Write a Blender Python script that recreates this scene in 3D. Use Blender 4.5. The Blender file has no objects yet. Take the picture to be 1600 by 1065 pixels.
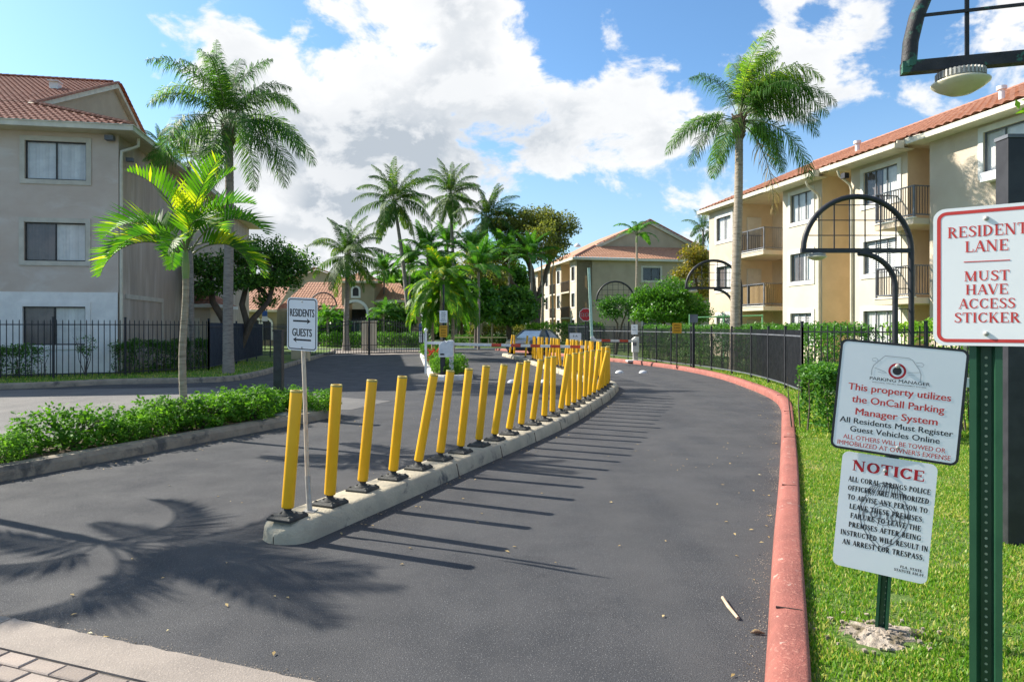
import bpy, math, random
import numpy as np
from mathutils import Vector, Matrix, Euler
R = math.radians
PI = math.pi
random.seed(7)
rng = np.random.default_rng(7)
C = bpy.context.scene.collection
SC = bpy.context.scene

# ------------------------------------------------------------------ camera
F = 1066.67; HZ = 510.0; EYE = 1.65
cam_d = bpy.data.cameras.new('camera'); cam = bpy.data.objects.new('camera', cam_d); C.objects.link(cam)
cam.location = (0, 0, EYE); cam.rotation_euler = (R(90), 0, 0)
cam_d.sensor_width = 36; cam_d.lens = 24.0; cam_d.shift_y = -22.0/1600
cam_d.clip_end = 5000; cam_d.clip_start = 0.05
SC.camera = cam

# ------------------------------------------------------------------ light
SUN = Vector((-0.724, 0.338, 0.602)).normalized()
ld = bpy.data.lights.new('sun', 'SUN'); lo = bpy.data.objects.new('sun', ld); C.objects.link(lo)
ld.energy = 4.5; ld.angle = R(0.53); ld.color = (1.0, 0.93, 0.82)
lo.rotation_euler = (-SUN).to_track_quat('-Z', 'Y').to_euler(); lo.location = (-20, 10, 30)
SC.view_settings.view_transform = 'Standard'; SC.view_settings.look = 'None'
SC.view_settings.gamma = 1; SC.view_settings.exposure = 1.08
SC.view_settings.use_curve_mapping = False
SC.cycles.max_bounces = 6; SC.cycles.transparent_max_bounces = 12

class NT:
    """small helper for writing node trees"""
    def __init__(s, nt):
        s.nt = nt
    def n(s, typ, **kw):
        o = s.nt.nodes.new(typ)
        for k, v in kw.items():
            setattr(o, k, v)
        return o
    def put(s, sock, v):
        if isinstance(v, bpy.types.NodeSocket): s.nt.links.new(v, sock)
        elif v is not None:
            if hasattr(sock.default_value, '__len__') and not hasattr(v, '__len__'): v = [v]*len(sock.default_value)
            if hasattr(v, '__len__') and len(v) == 3 and len(sock.default_value) == 4: v = (*v, 1)
            sock.default_value = v
    def m(s, op, a, b=None, c=None, clamp=False):
        o = s.n('ShaderNodeMath', operation=op); o.use_clamp = clamp
        s.put(o.inputs[0], a)
        if b is not None: s.put(o.inputs[1], b)
        if c is not None: s.put(o.inputs[2], c)
        return o.outputs[0]
    def vm(s, op, a, b=None):
        o = s.n('ShaderNodeVectorMath', operation=op)
        s.put(o.inputs[0], a)
        if b is not None: s.put(o.inputs[1], b)
        return o.outputs['Value'] if op in ('DOT_PRODUCT', 'LENGTH') else o.outputs[0]
    def noise(s, vec, scale, detail=4, rough=.55, dist=0, out='Fac'):
        o = s.n('ShaderNodeTexNoise'); s.put(o.inputs['Vector'], vec)
        o.inputs['Scale'].default_value = scale; o.inputs['Detail'].default_value = detail
        o.inputs['Roughness'].default_value = rough; o.inputs['Distortion'].default_value = dist
        return o.outputs[out]
    def ramp(s, v, a, b, lo=0., hi=1., smooth=True):
        o = s.n('ShaderNodeMapRange'); o.interpolation_type = 'SMOOTHSTEP' if smooth else 'LINEAR'
        s.put(o.inputs[0], v); s.put(o.inputs[1], a); s.put(o.inputs[2], b); s.put(o.inputs[3], lo); s.put(o.inputs[4], hi)
        return o.outputs[0]
    def mix(s, f, a, b, blend='MIX'):
        o = s.n('ShaderNodeMix', data_type='RGBA', blend_type=blend)
        s.put(o.inputs[0], f); s.put(o.inputs[6], a); s.put(o.inputs[7], b)
        return o.outputs[2]

# ------------------------------------------------------------------ world: sky with cumulus
def pxdir(px, py):
    return Vector(((px-800)/F, 1, (HZ-py)/F)).normalized()
W = bpy.data.worlds.new('World'); SC.world = W; W.use_nodes = True
w = NT(W.node_tree); W.node_tree.nodes.clear()
sky = w.n('ShaderNodeTexSky', sky_type='NISHITA'); sky.sun_disc = False
sky.sun_elevation = R(37); sky.sun_rotation = math.atan2(SUN.x, SUN.y) % (2*PI)
sky.air_density = 1.0; sky.dust_density = 0.6; sky.ozone_density = 1.6
tc = w.n('ShaderNodeTexCoord'); D = tc.outputs['Generated']
Dn = w.vm('NORMALIZE', D)
sep = w.n('ShaderNodeSeparateXYZ'); w.put(sep.inputs[0], Dn)
zz = w.m('MAXIMUM', sep.outputs[2], 0.0)
# cloud field: puffy noise, larger overhead, flattened near the horizon
sc3 = w.n('ShaderNodeCombineXYZ'); w.put(sc3.inputs[0], sep.outputs[0]); w.put(sc3.inputs[1], sep.outputs[1]); w.put(sc3.inputs[2], w.m('MULTIPLY', sep.outputs[2], 1.5))
P = sc3.outputs[0]
big = w.noise(P, 2.6, 3, .5, .1)
fine = w.noise(P, 8.5, 12, .60, .25)
cov = w.m('ADD', w.m('MULTIPLY', w.m('SUBTRACT', big, .5), .9), w.m('MULTIPLY', w.m('SUBTRACT', fine, .5), 1.9))
cov = w.m('ADD', cov, w.ramp(sep.outputs[2], .50, .75, 0., .12))  # extra cloud overhead, out of view, added to make the fill light neutral
def blob(px, py, rad, amt):
    """cloud bank (amt > 0) or clear patch (amt < 0) about one direction, radius in degrees"""
    d = pxdir(px, py)
    c = w.vm('DOT_PRODUCT', Dn, tuple(d))
    return w.ramp(c, math.cos(R(rad)), math.cos(R(rad*.25)), 0., amt)
for b in [(600, 110, 14, .22), (780, 160, 13, .26), (450, 230, 11, .24), (940, 190, 9, .24), (560, 330, 13, .24), (1010, 130, 5, .16),
          (1400, 150, 13, .17), (1060, 290, 8, .20), (320, 20, 6, .26), (205, 70, 4.5, .17), (1250, 70, 7, .15),
          (1560, 60, 8, .16), (400, 380, 12, .2), (700, 400, 10, .12), (1180, 10, 5, .14), (200, 110, 3, .12), (1550, 150, 6, .12),
          (110, 60, 9, -.34), (40, 100, 8, -.25), (150, 190, 6, -.14), (1090, 50, 5.5, -.3), (930, 20, 6.5, -.32), (860, 30, 5, -.2), (650, 45, 3, -.12), (1330, 260, 6, -.2), (1480, 60, 3, -.1),
          (920, 330, 6, -.26), (890, 330, 5, -.08), (1300, 20, 3, -.12), (1420, 230, 6, -.16), (395, 25, 3, -.15), (250, 150, 3, -.1), (980, 400, 9, -.1)]:
    cov = w.m('ADD', cov, blob(*b))
dens = w.ramp(cov, .09, .31)
thick = w.ramp(cov, .16, .62)
# lit side of the puffs: compare with the same field moved towards the sun
off = w.vm('ADD', P, tuple(SUN*0.05 + Vector((0, 0, .035))))
fine2 = w.noise(off, 8.5, 6, .60, .25)
lit = w.ramp(w.m('SUBTRACT', fine, fine2), -.08, .10)
grey = w.ramp(w.noise(P, 4.0, 4, .5), .42, .68)
base = w.m('MULTIPLY', thick, w.m('ADD', .34, w.m('MULTIPLY', grey, .50)))
for b in [(690, 300, 13, .28), (560, 260, 8, .12), (430, 330, 7, .12), (760, 180, 7, .14), (470, 90, 5, -.3), (900, 190, 6, .12), (560, 60, 7, -.3), (1350, 110, 8, .1), (840, 90, 5, -.25), (430, 300, 3, -.3)]:
    base = w.m('ADD', base, blob(*b))
shade = w.m('MULTIPLY', w.m('MAXIMUM', base, 0.0), w.m('SUBTRACT', 1.12, w.m('MULTIPLY', lit, .75)), clamp=True)
# inputs below are radiance before the 0.1 background strength
ccol = w.mix(shade, (4.95, 5.0, 5.05), (2.55, 2.85, 3.2))
blue = w.mix(1.0, sky.outputs[0], (.64, .86, 1.0), 'MULTIPLY')
haze_f = w.ramp(sep.outputs[2], 0.0, .36, .55, .0)
blue = w.mix(haze_f, blue, (3.1, 3.9, 4.5))
final = w.mix(w.m('MULTIPLY', dens, w.ramp(sep.outputs[2], -.02, .02)), blue, ccol)
bg = w.n('ShaderNodeBackground'); w.put(bg.inputs[0], final); bg.inputs[1].default_value = 0.10
wo = w.n('ShaderNodeOutputWorld'); w.nt.links.new(bg.outputs[0], wo.inputs[0])

# ------------------------------------------------------------------ picture helpers
def G(px, py, z=0.0):
    """a point of the plane at height z seen at that pixel of the 1600 px photograph"""
    Y = F*(EYE-z)/(py-HZ)
    return Vector(((px-800)*Y/F, Y, z))
def at(px, py, Y):
    return Vector(((px-800)*Y/F, Y, EYE+(HZ-py)*Y/F))

# ------------------------------------------------------------------ materials
MATS = {}
def mat(name, c1, c2=None, scale=8, rough=.7, bump=0, bscale=None, spec=.4, metal=0, detail=5, speck=None, speck_scale=200,
        coat=0, thr=(.35, .65), stretch=None, rand=0, third=None, third_scale=1.5, third_thr=(.55, .7)):
    """surface with two-tone noise, optional fine specks, a third large patchy tone and relief"""
    if name in MATS: return MATS[name]
    m = bpy.data.materials.new(name); m.use_nodes = True; nt = m.node_tree; nt.nodes.clear(); t = NT(nt)
    o = t.n('ShaderNodeOutputMaterial'); p = t.n('ShaderNodeBsdfPrincipled')
    t.nt.links.new(p.outputs[0], o.inputs[0])
    tc = t.n('ShaderNodeTexCoord'); v = tc.outputs['Object']
    if stretch:
        mp = t.n('ShaderNodeMapping'); t.put(mp.inputs[0], v); mp.inputs['Scale'].default_value = stretch; v = mp.outputs[0]
    c2 = c2 or tuple(x*.8 for x in c1)
    f = t.ramp(t.noise(v, scale, detail, .6), thr[0], thr[1])
    col = t.mix(f, c1, c2)
    if third: col = t.mix(t.ramp(t.noise(v, third_scale, 6, .62, .4), *third_thr), col, third)
    if speck:
        col = t.mix(t.ramp(t.noise(tc.outputs['Object'], speck_scale, 2, .5), .58, .72), col, speck)
    if rand:
        oi = t.n('ShaderNodeObjectInfo')
        hs = t.n('ShaderNodeHueSaturation'); t.put(hs.inputs['Value'], t.m('ADD', 1-rand, t.m('MULTIPLY', oi.outputs['Random'], 2*rand))); t.put(hs.inputs['Color'], col); col = hs.outputs[0]
    t.put(p.inputs['Base Color'], col)
    p.inputs['Roughness'].default_value = rough; p.inputs['Metallic'].default_value = metal
    p.inputs['Specular IOR Level'].default_value = spec
    p.inputs['Coat Weight'].default_value = coat
    if bump:
        b = t.n('ShaderNodeBump'); b.inputs['Strength'].default_value = bump; b.inputs['Distance'].default_value = .02
        t.put(b.inputs['Height'], t.noise(v, bscale or scale*4, 6, .65)); t.put(p.inputs['Normal'], b.outputs[0])
    MATS[name] = m
    return m
def leafmat(name, c1, c2, c3=None, trans=.35, rough=.45, scale=3.0, spec=.35, thr3=(.78, .92)):
    """leaf: tone varies leaf by leaf and object by object; thin, so light comes through"""
    if name in MATS: return MATS[name]
    c1, c2, c3 = [c and tuple(x*k for x, k in zip(c, (1.22, 1.28, 1.1))) for c in (c1, c2, c3)]; trans += .06
    m = bpy.data.materials.new(name); m.use_nodes = True; nt = m.node_tree; nt.nodes.clear(); t = NT(nt)
    o = t.n('ShaderNodeOutputMaterial'); p = t.n('ShaderNodeBsdfPrincipled'); tr = t.n('ShaderNodeBsdfTranslucent'); mx = t.n('ShaderNodeMixShader')
    geo = t.n('ShaderNodeNewGeometry'); tc = t.n('ShaderNodeTexCoord'); oi = t.n('ShaderNodeObjectInfo')
    f = t.m('ADD', t.m('MULTIPLY', geo.outputs['Random Per Island'], .65), t.m('MULTIPLY', t.noise(tc.outputs['Object'], scale, 3, .6), .5))
    f = t.m('ADD', f, t.m('MULTIPLY', t.m('SUBTRACT', oi.outputs['Random'], .5), .3))
    col = t.mix(t.ramp(f, .25, .85, smooth=False), c1, c2)
    if c3: col = t.mix(t.ramp(f, *thr3), col, c3)
    t.put(p.inputs['Base Color'], col); p.inputs['Roughness'].default_value = rough; p.inputs['Specular IOR Level'].default_value = spec
    t.put(tr.inputs[0], t.mix(1.0, col, (1.5, 1.45, .75), 'MULTIPLY'))
    mx.inputs[0].default_value = trans
    t.nt.links.new(p.outputs[0], mx.inputs[1]); t.nt.links.new(tr.outputs[0], mx.inputs[2]); t.nt.links.new(mx.outputs[0], o.inputs[0])
    MATS[name] = m
    return m
def glassmat(name, tint=(.05, .06, .07), rough=.06, alpha=.55):
    m = bpy.data.materials.new(name); m.use_nodes = True; nt = m.node_tree; nt.nodes.clear(); t = NT(nt)
    o = t.n('ShaderNodeOutputMaterial'); g = t.n('ShaderNodeBsdfGlossy'); tr = t.n('ShaderNodeBsdfTransparent'); mx = t.n('ShaderNodeMixShader')
    g.inputs['Roughness'].default_value = rough; g.inputs['Color'].default_value = (.9, .95, 1, 1)
    tr.inputs[0].default_value = (*[alpha]*3, 1)
    ge = t.n('ShaderNodeNewGeometry'); c = t.m('ABSOLUTE', t.vm('DOT_PRODUCT', ge.outputs['Normal'], ge.outputs['Incoming']))
    t.put(mx.inputs[0], t.m('ADD', .045, t.m('MULTIPLY', t.m('POWER', t.m('SUBTRACT', 1.0, c), 4.0), .8), clamp=True))
    t.nt.links.new(tr.outputs[0], mx.inputs[1]); t.nt.links.new(g.outputs[0], mx.inputs[2]); t.nt.links.new(mx.outputs[0], o.inputs[0])
    return m

def wear(m, crack=.5, drip=.5):
    nt = m.node_tree; t = NT(nt); p = [n for n in nt.nodes if n.type == 'BSDF_PRINCIPLED'][0]; src = p.inputs['Base Color'].links[0].from_socket
    tc = t.n('ShaderNodeTexCoord'); v = tc.outputs['Object']
    mp = t.n('ShaderNodeMapping'); t.put(mp.inputs[0], v); mp.inputs['Rotation'].default_value = (0, 0, R(-22)); mp.inputs['Scale'].default_value = (1.5, .10, 1)
    tr = t.ramp(t.noise(mp.outputs[0], 1.1, 5, .6, .3), .38, .66)
    col = t.mix(t.m('MULTIPLY', tr, .40), src, (.086, .085, .086))
    d = t.ramp(t.noise(v, 3.2, 5, .7, .6), .64, .74); col = t.mix(t.m('MULTIPLY', d, drip), col, (.035, .035, .038))
    wv = t.vm('ADD', v, t.vm('SCALE', t.noise(v, 1.6, 6, .65, 0, 'Color'), None)) if False else None
    nz = t.noise(v, 1.3, 7, .68, .9); cr = t.m('ABSOLUTE', t.m('SUBTRACT', nz, .5)); cr = t.ramp(cr, .0, .0055, 1., 0.)
    gate = t.ramp(t.noise(v, .35, 3, .5), .52, .60); col = t.mix(t.m('MULTIPLY', t.m('MULTIPLY', cr, gate), crack), col, (.022, .022, .024))
    g = t.ramp(t.noise(v, 60, 3, .6), .66, .74); col = t.mix(t.m('MULTIPLY', g, .5), col, (.25, .24, .22))
    t.put(p.inputs['Base Color'], col)
    rr = t.ramp(t.noise(v, 2.0, 5, .6), .3, .7, .72, .92); t.put(p.inputs['Roughness'], rr)
M = {}
M['asphalt'] = mat('asphalt', (.050, .052, .057), (.068, .069, .073), 1.2, rough=.86, bump=.55, bscale=130, speck=(.22, .22, .22), speck_scale=120, spec=.22, third=(.043, .045, .051), third_scale=.45, thr=(.36, .62))
M['asphalt_lit'] = mat('asphalt_lit', (.125, .121, .115), (.165, .158, .148), 1.0, rough=.9, bump=.4, bscale=110, speck=(.3, .29, .27), speck_scale=110, third=(.11, .108, .106), third_scale=.6)  # paler copy of the asphalt, sunlit sheen put into its colour
wear(M['asphalt']); wear(M['asphalt_lit'], .7, .3)
M['concrete'] = mat('concrete', (.50, .47, .41), (.38, .36, .32), 3, rough=.85, bump=.5, bscale=50, third=(.17, .165, .15), third_scale=2.2, third_thr=(.55, .72))
M['kerb_concrete'] = mat('kerb_concrete', (.50, .44, .32), (.37, .33, .25), 2.5, rough=.88, bump=.7, bscale=45, third=(.12, .12, .115), third_scale=3.4, third_thr=(.56, .70))
M['kerb_old'] = mat('kerb_old', (.33, .28, .21), (.235, .20, .155), 4, rough=.9, bump=.8, bscale=40, third=(.10, .095, .085), third_scale=3, third_thr=(.52, .68))
M['kerb_white'] = mat('kerb_white', (.70, .68, .63), (.5, .48, .44), 4, rough=.85, bump=.4)
M['red_paint'] = mat('red_paint', (.34, .115, .088), (.26, .09, .07), 4, rough=.75, bump=.5, bscale=60, third=(.44, .31, .26), third_scale=11, third_thr=(.63, .68), speck=(.46, .20, .15), speck_scale=60)
M['band'] = mat('concrete_band', (.31, .265, .225), (.245, .21, .18), 2.2, rough=.85, bump=.4, bscale=90, speck=(.46, .39, .33), speck_scale=160)
M['paver'] = mat('paver_face', (.33, .27, .225), (.25, .21, .185), 4, rough=.85, bump=.4, bscale=90, rand=.25, speck=(.42, .37, .33), speck_scale=180)
M['joint'] = mat('joint_sand', (.15, .13, .11), (.10, .09, .08), 20, rough=.95)
M['yellow'] = mat('yellow_plastic', (.88, .48, .010), (.82, .42, .008), 1.2, rough=.42, spec=.45, third=(.50, .27, .03), third_scale=9, third_thr=(.62, .72), rand=.08)
M['yellow_top'] = mat('yellow_worn', (.50, .40, .10), (.35, .30, .10), 20, rough=.7)
M['rubber'] = mat('black_rubber', (.030, .031, .030), (.055, .056, .05), 18, rough=.7, bump=.3)
M['iron'] = mat('black_iron', (.020, .021, .026), (.035, .036, .042), 6, rough=.5, rand=.15)
M['iron_blue'] = mat('blue_black_iron', (.035, .042, .065), (.05, .06, .085), 4, rough=.6)
M['iron_grey'] = mat('grey_iron', (.16, .17, .19), (.10, .11, .13), 4, rough=.5)
M['iron_worn'] = mat('worn_green_iron', (.018, .018, .020), (.035, .033, .035), 9, rough=.6, bump=.4, third=(.035, .13, .085), third_scale=7, third_thr=(.57, .62))
M['green_post'] = mat('green_enamel', (.016, .075, .036), (.024, .095, .045), 5, rough=.38, spec=.5)
M['hole'] = mat('hole_bright', (.55, .62, .45), (.35, .45, .3), 10)
M['galv'] = mat('galvanised', (.45, .44, .40), (.33, .32, .30), 12, rough=.55, metal=.2)
M['cream_post'] = mat('cream_post', (.60, .53, .42), (.45, .38, .30), 14, rough=.7, stretch=(6, 6, 1), third=(.25, .17, .12), third_scale=5, third_thr=(.62, .72))
M['sign_white'] = mat('sign_white', (.86, .87, .88), (.80, .82, .84), 2, rough=.4, spec=.4)
M['sign_cream'] = mat('sign_bright', (.86, .87, .86), (.80, .82, .82), 2, rough=.42)
M['ink_red'] = mat('ink_red', (.62, .055, .045), (.56, .045, .04), 6, rough=.5)
M['ink_crimson'] = mat('ink_crimson', (.48, .012, .025), (.42, .01, .02), 6, rough=.5)
M['ink_black'] = mat('ink_black', (.018, .02, .024), (.03, .03, .035), 6, rough=.5)
M['joint_dark'] = mat('joint_dark', (.10, .06, .05), (.07, .045, .04), 30, rough=.9)
M['ink_grey'] = mat('ink_grey', (.24, .25, .27), (.20, .21, .23), 6, rough=.5)
M['ink_light'] = mat('ink_light_grey', (.46, .48, .50), (.42, .44, .46), 6, rough=.5)
M['sign_yellow'] = mat('sign_yellow', (.72, .36, .02), (.66, .33, .02), 4, rough=.5)
M['sign_blue'] = mat('sign_blue', (.05, .14, .42), (.04, .12, .36), 4, rough=.5)
M['stop_red'] = mat('stop_red', (.48, .012, .02), (.42, .01, .02), 4, rough=.4)
M['white_paint'] = mat('white_paint', (.74, .75, .76), (.62, .63, .64), 5, rough=.5)
M['trim'] = mat('trim_paint', (.56, .52, .44), (.48, .445, .375), 3, rough=.8)
M['trim_white'] = mat('trim_white', (.74, .73, .68), (.66, .65, .60), 3, rough=.8)
M['gutter'] = mat('gutter_paint', (.66, .62, .50), (.56, .52, .42), 3, rough=.6)
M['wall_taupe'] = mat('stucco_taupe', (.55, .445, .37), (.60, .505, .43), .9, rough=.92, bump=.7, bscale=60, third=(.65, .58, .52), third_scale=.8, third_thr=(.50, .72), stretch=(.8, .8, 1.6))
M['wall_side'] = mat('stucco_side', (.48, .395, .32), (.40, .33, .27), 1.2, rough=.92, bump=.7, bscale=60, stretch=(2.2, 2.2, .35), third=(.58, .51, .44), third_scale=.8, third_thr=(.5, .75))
M['wall_low'] = mat('stucco_white', (.84, .82, .78), (.74, .72, .69), 2, rough=.9, bump=.7, bscale=60)
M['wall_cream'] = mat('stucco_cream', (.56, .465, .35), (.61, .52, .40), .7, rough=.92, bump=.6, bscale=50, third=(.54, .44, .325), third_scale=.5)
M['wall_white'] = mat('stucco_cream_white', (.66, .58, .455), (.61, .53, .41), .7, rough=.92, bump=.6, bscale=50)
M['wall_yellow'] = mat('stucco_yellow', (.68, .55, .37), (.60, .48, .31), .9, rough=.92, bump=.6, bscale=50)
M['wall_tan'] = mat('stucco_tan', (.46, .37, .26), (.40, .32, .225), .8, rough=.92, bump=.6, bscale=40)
M['wall_club'] = mat('stucco_club', (.30, .25, .155), (.35, .29, .18), .8, rough=.92, bump=.5, bscale=40)
M['tile_dark'] = mat('roof_clay_dark', (.34, .135, .085), (.23, .085, .055), 5, rough=.8, bump=.4, detail=8, third=(.43, .23, .16), third_scale=3.5, third_thr=(.55, .72))
M['tile_cap'] = mat('roof_clay_cap', (.45, .22, .145), (.32, .14, .09), 5, rough=.8, bump=.4, rand=.18)
M['tile_red'] = mat('roof_clay_red', (.38, .17, .10), (.27, .11, .065), 5, rough=.85, bump=.5, detail=8, third=(.50, .28, .18), third_scale=2.2, third_thr=(.55, .72))
M['tile_pale'] = mat('roof_clay_pale', (.50, .27, .165), (.38, .19, .115), 5, rough=.8, bump=.4, detail=8, third=(.30, .15, .10), third_scale=3, third_thr=(.6, .75))
M['soffit'] = mat('soffit_paint', (.62, .55, .40), (.56, .49, .35), 3, rough=.8)
M['dark_room'] = mat('dark_room', (.035, .034, .036), (.05, .048, .05), 2, rough=.9)  # near-black colour standing in for the shade of unlit interiors
M['sash'] = mat('bronze_sash', (.030, .028, .028), (.045, .042, .04), 6, rough=.5)
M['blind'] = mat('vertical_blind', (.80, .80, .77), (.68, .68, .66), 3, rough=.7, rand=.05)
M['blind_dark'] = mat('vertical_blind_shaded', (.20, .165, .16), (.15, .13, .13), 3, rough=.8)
M['glass'] = glassmat('window_glass', alpha=.96)
M['bark_palm'] = mat('palm_bark', (.30, .265, .225), (.215, .185, .155), 5, rough=.95, bump=1.0, bscale=20, stretch=(1, 1, 5), third=(.14, .12, .10), third_scale=5, third_thr=(.58, .7))
M['bark_light'] = mat('pale_palm_bark', (.40, .34, .26), (.28, .235, .175), 4, rough=.95, bump=.9, bscale=12, stretch=(1, 1, 6), third=(.17, .14, .10), third_scale=4, third_thr=(.57, .66))
M['bark'] = mat('bark', (.14, .11, .085), (.085, .068, .055), 6, rough=.95, bump=1.0, bscale=14, stretch=(1, 1, .4))
M['shaft'] = mat('crownshaft', (.16, .26, .075), (.24, .30, .11), 5, rough=.5)
M['boot'] = mat('palm_boots', (.26, .19, .12), (.15, .105, .07), 14, rough=.95, bump=1.0)
M['rachis'] = mat('frond_stalk', (.16, .20, .06), (.10, .13, .05), 6, rough=.6)
M['fr_queen'] = leafmat('queen_palm_leaflet', (.035, .095, .022), (.07, .17, .03), (.14, .24, .04), .38, rough=.55, spec=.25)
M['fr_queen_light'] = leafmat('queen_palm_leaflet_young', (.07, .16, .02), (.15, .27, .035), (.30, .36, .04), .42)
M['fr_dry'] = leafmat('dry_frond', (.20, .15, .08), (.30, .23, .12), None, .2)
M['fr_coco'] = leafmat('coconut_leaflet', (.030, .075, .016), (.06, .13, .022), (.14, .19, .03), .30, rough=.6, spec=.2)
M['fr_bright'] = leafmat('young_palm_leaflet', (.025, .10, .008), (.10, .24, .012), (.40, .44, .018), .42, rough=.5, spec=.25, thr3=(.68, .90))
M['fr_areca'] = leafmat('areca_leaflet', (.035, .12, .012), (.10, .22, .015), (.38, .38, .02), .42, thr3=(.82, .95))
M['fr_lush'] = leafmat('lush_palm_leaflet', (.028, .10, .018), (.07, .20, .025), (.13, .28, .03), .4)
M['lf_hedge'] = leafmat('hedge_leaf', (.045, .13, .014), (.12, .27, .028), (.20, .36, .05), .34, rough=.6, spec=.22)
M['lf_hedge_lime'] = leafmat('lime_hedge_leaf', (.08, .19, .015), (.18, .34, .028), (.33, .46, .05), .38)
M['lf_box'] = leafmat('clipped_hedge_leaf', (.035, .11, .018), (.09, .22, .03), (.17, .32, .04), .3)
M['lf_oak'] = leafmat('dark_tree_leaf', (.028, .070, .016), (.06, .15, .025), (.11, .23, .035), .32)
M['lf_olive'] = leafmat('olive_tree_leaf', (.10, .12, .028), (.20, .21, .045), (.32, .27, .07), .35)
M['lf_mango'] = leafmat('bright_tree_leaf', (.030, .10, .012), (.075, .20, .020), (.13, .29, .03), .32)
M['lf_autumn'] = leafmat('yellowing_leaf', (.10, .11, .02), (.24, .20, .03), (.38, .24, .04), .35)
M['lf_red'] = leafmat('red_cordyline_leaf', (.22, .025, .03), (.34, .06, .05), None, .35)
M['grass_blade'] = leafmat('grass_blade', (.07, .175, .014), (.16, .285, .028), (.40, .37, .13), .35, scale=2.2, thr3=(.70, .86))
M['lawn'] = mat('lawn', (.12, .19, .035), (.09, .17, .025), 14, rough=.95, bump=1.0, bscale=70, third=(.28, .25, .13), third_scale=2.2, third_thr=(.56, .68), speck=(.30, .33, .12), speck_scale=60)
M['far_ground'] = mat('far_ground', (.05, .085, .025), (.075, .10, .035), .4, rough=.95)
M['soil'] = mat('mulch', (.16, .11, .07), (.09, .065, .045), 14, rough=.95, bump=1.0, bscale=40)
M['rock'] = mat('limestone', (.46, .39, .31), (.32, .26, .20), 14, rough=.95, bump=1.0, bscale=35, third=(.16, .13, .08), third_scale=9, third_thr=(.5, .62))
M['dry_leaf'] = leafmat('dry_leaf', (.30, .20, .09), (.48, .34, .18), (.65, .55, .40), .1)
M['wood'] = mat('dry_wood', (.55, .45, .32), (.40, .30, .20), 10, rough=.9)
M['car_paint'] = mat('car_paint', (.055, .065, .085), (.05, .06, .08), 2, rough=.28, coat=.7, metal=.3)
M['car_glass'] = mat('car_glass', (.10, .15, .21), (.08, .12, .18), 2, rough=.08, spec=.9)
M['tyre'] = mat('tyre', (.02, .02, .02), (.03, .03, .03), 10, rough=.85)
M['lens'] = mat('lamp_lens', (.62, .58, .42), (.52, .48, .34), 6, rough=.35)
M['arm_white'] = mat('arm_white', (.75, .75, .72), (.66, .66, .63), 6, rough=.5)
M['arm_red'] = mat('arm_red', (.58, .08, .04), (.50, .06, .03), 6, rough=.5)
M['mint'] = mat('mint_paint', (.45, .66, .56), (.38, .58, .48), 6, rough=.5)
M['mesh_green'] = mat('light_green_pipe', (.22, .50, .24), (.18, .44, .2), 6, rough=.6)
M['lattice'] = mat('bamboo_screen', (.50, .35, .17), (.36, .24, .11), 20, rough=.9, stretch=(1, 1, 3))
M['door'] = mat('pale_door', (.62, .58, .48), (.55, .51, .42), 3, rough=.7)
M['tan_pillar'] = mat('tan_pillar', (.68, .56, .37), (.60, .48, .31), 2, rough=.9, bump=.4)

# ------------------------------------------------------------------ object helpers
def tag(o, label=None, cat=None, group=None, kind=None):
    if label: o['label'] = label
    if cat: o['category'] = cat
    if group: o['group'] = group
    if kind: o['kind'] = kind
    return o
def thing(name, label, cat, loc=(0, 0, 0), rz=0.0, group=None):
    o = bpy.data.objects.new(name, None); C.objects.link(o); o.empty_display_size = .2
    o.location = loc; o.rotation_euler = (0, 0, rz)
    return tag(o, label, cat, group)
def kids(o): return CH.get(o.name, [])
CH = {}
def adopt(o, parent):
    if parent is not None:
        o.parent = parent; CH.setdefault(parent.name, []).append(o)
    return o
def obj(name, me, m=None, parent=None, label=None, loc=None, rot=None, kind=None):
    o = bpy.data.objects.new(name, me); C.objects.link(o)
    if m is not None and len(me.materials) == 0: me.materials.append(m)
    adopt(o, parent)
    if loc is not None: o.location = loc
    if rot is not None: o.rotation_euler = rot
    if label: o['label'] = label
    if kind: o['kind'] = kind
    return o
def copy_tree(o, label=None, loc=None, rot=None, parent=None, scale=None):
    c = o.copy(); C.objects.link(c)
    if parent is not None: adopt(c, parent)
    if loc is not None: c.location = loc
    if rot is not None: c.rotation_euler = rot
    if scale is not None: c.scale = scale
    if label: c['label'] = label
    for k in list(kids(o)): copy_tree(k, parent=c)
    return c
def npmesh(name, V, Fc, smooth=False):
    """V (n,3); Fc list of (m,k) arrays of equal-size polygons"""
    me = bpy.data.meshes.new(name)
    V = np.asarray(V, dtype=np.float32)
    if not isinstance(Fc, list): Fc = [Fc]
    Fc = [np.asarray(f, dtype=np.int32) for f in Fc if len(f)]
    me.vertices.add(len(V)); me.vertices.foreach_set('co', V.ravel())
    nl = sum(f.size for f in Fc); npoly = sum(len(f) for f in Fc)
    me.loops.add(nl); me.loops.foreach_set('vertex_index', np.concatenate([f.ravel() for f in Fc]))
    me.polygons.add(npoly)
    tot = np.concatenate([np.full(len(f), f.shape[1], dtype=np.int32) for f in Fc])
    st = np.concatenate([[0], np.cumsum(tot)[:-1]]).astype(np.int32)
    me.polygons.foreach_set('loop_start', st)
    try: me.polygons.foreach_set('loop_total', tot)
    except Exception: pass
    if smooth: me.polygons.foreach_set('use_smooth', np.ones(npoly, dtype=bool))
    me.update(calc_edges=True); me.validate()
    return me
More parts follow.
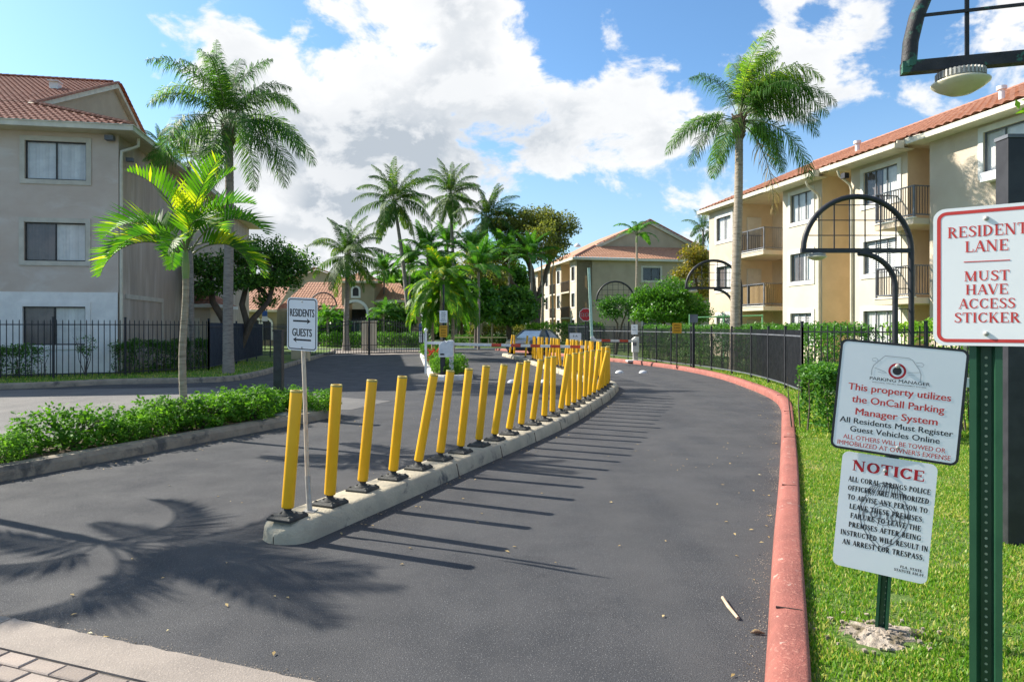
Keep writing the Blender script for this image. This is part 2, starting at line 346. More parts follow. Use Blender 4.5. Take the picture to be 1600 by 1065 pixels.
class MB:
    """collects shapes into one mesh"""
    def __init__(s): s.v = []; s.f = []; s.sm = []
    def add(s, vs, fs, smooth=False):
        b = len(s.v); s.v += [tuple(x) for x in vs]; s.f += [tuple(b+i for i in f) for f in fs]; s.sm += [smooth]*len(fs)
        return s
    def box(s, lo, hi, M4=None):
        x0, y0, z0 = lo; x1, y1, z1 = hi
        vs = [Vector(p) for p in [(x0,y0,z0),(x1,y0,z0),(x1,y1,z0),(x0,y1,z0),(x0,y0,z1),(x1,y0,z1),(x1,y1,z1),(x0,y1,z1)]]
        if M4 is not None: vs = [M4 @ v for v in vs]
        return s.add(vs, [(0,3,2,1),(4,5,6,7),(0,1,5,4),(1,2,6,5),(2,3,7,6),(3,0,4,7)])
    def cbox(s, c, size, rz=0.0, M4=None):
        m = Matrix.Translation(c) @ Matrix.Rotation(rz, 4, 'Z')
        h = [x/2 for x in size]
        return s.box((-h[0],-h[1],-h[2]), (h[0],h[1],h[2]), m if M4 is None else M4 @ m)
    def bar(s, a, b, wd, ht=None, up=(0,0,1)):
        a = Vector(a); b = Vector(b); d = b-a; L = d.length
        if L < 1e-6: return s
        x = d/L; up = Vector(up)
        if abs(x.dot(up)) > .99: up = Vector((0,1,0))
        y = up.cross(x).normalized(); z = x.cross(y)
        ht = ht or wd
        m = Matrix((( *[x[0],y[0],z[0]], a[0]),( x[1],y[1],z[1], a[1]),( x[2],y[2],z[2], a[2]),(0,0,0,1)))
        return s.box((0,-wd/2,-ht/2), (L,wd/2,ht/2), m)
    def tube(s, pts, r, seg=8, caps=True, smooth=True):
        pts = [Vector(p) for p in pts]; n = len(pts)
        if not hasattr(r, '__len__'): r = [r]*n
        vs = []; prev = None
        for i, p in enumerate(pts):
            t = (pts[min(i+1, n-1)]-pts[max(i-1, 0)])
            t = t.normalized() if t.length > 1e-9 else Vector((0,0,1))
            if prev is None:
                a = Vector((1,0,0)) if abs(t.x) < .8 else Vector((0,1,0))
                u = t.cross(a).normalized()
            else:
                u = (prev - t*prev.dot(t))
                u = u.normalized() if u.length > 1e-6 else t.orthogonal().normalized()
            prev = u; v = t.cross(u)
            for k in range(seg):
                an = 2*PI*k/seg
                vs.append(p + (u*math.cos(an)+v*math.sin(an))*r[i])
        fs = [(i*seg+k, i*seg+(k+1)%seg, (i+1)*seg+(k+1)%seg, (i+1)*seg+k) for i in range(n-1) for k in range(seg)]
        s.add(vs, fs, smooth)
        if caps:
            s.add(vs[:seg], [tuple(range(seg))[::-1]]); s.add(vs[-seg:], [tuple(range(seg))])
        return s
    def prism(s, poly, z0, z1):
        n = len(poly)
        vs = [(p[0], p[1], z0) for p in poly]+[(p[0], p[1], z1) for p in poly]
        return s.add(vs, [tuple(range(n))[::-1], tuple(range(n, 2*n))]+[(i, (i+1)%n, n+(i+1)%n, n+i) for i in range(n)])
    def quad(s, *p): return s.add(p, [tuple(range(len(p)))])
    def lathe(s, prof, seg=16, c=(0,0,0), smooth=True):
        vs = []
        for r, z in prof:
            for k in range(seg):
                a = 2*PI*k/seg; vs.append((c[0]+r*math.cos(a), c[1]+r*math.sin(a), c[2]+z))
        n = len(prof)
        fs = [(i*seg+k, i*seg+(k+1)%seg, (i+1)*seg+(k+1)%seg, (i+1)*seg+k) for i in range(n-1) for k in range(seg)]
        return s.add(vs, fs, smooth)
    def xf(s, m):
        s.v = [tuple(m @ Vector(v)) for v in s.v]; return s
    def mesh(s, name='mesh'):
        me = bpy.data.meshes.new(name); me.from_pydata(s.v, [], s.f)
        me.polygons.foreach_set('use_smooth', s.sm); me.update()
        return me
    def build(s, name, m, parent=None, label=None, loc=None, rot=None, kind=None, bevel=0):
        o = obj(name, s.mesh(name), m, parent, label, loc, rot, kind)
        if bevel:
            b = o.modifiers.new('bevel', 'BEVEL'); b.width = bevel; b.segments = 2; b.limit_method = 'ANGLE'
        return o

def sweep(mb, path, prof, closed=False, caps=True, smooth=False):
    """profile [(offset to the right, z)] along a ground path"""
    pts = [Vector((p[0], p[1], 0)) for p in path]; n = len(pts); k = len(prof); vs = []
    for i, p in enumerate(pts):
        if closed: a, b = pts[(i-1) % n], pts[(i+1) % n]
        else: a, b = pts[max(i-1, 0)], pts[min(i+1, n-1)]
        t = (b-a).normalized(); r = Vector((t.y, -t.x, 0))
        for o, z in prof: vs.append(p + r*o + Vector((0, 0, z)))
    fs = []
    for i in range(n if closed else n-1):
        j = (i+1) % n
        for q in range(k-1): fs.append((i*k+q, j*k+q, j*k+q+1, i*k+q+1))
    mb.add(vs, fs, smooth)
    if caps and not closed:
        mb.add(vs[:k], [tuple(range(k))]); mb.add(vs[-k:], [tuple(range(k))[::-1]])
    return mb
def smoothpath(pts, step=.3):
    """Catmull-Rom through 2-D points"""
    P_ = [Vector((p[0], p[1])) for p in pts]; out = []
    for i in range(len(P_)-1):
        p0 = P_[max(i-1, 0)]; p1 = P_[i]; p2 = P_[i+1]; p3 = P_[min(i+2, len(P_)-1)]
        n = max(1, int((p2-p1).length/step))
        for q in range(n):
            t = q/n
            out.append(.5*((2*p1)+(p2-p0)*t+(2*p0-5*p1+4*p2-p3)*t*t+(3*p1-p0-3*p2+p3)*t**3))
    out.append(P_[-1]); return out
def resample(path, step):
    out = [Vector(path[0][:2])]; acc = 0
    for a, b in zip(path[:-1], path[1:]):
        a = Vector(a[:2]); b = Vector(b[:2]); L = (b-a).length
        while acc+L >= step:
            t = (step-acc)/L; a = a.lerp(b, t); out.append(a.copy()); L = (b-a).length; acc = 0
        acc += L
    return out

# ------------------------------------------------------------------ lettering
SERIF = {}
def _glyphs():
    T, t = .17, .07
    L = lambda x0, y0, x1, y1, w: ('l', x0, y0, x1, y1, w)
    def arc(cx, cy, rx, ry, a0, a1, w=T): return ('a', cx, cy, rx, ry, a0, a1, w)
    def sf(x, y, h=.15): return ('l', x-h, y, x+h, y, .05)
    def st(x, w=T): return [L(x, 0, x, 1, w), sf(x, .025), sf(x, .975)]
    g = {}
    g['A'] = (.82, [L(.08, 0, .41, 1, t), L(.41, 1, .72, 0, T), L(.2, .34, .6, .34, t), sf(.08, .025, .1), sf(.73, .025, .13)])
    g['B'] = (.76, st(.18)+[arc(.3, .745, .3, .23, -90, 90, .14), arc(.3, .26, .36, .245, -90, 90, .15), L(.18, .965, .3, .965, t), L(.18, .51, .3, .51, t), L(.18, .035, .3, .035, t)])
    g['C'] = (.84, [arc(.46, .5, .38, .48, 48, 318), L(.74, .72, .74, .98, .06), L(.74, .2, .74, .3, .06)])
    g['D'] = (.88, st(.18)+[arc(.3, .5, .46, .47, -90, 90), L(.18, .965, .3, .965, t), L(.18, .035, .3, .035, t)])
    g['E'] = (.74, st(.18)+[L(.18, .965, .64, .965, t), L(.18, .5, .5, .5, t), L(.18, .035, .66, .035, t), L(.64, .76, .64, 1, .06), L(.67, 0, .67, .26, .06), L(.5, .38, .5, .62, .05)])
    g['F'] = (.7, st(.18)+[L(.18, .965, .64, .965, t), L(.18, .5, .5, .5, t), L(.64, .76, .64, 1, .06), L(.5, .38, .5, .62, .05)])
    g['G'] = (.9, [arc(.46, .5, .38, .48, 48, 318), L(.74, .72, .74, .98, .06), L(.74, .05, .74, .42, T*.9), sf(.74, .42, .13)])
    g['H'] = (.92, st(.18)+st(.72)+[L(.18, .5, .72, .5, t)])
    g['I'] = (.38, st(.19))
    g['K'] = (.86, st(.18)+[L(.24, .4, .66, 1, t), L(.36, .58, .72, 0, T), sf(.66, .975, .12), sf(.72, .025, .13)])
    g['L'] = (.7, st(.18)+[L(.18, .035, .62, .035, t), L(.63, 0, .63, .28, .06)])
    g['M'] = (1.06, [L(.14, 0, .14, 1, t), L(.16, 1, .5, .05, T), L(.5, .05, .86, 1, t), L(.86, 0, .86, 1, T), sf(.14, .025, .12), sf(.86, .025), sf(.1, .975, .08), sf(.9, .975, .08)])
    g['N'] = (.92, [L(.14, 0, .14, 1, t), L(.14, 1, .74, 0, T), L(.74, 0, .74, 1, t), sf(.14, .025, .12), sf(.08, .975, .1), sf(.74, .975, .12)])
    g['O'] = (.92, [arc(.46, .5, .38, .47, 0, 360)])
    g['P'] = (.74, st(.18)+[arc(.3, .72, .33, .25, -90, 90, .15), L(.18, .965, .3, .965, t), L(.18, .475, .3, .475, t)])
    g['R'] = (.84, st(.18)+[arc(.3, .73, .32, .24, -90, 90, .15), L(.18, .965, .3, .965, t), L(.18, .49, .3, .49, t), L(.38, .5, .7, 0, T), sf(.74, .025, .1)])
    g['S'] = (.66, [('p', [(.56, .80), (.46, .95), (.30, .965), (.15, .87), (.14, .72), (.28, .58), (.44, .48), (.56, .33), (.52, .13), (.34, .035), (.18, .06), (.08, .2)], [.07, .07, .08, .13, .15, .16, .17, .16, .13, .08, .07, .07]), L(.57, .74, .57, .96, .05), L(.08, .04, .08, .26, .05)])
    g['T'] = (.78, [L(.39, 0, .39, 1, T), sf(.39, .025), L(.04, .965, .74, .965, t), L(.05, .74, .05, 1, .06), L(.73, .74, .73, 1, .06)])
    g['U'] = (.9, [L(.18, .3, .18, 1, T), arc(.45, .3, .27, .27, 180, 360, .12), L(.72, .3, .72, 1, t), sf(.18, .975), sf(.72, .975, .12)])
    g['V'] = (.82, [L(.08, 1, .41, 0, T), L(.41, 0, .72, 1, t), sf(.1, .975, .13), sf(.72, .975, .1)])
    g['W'] = (1.1, [L(.08, 1, .32, 0, T), L(.32, 0, .54, 1, t), L(.54, 1, .78, 0, T), L(.78, 0, 1.0, 1, t), sf(.1, .975, .12), sf(1.0, .975, .1)])
    g['Z'] = (.74, [L(.08, .965, .64, .965, t), L(.62, .96, .12, .04, T), L(.08, .035, .66, .035, t), L(.09, .76, .09, 1, .06), L(.66, 0, .66, .24, .06)])
    g['X'] = (.84, [L(.1, 1, .7, 0, T), L(.1, 0, .7, 1, t), sf(.12, .975, .12), sf(.7, .975, .1), sf(.1, .025, .1), sf(.7, .025, .12)])
    g['Y'] = (.82, [L(.08, 1, .41, .45, T), L(.41, .45, .72, 1, t), L(.41, 0, .41, .5, T), sf(.1, .975, .13), sf(.72, .975, .1), sf(.41, .025)])
    g['.'] = (.3, [L(.08, .06, .2, .06, .12)])
    g['8'] = (.66, [arc(.32, .74, .2, .22, 0, 360, .1), arc(.32, .27, .25, .25, 0, 360, .12)])
    g['1'] = (.5, [L(.26, 0, .26, 1, T), sf(.26, .025), L(.1, .85, .26, 1, t)])
    g['0'] = (.66, [arc(.32, .5, .24, .47, 0, 360, .13)])
    g['9'] = (.66, [arc(.32, .7, .24, .26, 0, 360, .12), L(.54, .68, .3, .02, .12)])
    g[' '] = (.42, [])
    return g
SERIF = _glyphs()
def _stroke(mb, pts, ws, z):
    n = len(pts); vs = []
    for i, (p, w_) in enumerate(zip(pts, ws)):
        a = pts[max(i-1, 0)]; b = pts[min(i+1, n-1)]
        d = Vector((b[0]-a[0], b[1]-a[1])); d = d.normalized() if d.length > 1e-9 else Vector((1, 0))
        nx, ny = -d.y*w_/2, d.x*w_/2
        vs += [(p[0]+nx, p[1]+ny, z), (p[0]-nx, p[1]-ny, z)]
    mb.add(vs, [(2*i, 2*i+1, 2*i+3, 2*i+2) for i in range(n-1)])
def serif_line(mb, text, cx, y, h, width=None, bold=1.0, z=0.0, track=.04):
    """one centred line of roman capitals, cap height h, squeezed to width"""
    adv = sum(SERIF[c][0]+track for c in text)-track
    sx = h if width is None else width/adv
    x = cx-adv*sx/2; k = 0
    for c in text:
        wd, st = SERIF[c]
        for s_ in st:
            k += 1; zz_ = z + (k % 3)*.00002
            if s_[0] == 'l':
                _, x0, y0, x1, y1, w_ = s_
                p = [(x+x0*sx, y+y0*h), (x+x1*sx, y+y1*h)]
                ww = w_*bold*(sx if abs(x1-x0) < abs(y1-y0) else h)
                _stroke(mb, p, [ww, ww], zz_)
            elif s_[0] == 'a':
                _, ax, ay, rx, ry, a0, a1, w_ = s_
                n = max(5, int(abs(a1-a0)/22)); pts = []; ws = []
                for i in range(n+1):
                    a = R(a0+(a1-a0)*i/n)
                    pts.append((x+(ax+(rx-w_*.3)*math.cos(a))*sx, y+(ay+(ry-.03)*math.sin(a))*h))
                    ws.append((.065+(w_-.065)*abs(math.cos(a)))*bold*sx)
                _stroke(mb, pts, ws, zz_)
            else:
                _stroke(mb, [(x+a*sx, y+b*h) for a, b in s_[1]], [q*bold*sx for q in s_[2]], zz_)
        x += (wd+track)*sx
def sans_mesh(text, cx, y, h, width=None, bold=0.0, z=0.0, track=1.0):
    """one centred line of plain letters (Blender's own font), returned as vertices and faces"""
    cu = bpy.data.curves.new('txt', 'FONT'); cu.body = text; cu.size = 1.0; cu.space_character = track; cu.resolution_u = 3; cu.fill_mode = 'FRONT' if hasattr(cu, 'fill_mode') else cu.fill_mode
    try: cu.dimensions = '2D'; cu.fill_mode = 'BOTH'
    except Exception: pass
    o = bpy.data.objects.new('txt', cu); C.objects.link(o)
    dg = bpy.context.evaluated_depsgraph_get(); dg.update()
    me = bpy.data.meshes.new_from_object(o.evaluated_get(dg))
    vs = [v.co.copy() for v in me.vertices]; fs = [tuple(p.vertices) for p in me.polygons]
    bpy.data.objects.remove(o); bpy.data.curves.remove(cu); bpy.data.meshes.remove(me)
    x0 = min(v.x for v in vs); x1 = max(v.x for v in vs)
    sy = h/.70; sx = sy if width is None else width/(x1-x0)
    V, F_ = [], []
    for k, dx in enumerate((0,) if not bold else (-bold, 0, bold)):
        b = len(V); V += [((v.x+dx-(x0+x1)/2)*sx+cx, v.y*sy+y, z+k*.00003) for v in vs]; F_ += [tuple(b+i for i in f) for f in fs]
    return V, F_
def sans_line(mb, *a, **k):
    vs, fs = sans_mesh(*a, **k); mb.add(vs, fs)
def rrect(w_, h_, r, n=5, cx=0, cy=0):
    out = []
    for (sx, sy, a0) in ((1, 1, 0), (-1, 1, 90), (-1, -1, 180), (1, -1, 270)):
        for i in range(n+1):
            a = R(a0+90*i/n)
            out.append((cx+sx*(w_/2-r)+r*math.cos(a), cy+sy*(h_/2-r)+r*math.sin(a)))
    return out
def ring(mb, outer, inner, z):
    n = len(outer)
    mb.add([(*p, z) for p in outer]+[(*p, z) for p in inner], [(i, (i+1) % n, n+(i+1) % n, n+i) for i in range(n)])

# ------------------------------------------------------------------ foliage helpers
def leaf_cloud(centers, size, jitter, per, up=.4, aspect=.5, flat=.0, r=None):
    """diamond leaves scattered about clump centres -> (V, F)"""
    r = r or rng
    centers = np.asarray(centers, float)
    n = len(centers)*per
    c = np.repeat(centers, per, axis=0)
    d = r.normal(size=(n, 3)); d /= np.linalg.norm(d, axis=1)[:, None]
    rad = jitter*r.random(n)**.45
    p = c + d*rad[:, None]
    ax = r.normal(size=(n, 3))+d*.8; ax[:, 2] -= .1; ax /= np.linalg.norm(ax, axis=1)[:, None]
    nr = r.normal(size=(n, 3)) + np.array([0, 0, up*2.5]); nr -= ax*np.sum(nr*ax, axis=1)[:, None]; nr /= np.linalg.norm(nr, axis=1)[:, None]
    sd = np.cross(nr, ax)
    s_ = size*(.6+.8*r.random(n))[:, None]
    V = np.stack([p-ax*s_*.5, p+sd*s_*aspect*.5+nr*s_*.06, p+ax*s_*.5, p-sd*s_*aspect*.5+nr*s_*.06], axis=1).reshape(-1, 3)
    Fq = np.arange(n*4).reshape(-1, 4)
    return V, Fq
def shell_points(blobs, n, r=None, lo=.55, bottom=.25):
    """points spread in the outer part of several ellipsoids (cx,cy,cz,rx,ry,rz)"""
    r = r or rng
    out = []
    wts = np.array([b[3]*b[4]+b[3]*b[5] for b in blobs]); wts = wts/wts.sum()
    for b, w_ in zip(blobs, wts):
        k = max(1, int(n*w_))
        d = r.normal(size=(k, 3)); d /= np.linalg.norm(d, axis=1)[:, None]
        d[:, 2] = np.where(d[:, 2] < 0, d[:, 2]*(.4+.6*bottom), d[:, 2])
        rr = lo+(1.02-lo)*r.random(k)**.6
        out.append(np.array(b[:3])+d*rr[:, None]*np.array(b[3:6]))
    return np.concatenate(out)
def frond_mesh(L=3.0, n=46, ll=.55, lw=.035, e0=60, e1=-60, curve=1.4, droop=.5, vee=.2, petiole=.16, plume=0., seed=1, rr=.018, sweep_=.5, taper=.55):
    """one pinnate palm frond in the XZ plane, arching from elevation e0 to e1 -> (verts, tris/quads, stalk MB)"""
    r = random.Random(seed)
    N = 26; pts = []; dirs = []
    x = z = 0.0
    for i in range(N+1):
        t = i/N; el = R(e0+(e1-e0)*t**curve)
        dirs.append(Vector((math.cos(el), 0, math.sin(el)))); pts.append(Vector((x, 0, z)))
        x += math.cos(el)*L/N; z += math.sin(el)*L/N
    mb = MB(); mb.tube([pts[i] for i in range(0, N+1, 2)], [rr*(1-.85*i/N) for i in range(0, N+1, 2)], 4, caps=False)
    V = []; Q = []; T = []
    for i in range(n):
        t = petiole+(1-petiole)*(i+.5)/n
        k = min(int(t*N), N-1); f = t*N-k
        p = pts[k].lerp(pts[k+1], f); d = dirs[k]
        up = Vector((-d.z, 0, d.x))
        env = math.sin(PI*min(1, (t-petiole)/(1-petiole)*.80+.20))**taper*(1-.35*t)
        for s_ in (1, -1):
            l = ll*env*(.85+.3*r.random())
            v_ = vee+plume*r.uniform(-1, 1.1)
            q = (Vector((0, s_, 0))*math.cos(v_)+up*math.sin(v_))
            sw = sweep_+.5*t
            a = (q+d*sw).normalized()
            g = Vector((0, 0, -1))
            m1 = p+a*l*.5+g*l*droop*.10
            a2 = (a+g*droop).normalized()
            m2 = m1+a2*l*.5
            wv = (d-a*d.dot(a)); wv = wv.normalized()*lw*.5*(.7+.5*env)
            b = len(V)
            V += [p-wv*.5, p+wv*.5, m1+wv, m1-wv, m2]
            Q.append((b, b+1, b+2, b+3)); T.append((b+3, b+2, b+4))
    return np.array([tuple(v) for v in V]), Q, T, mb
def frond_variants(mname, specs, m):
    """a list of frond meshes (leaflets + stalk), to be shared by every frond object"""
    out = []
    for k, sp in enumerate(specs):
        V, Q, T, mb = frond_mesh(seed=k+11, **sp)
        nb = len(V); V2 = np.concatenate([V, np.array(mb.v)]) if mb.v else V
        Q2 = Q+[tuple(nb+i for i in f) for f in mb.f]
        me = npmesh(mname, V2, [np.array(Q2), np.array(T)])
        me.materials.append(m); me.materials.append(M['rachis'])
        mi = np.zeros(len(me.polygons), dtype=np.int32); mi[len(Q):len(Q2)] = 1
        me.polygons.foreach_set('material_index', mi)
        out.append((me, sp.get('e0', 60)))
    return out
def palm(name, label, base, height, variants, nfr, trunk_r=(.16, .12), lean=(0, 0), bark=None, shaft=0, scale=1.0, seed=0, group=None, boots=False, dry=0, extra=None, az0=None, wind=0.0, curve_lean=1.0, swell=1.15, cat='palm tree'):
    r = random.Random(seed)
    t = thing(name, label, cat, base, 0, group)
    n = 12; pts = []; rad = []
    for i in range(n+1):
        q = i/n
        pts.append((lean[0]*q**curve_lean + .02*math.sin(q*7+seed), lean[1]*q**curve_lean, height*q-.05*(i == 0)))
        rad.append((trunk_r[0]*(1-q)+trunk_r[1]*q)*(1+(swell-1)*max(0, 1-q*9)))
    mb = MB()
    # ringed trunk
    P2 = []; R2 = []
    ringn = max(10, int(height/.16))
    for i in range(ringn+1):
        q = i/ringn; k = min(int(q*n), n-1); f = q*n-k
        a = Vector(pts[k]).lerp(Vector(pts[k+1]), f); rr = rad[k]*(1-f)+rad[k+1]*f
        P2 += [a, a+Vector((0, 0, height/ringn*.12))]; R2 += [rr*1.035, rr*.985]
    mb.tube(P2, R2, 12)
    mb.build('trunk', bark or M['bark_palm'], t)
    top = Vector(pts[-1])
    if shaft:
        MB().tube([top-Vector((0, 0, .05)), top+Vector((0, 0, shaft*.3)), top+Vector((0, 0, shaft*.8)), top+Vector((0, 0, shaft))], [trunk_r[1]*1.0, trunk_r[1]*1.25, trunk_r[1]*.85, trunk_r[1]*.5], 12).build('crownshaft', M['shaft'], t)
        top = top+Vector((0, 0, shaft*.9))
    if boots:
        b = MB()
        for i in range(40):
            a = i*2.4; zq = -.55+.75*i/40; rr = trunk_r[1]*(1.15+.5*max(0, (zq+.6)))
            c = top+Vector((math.cos(a)*rr, math.sin(a)*rr, zq))
            b.bar(c-Vector((math.cos(a)*.06, math.sin(a)*.06, .12)), c+Vector((math.cos(a)*.07, math.sin(a)*.07, .12)), .07, .03)
        b.tube([top-Vector((0, 0, .6)), top-Vector((0, 0, .2)), top+Vector((0, 0, .25))], [trunk_r[1]*1.1, trunk_r[1]*1.5, trunk_r[1]*.8], 10)
        b.build('leaf_boots', M['boot'], t)
    for i in range(nfr):
        q = i/max(1, nfr-1)
        k = min(int(q*len(variants)), len(variants)-1)
        me, e0 = variants[k]
        az = (az0 or 0)+i*2.399+r.uniform(-.25, .25)
        if wind: az = az - wind*math.sin(az)
        f = obj('frond', me, None, t)
        s_ = scale*r.uniform(.86, 1.1)
        f.location = top+Vector((math.cos(az)*trunk_r[1]*.5, math.sin(az)*trunk_r[1]*.5, (1-q)*.15*scale))
        f.rotation_euler = Euler((r.uniform(-.25, .25), R(r.uniform(-9, 9)), az)); f.scale = (s_, s_, s_)
    if extra:
        for (me, az, s_, dz) in extra:
            f = obj('frond', me, None, t); f.location = top+Vector((math.cos(az)*.1, math.sin(az)*.1, dz)); f.rotation_euler = (0, 0, az); f.scale = (s_,)*3
    return t
def broad_tree(name, label, base, blobs, limbs, leaf_m, nclump, per, cl_r, leaf, trunk_r=.2, bark=None, seed=1, lo=.5, cat='tree', group=None, up=.4, trunk_z=None):
    """trunk with limbs reaching into every crown mass, crown of leaf clumps; all sizes relative to base"""
    r = random.Random(seed); rg = np.random.default_rng(seed)
    t = thing(name, label, cat, base, 0, group)
    mb = MB()
    for (stem, fork) in limbs:
        stem = [Vector(p) for p in stem]; ns = len(stem)
        mb.tube(stem, [trunk_r*fork*(1.15-.5*i/(ns-1)) for i in range(ns)], 9)
    for b in blobs:
        c = Vector(b[:3]); best = min((Vector(s_[0][-1]) for s_ in limbs), key=lambda p: (p-c).length)
        for q in range(4):
            e = c+Vector((r.uniform(-.75, .75)*b[3], r.uniform(-.75, .75)*b[4], r.uniform(-.3, .75)*b[5]))
            mid = best.lerp(e, .5)+Vector((r.uniform(-.2, .2), r.uniform(-.2, .2), .12*(e-best).length*.4))
            mb.tube([best, mid, e], [trunk_r*.42, trunk_r*.25, trunk_r*.07], 6, caps=False)
    mb.build('trunk', bark or M['bark'], t)
    cs = shell_points(blobs, nclump, rg, lo)
    V, Fq = leaf_cloud(cs, leaf, cl_r, per, up=up, r=rg)
    obj('crown', npmesh('crown', V, Fq), leaf_m, t)
    return t

# ------------------------------------------------------------------ building helpers
def tile_slope(mb, A, B, Cc, Dd, pitch_w=.24, course=.36, amp=.035, step=.022):
    """barrel tiles on the sloping quad A-B (eave) / D-C (top); corners may make a trapezoid or triangle"""
    A, B, Cc, Dd = map(Vector, (A, B, Cc, Dd))
    e = (B-A); Lw = e.length; e.normalize()
    nrm = e.cross(Dd-A if (Dd-A).length > .01 else Cc-A); nrm.normalize()
    if nrm.z < 0: nrm = -nrm
    u = nrm.cross(e)
    if (Dd-A).dot(u) < 0: u = -u
    sD, tD = (Dd-A).dot(e), (Dd-A).dot(u); sC, tC = (Cc-A).dot(e), (Cc-A).dot(u)
    Tm = (tD+tC)/2
    nc = max(1, int(Tm/course)); ncol = max(2, int(Lw/pitch_w))*4
    smin = min(0, sD); smax = max(Lw, sC)
    xs = np.linspace(smin, smax, int(ncol*(smax-smin)/Lw)+1)
    rows = []
    V = []; Fq = []
    for j in range(nc):
        for q in (0, 1):
            t_ = Tm*(j+q)/nc
            lo_ = sD*t_/Tm; hi_ = Lw+(sC-Lw)*t_/Tm
            hgt = step*(1-q)
            row = np.clip(xs, lo_, hi_)
            V.append([tuple(A+e*float(s_)+u*t_+nrm*(hgt+amp*abs(math.sin(PI*float(s_)/pitch_w)))) for s_ in row])
    n = len(xs)
    base = len(mb.v)
    for k, row in enumerate(V):
        mb.v += row
        if k:
            for i in range(n-1):
                a, b, c, d = base+(k-1)*n+i, base+(k-1)*n+i+1, base+k*n+i+1, base+k*n+i
                if (Vector(V[k-1][i])-Vector(V[k-1][i+1])).length < 1e-4 and (Vector(V[k][i])-Vector(V[k][i+1])).length < 1e-4: continue
                mb.f.append((a, b, c, d)); mb.sm.append(False)
    return nrm
_cap = {}
def cap_tiles(a, b, parent, m, L=.36, r=.11, name='ridge_tile', step=.30):
    """half-round cap tiles laid one by one along a ridge, hip or rake"""
    a = Vector(a); b = Vector(b); d = b-a; n = max(1, int(d.length/step)); d.normalize()
    key = (L, r, m.name)
    if key not in _cap:
        mb = MB(); seg = 7; vs = []
        for (x, rr) in ((0, r), (L, r*.82)):
            for k in range(seg+1):
                an = PI*k/seg; vs.append((x, math.cos(an)*rr, math.sin(an)*rr*.8))
        fs = [(k, k+1, seg+2+k, seg+1+k) for k in range(seg)]+[tuple(range(seg+1))[::-1]]
        mb.add(vs, fs, True); me = mb.mesh('ridge_tile'); me.materials.append(m); _cap[key] = me
    rot = d.to_track_quat('X', 'Z').to_euler()
    for i in range(n):
        o = obj(name, _cap[key], None, parent); o.location = a+d*(i*step); o.rotation_euler = rot
def holes_wall(mb, u0, u1, z0, z1, holes, Y=0.0, depth=.14):
    """wall face in the plane y = Y looking to -y, with rectangular openings and their reveals"""
    us = sorted({u0, u1, *[h[0] for h in holes], *[h[1] for h in holes]}); zs = sorted({z0, z1, *[h[2] for h in holes], *[h[3] for h in holes]})
    for i in range(len(us)-1):
        for j in range(len(zs)-1):
            cu, cz = (us[i]+us[i+1])/2, (zs[j]+zs[j+1])/2
            if any(h[0] < cu < h[1] and h[2] < cz < h[3] for h in holes): continue
            mb.quad((us[i], Y, zs[j]), (us[i+1], Y, zs[j]), (us[i+1], Y, zs[j+1]), (us[i], Y, zs[j+1]))
    for h in holes:
        a, b, c, d = h[:4]; y = Y+depth
        mb.quad((a, Y, c), (a, y, c), (b, y, c), (b, Y, c)); mb.quad((a, Y, d), (b, Y, d), (b, y, d), (a, y, d))
        mb.quad((a, Y, c), (a, Y, d), (a, y, d), (a, y, c)); mb.quad((b, Y, c), (b, y, c), (b, y, d), (b, Y, d))
_slat = {}
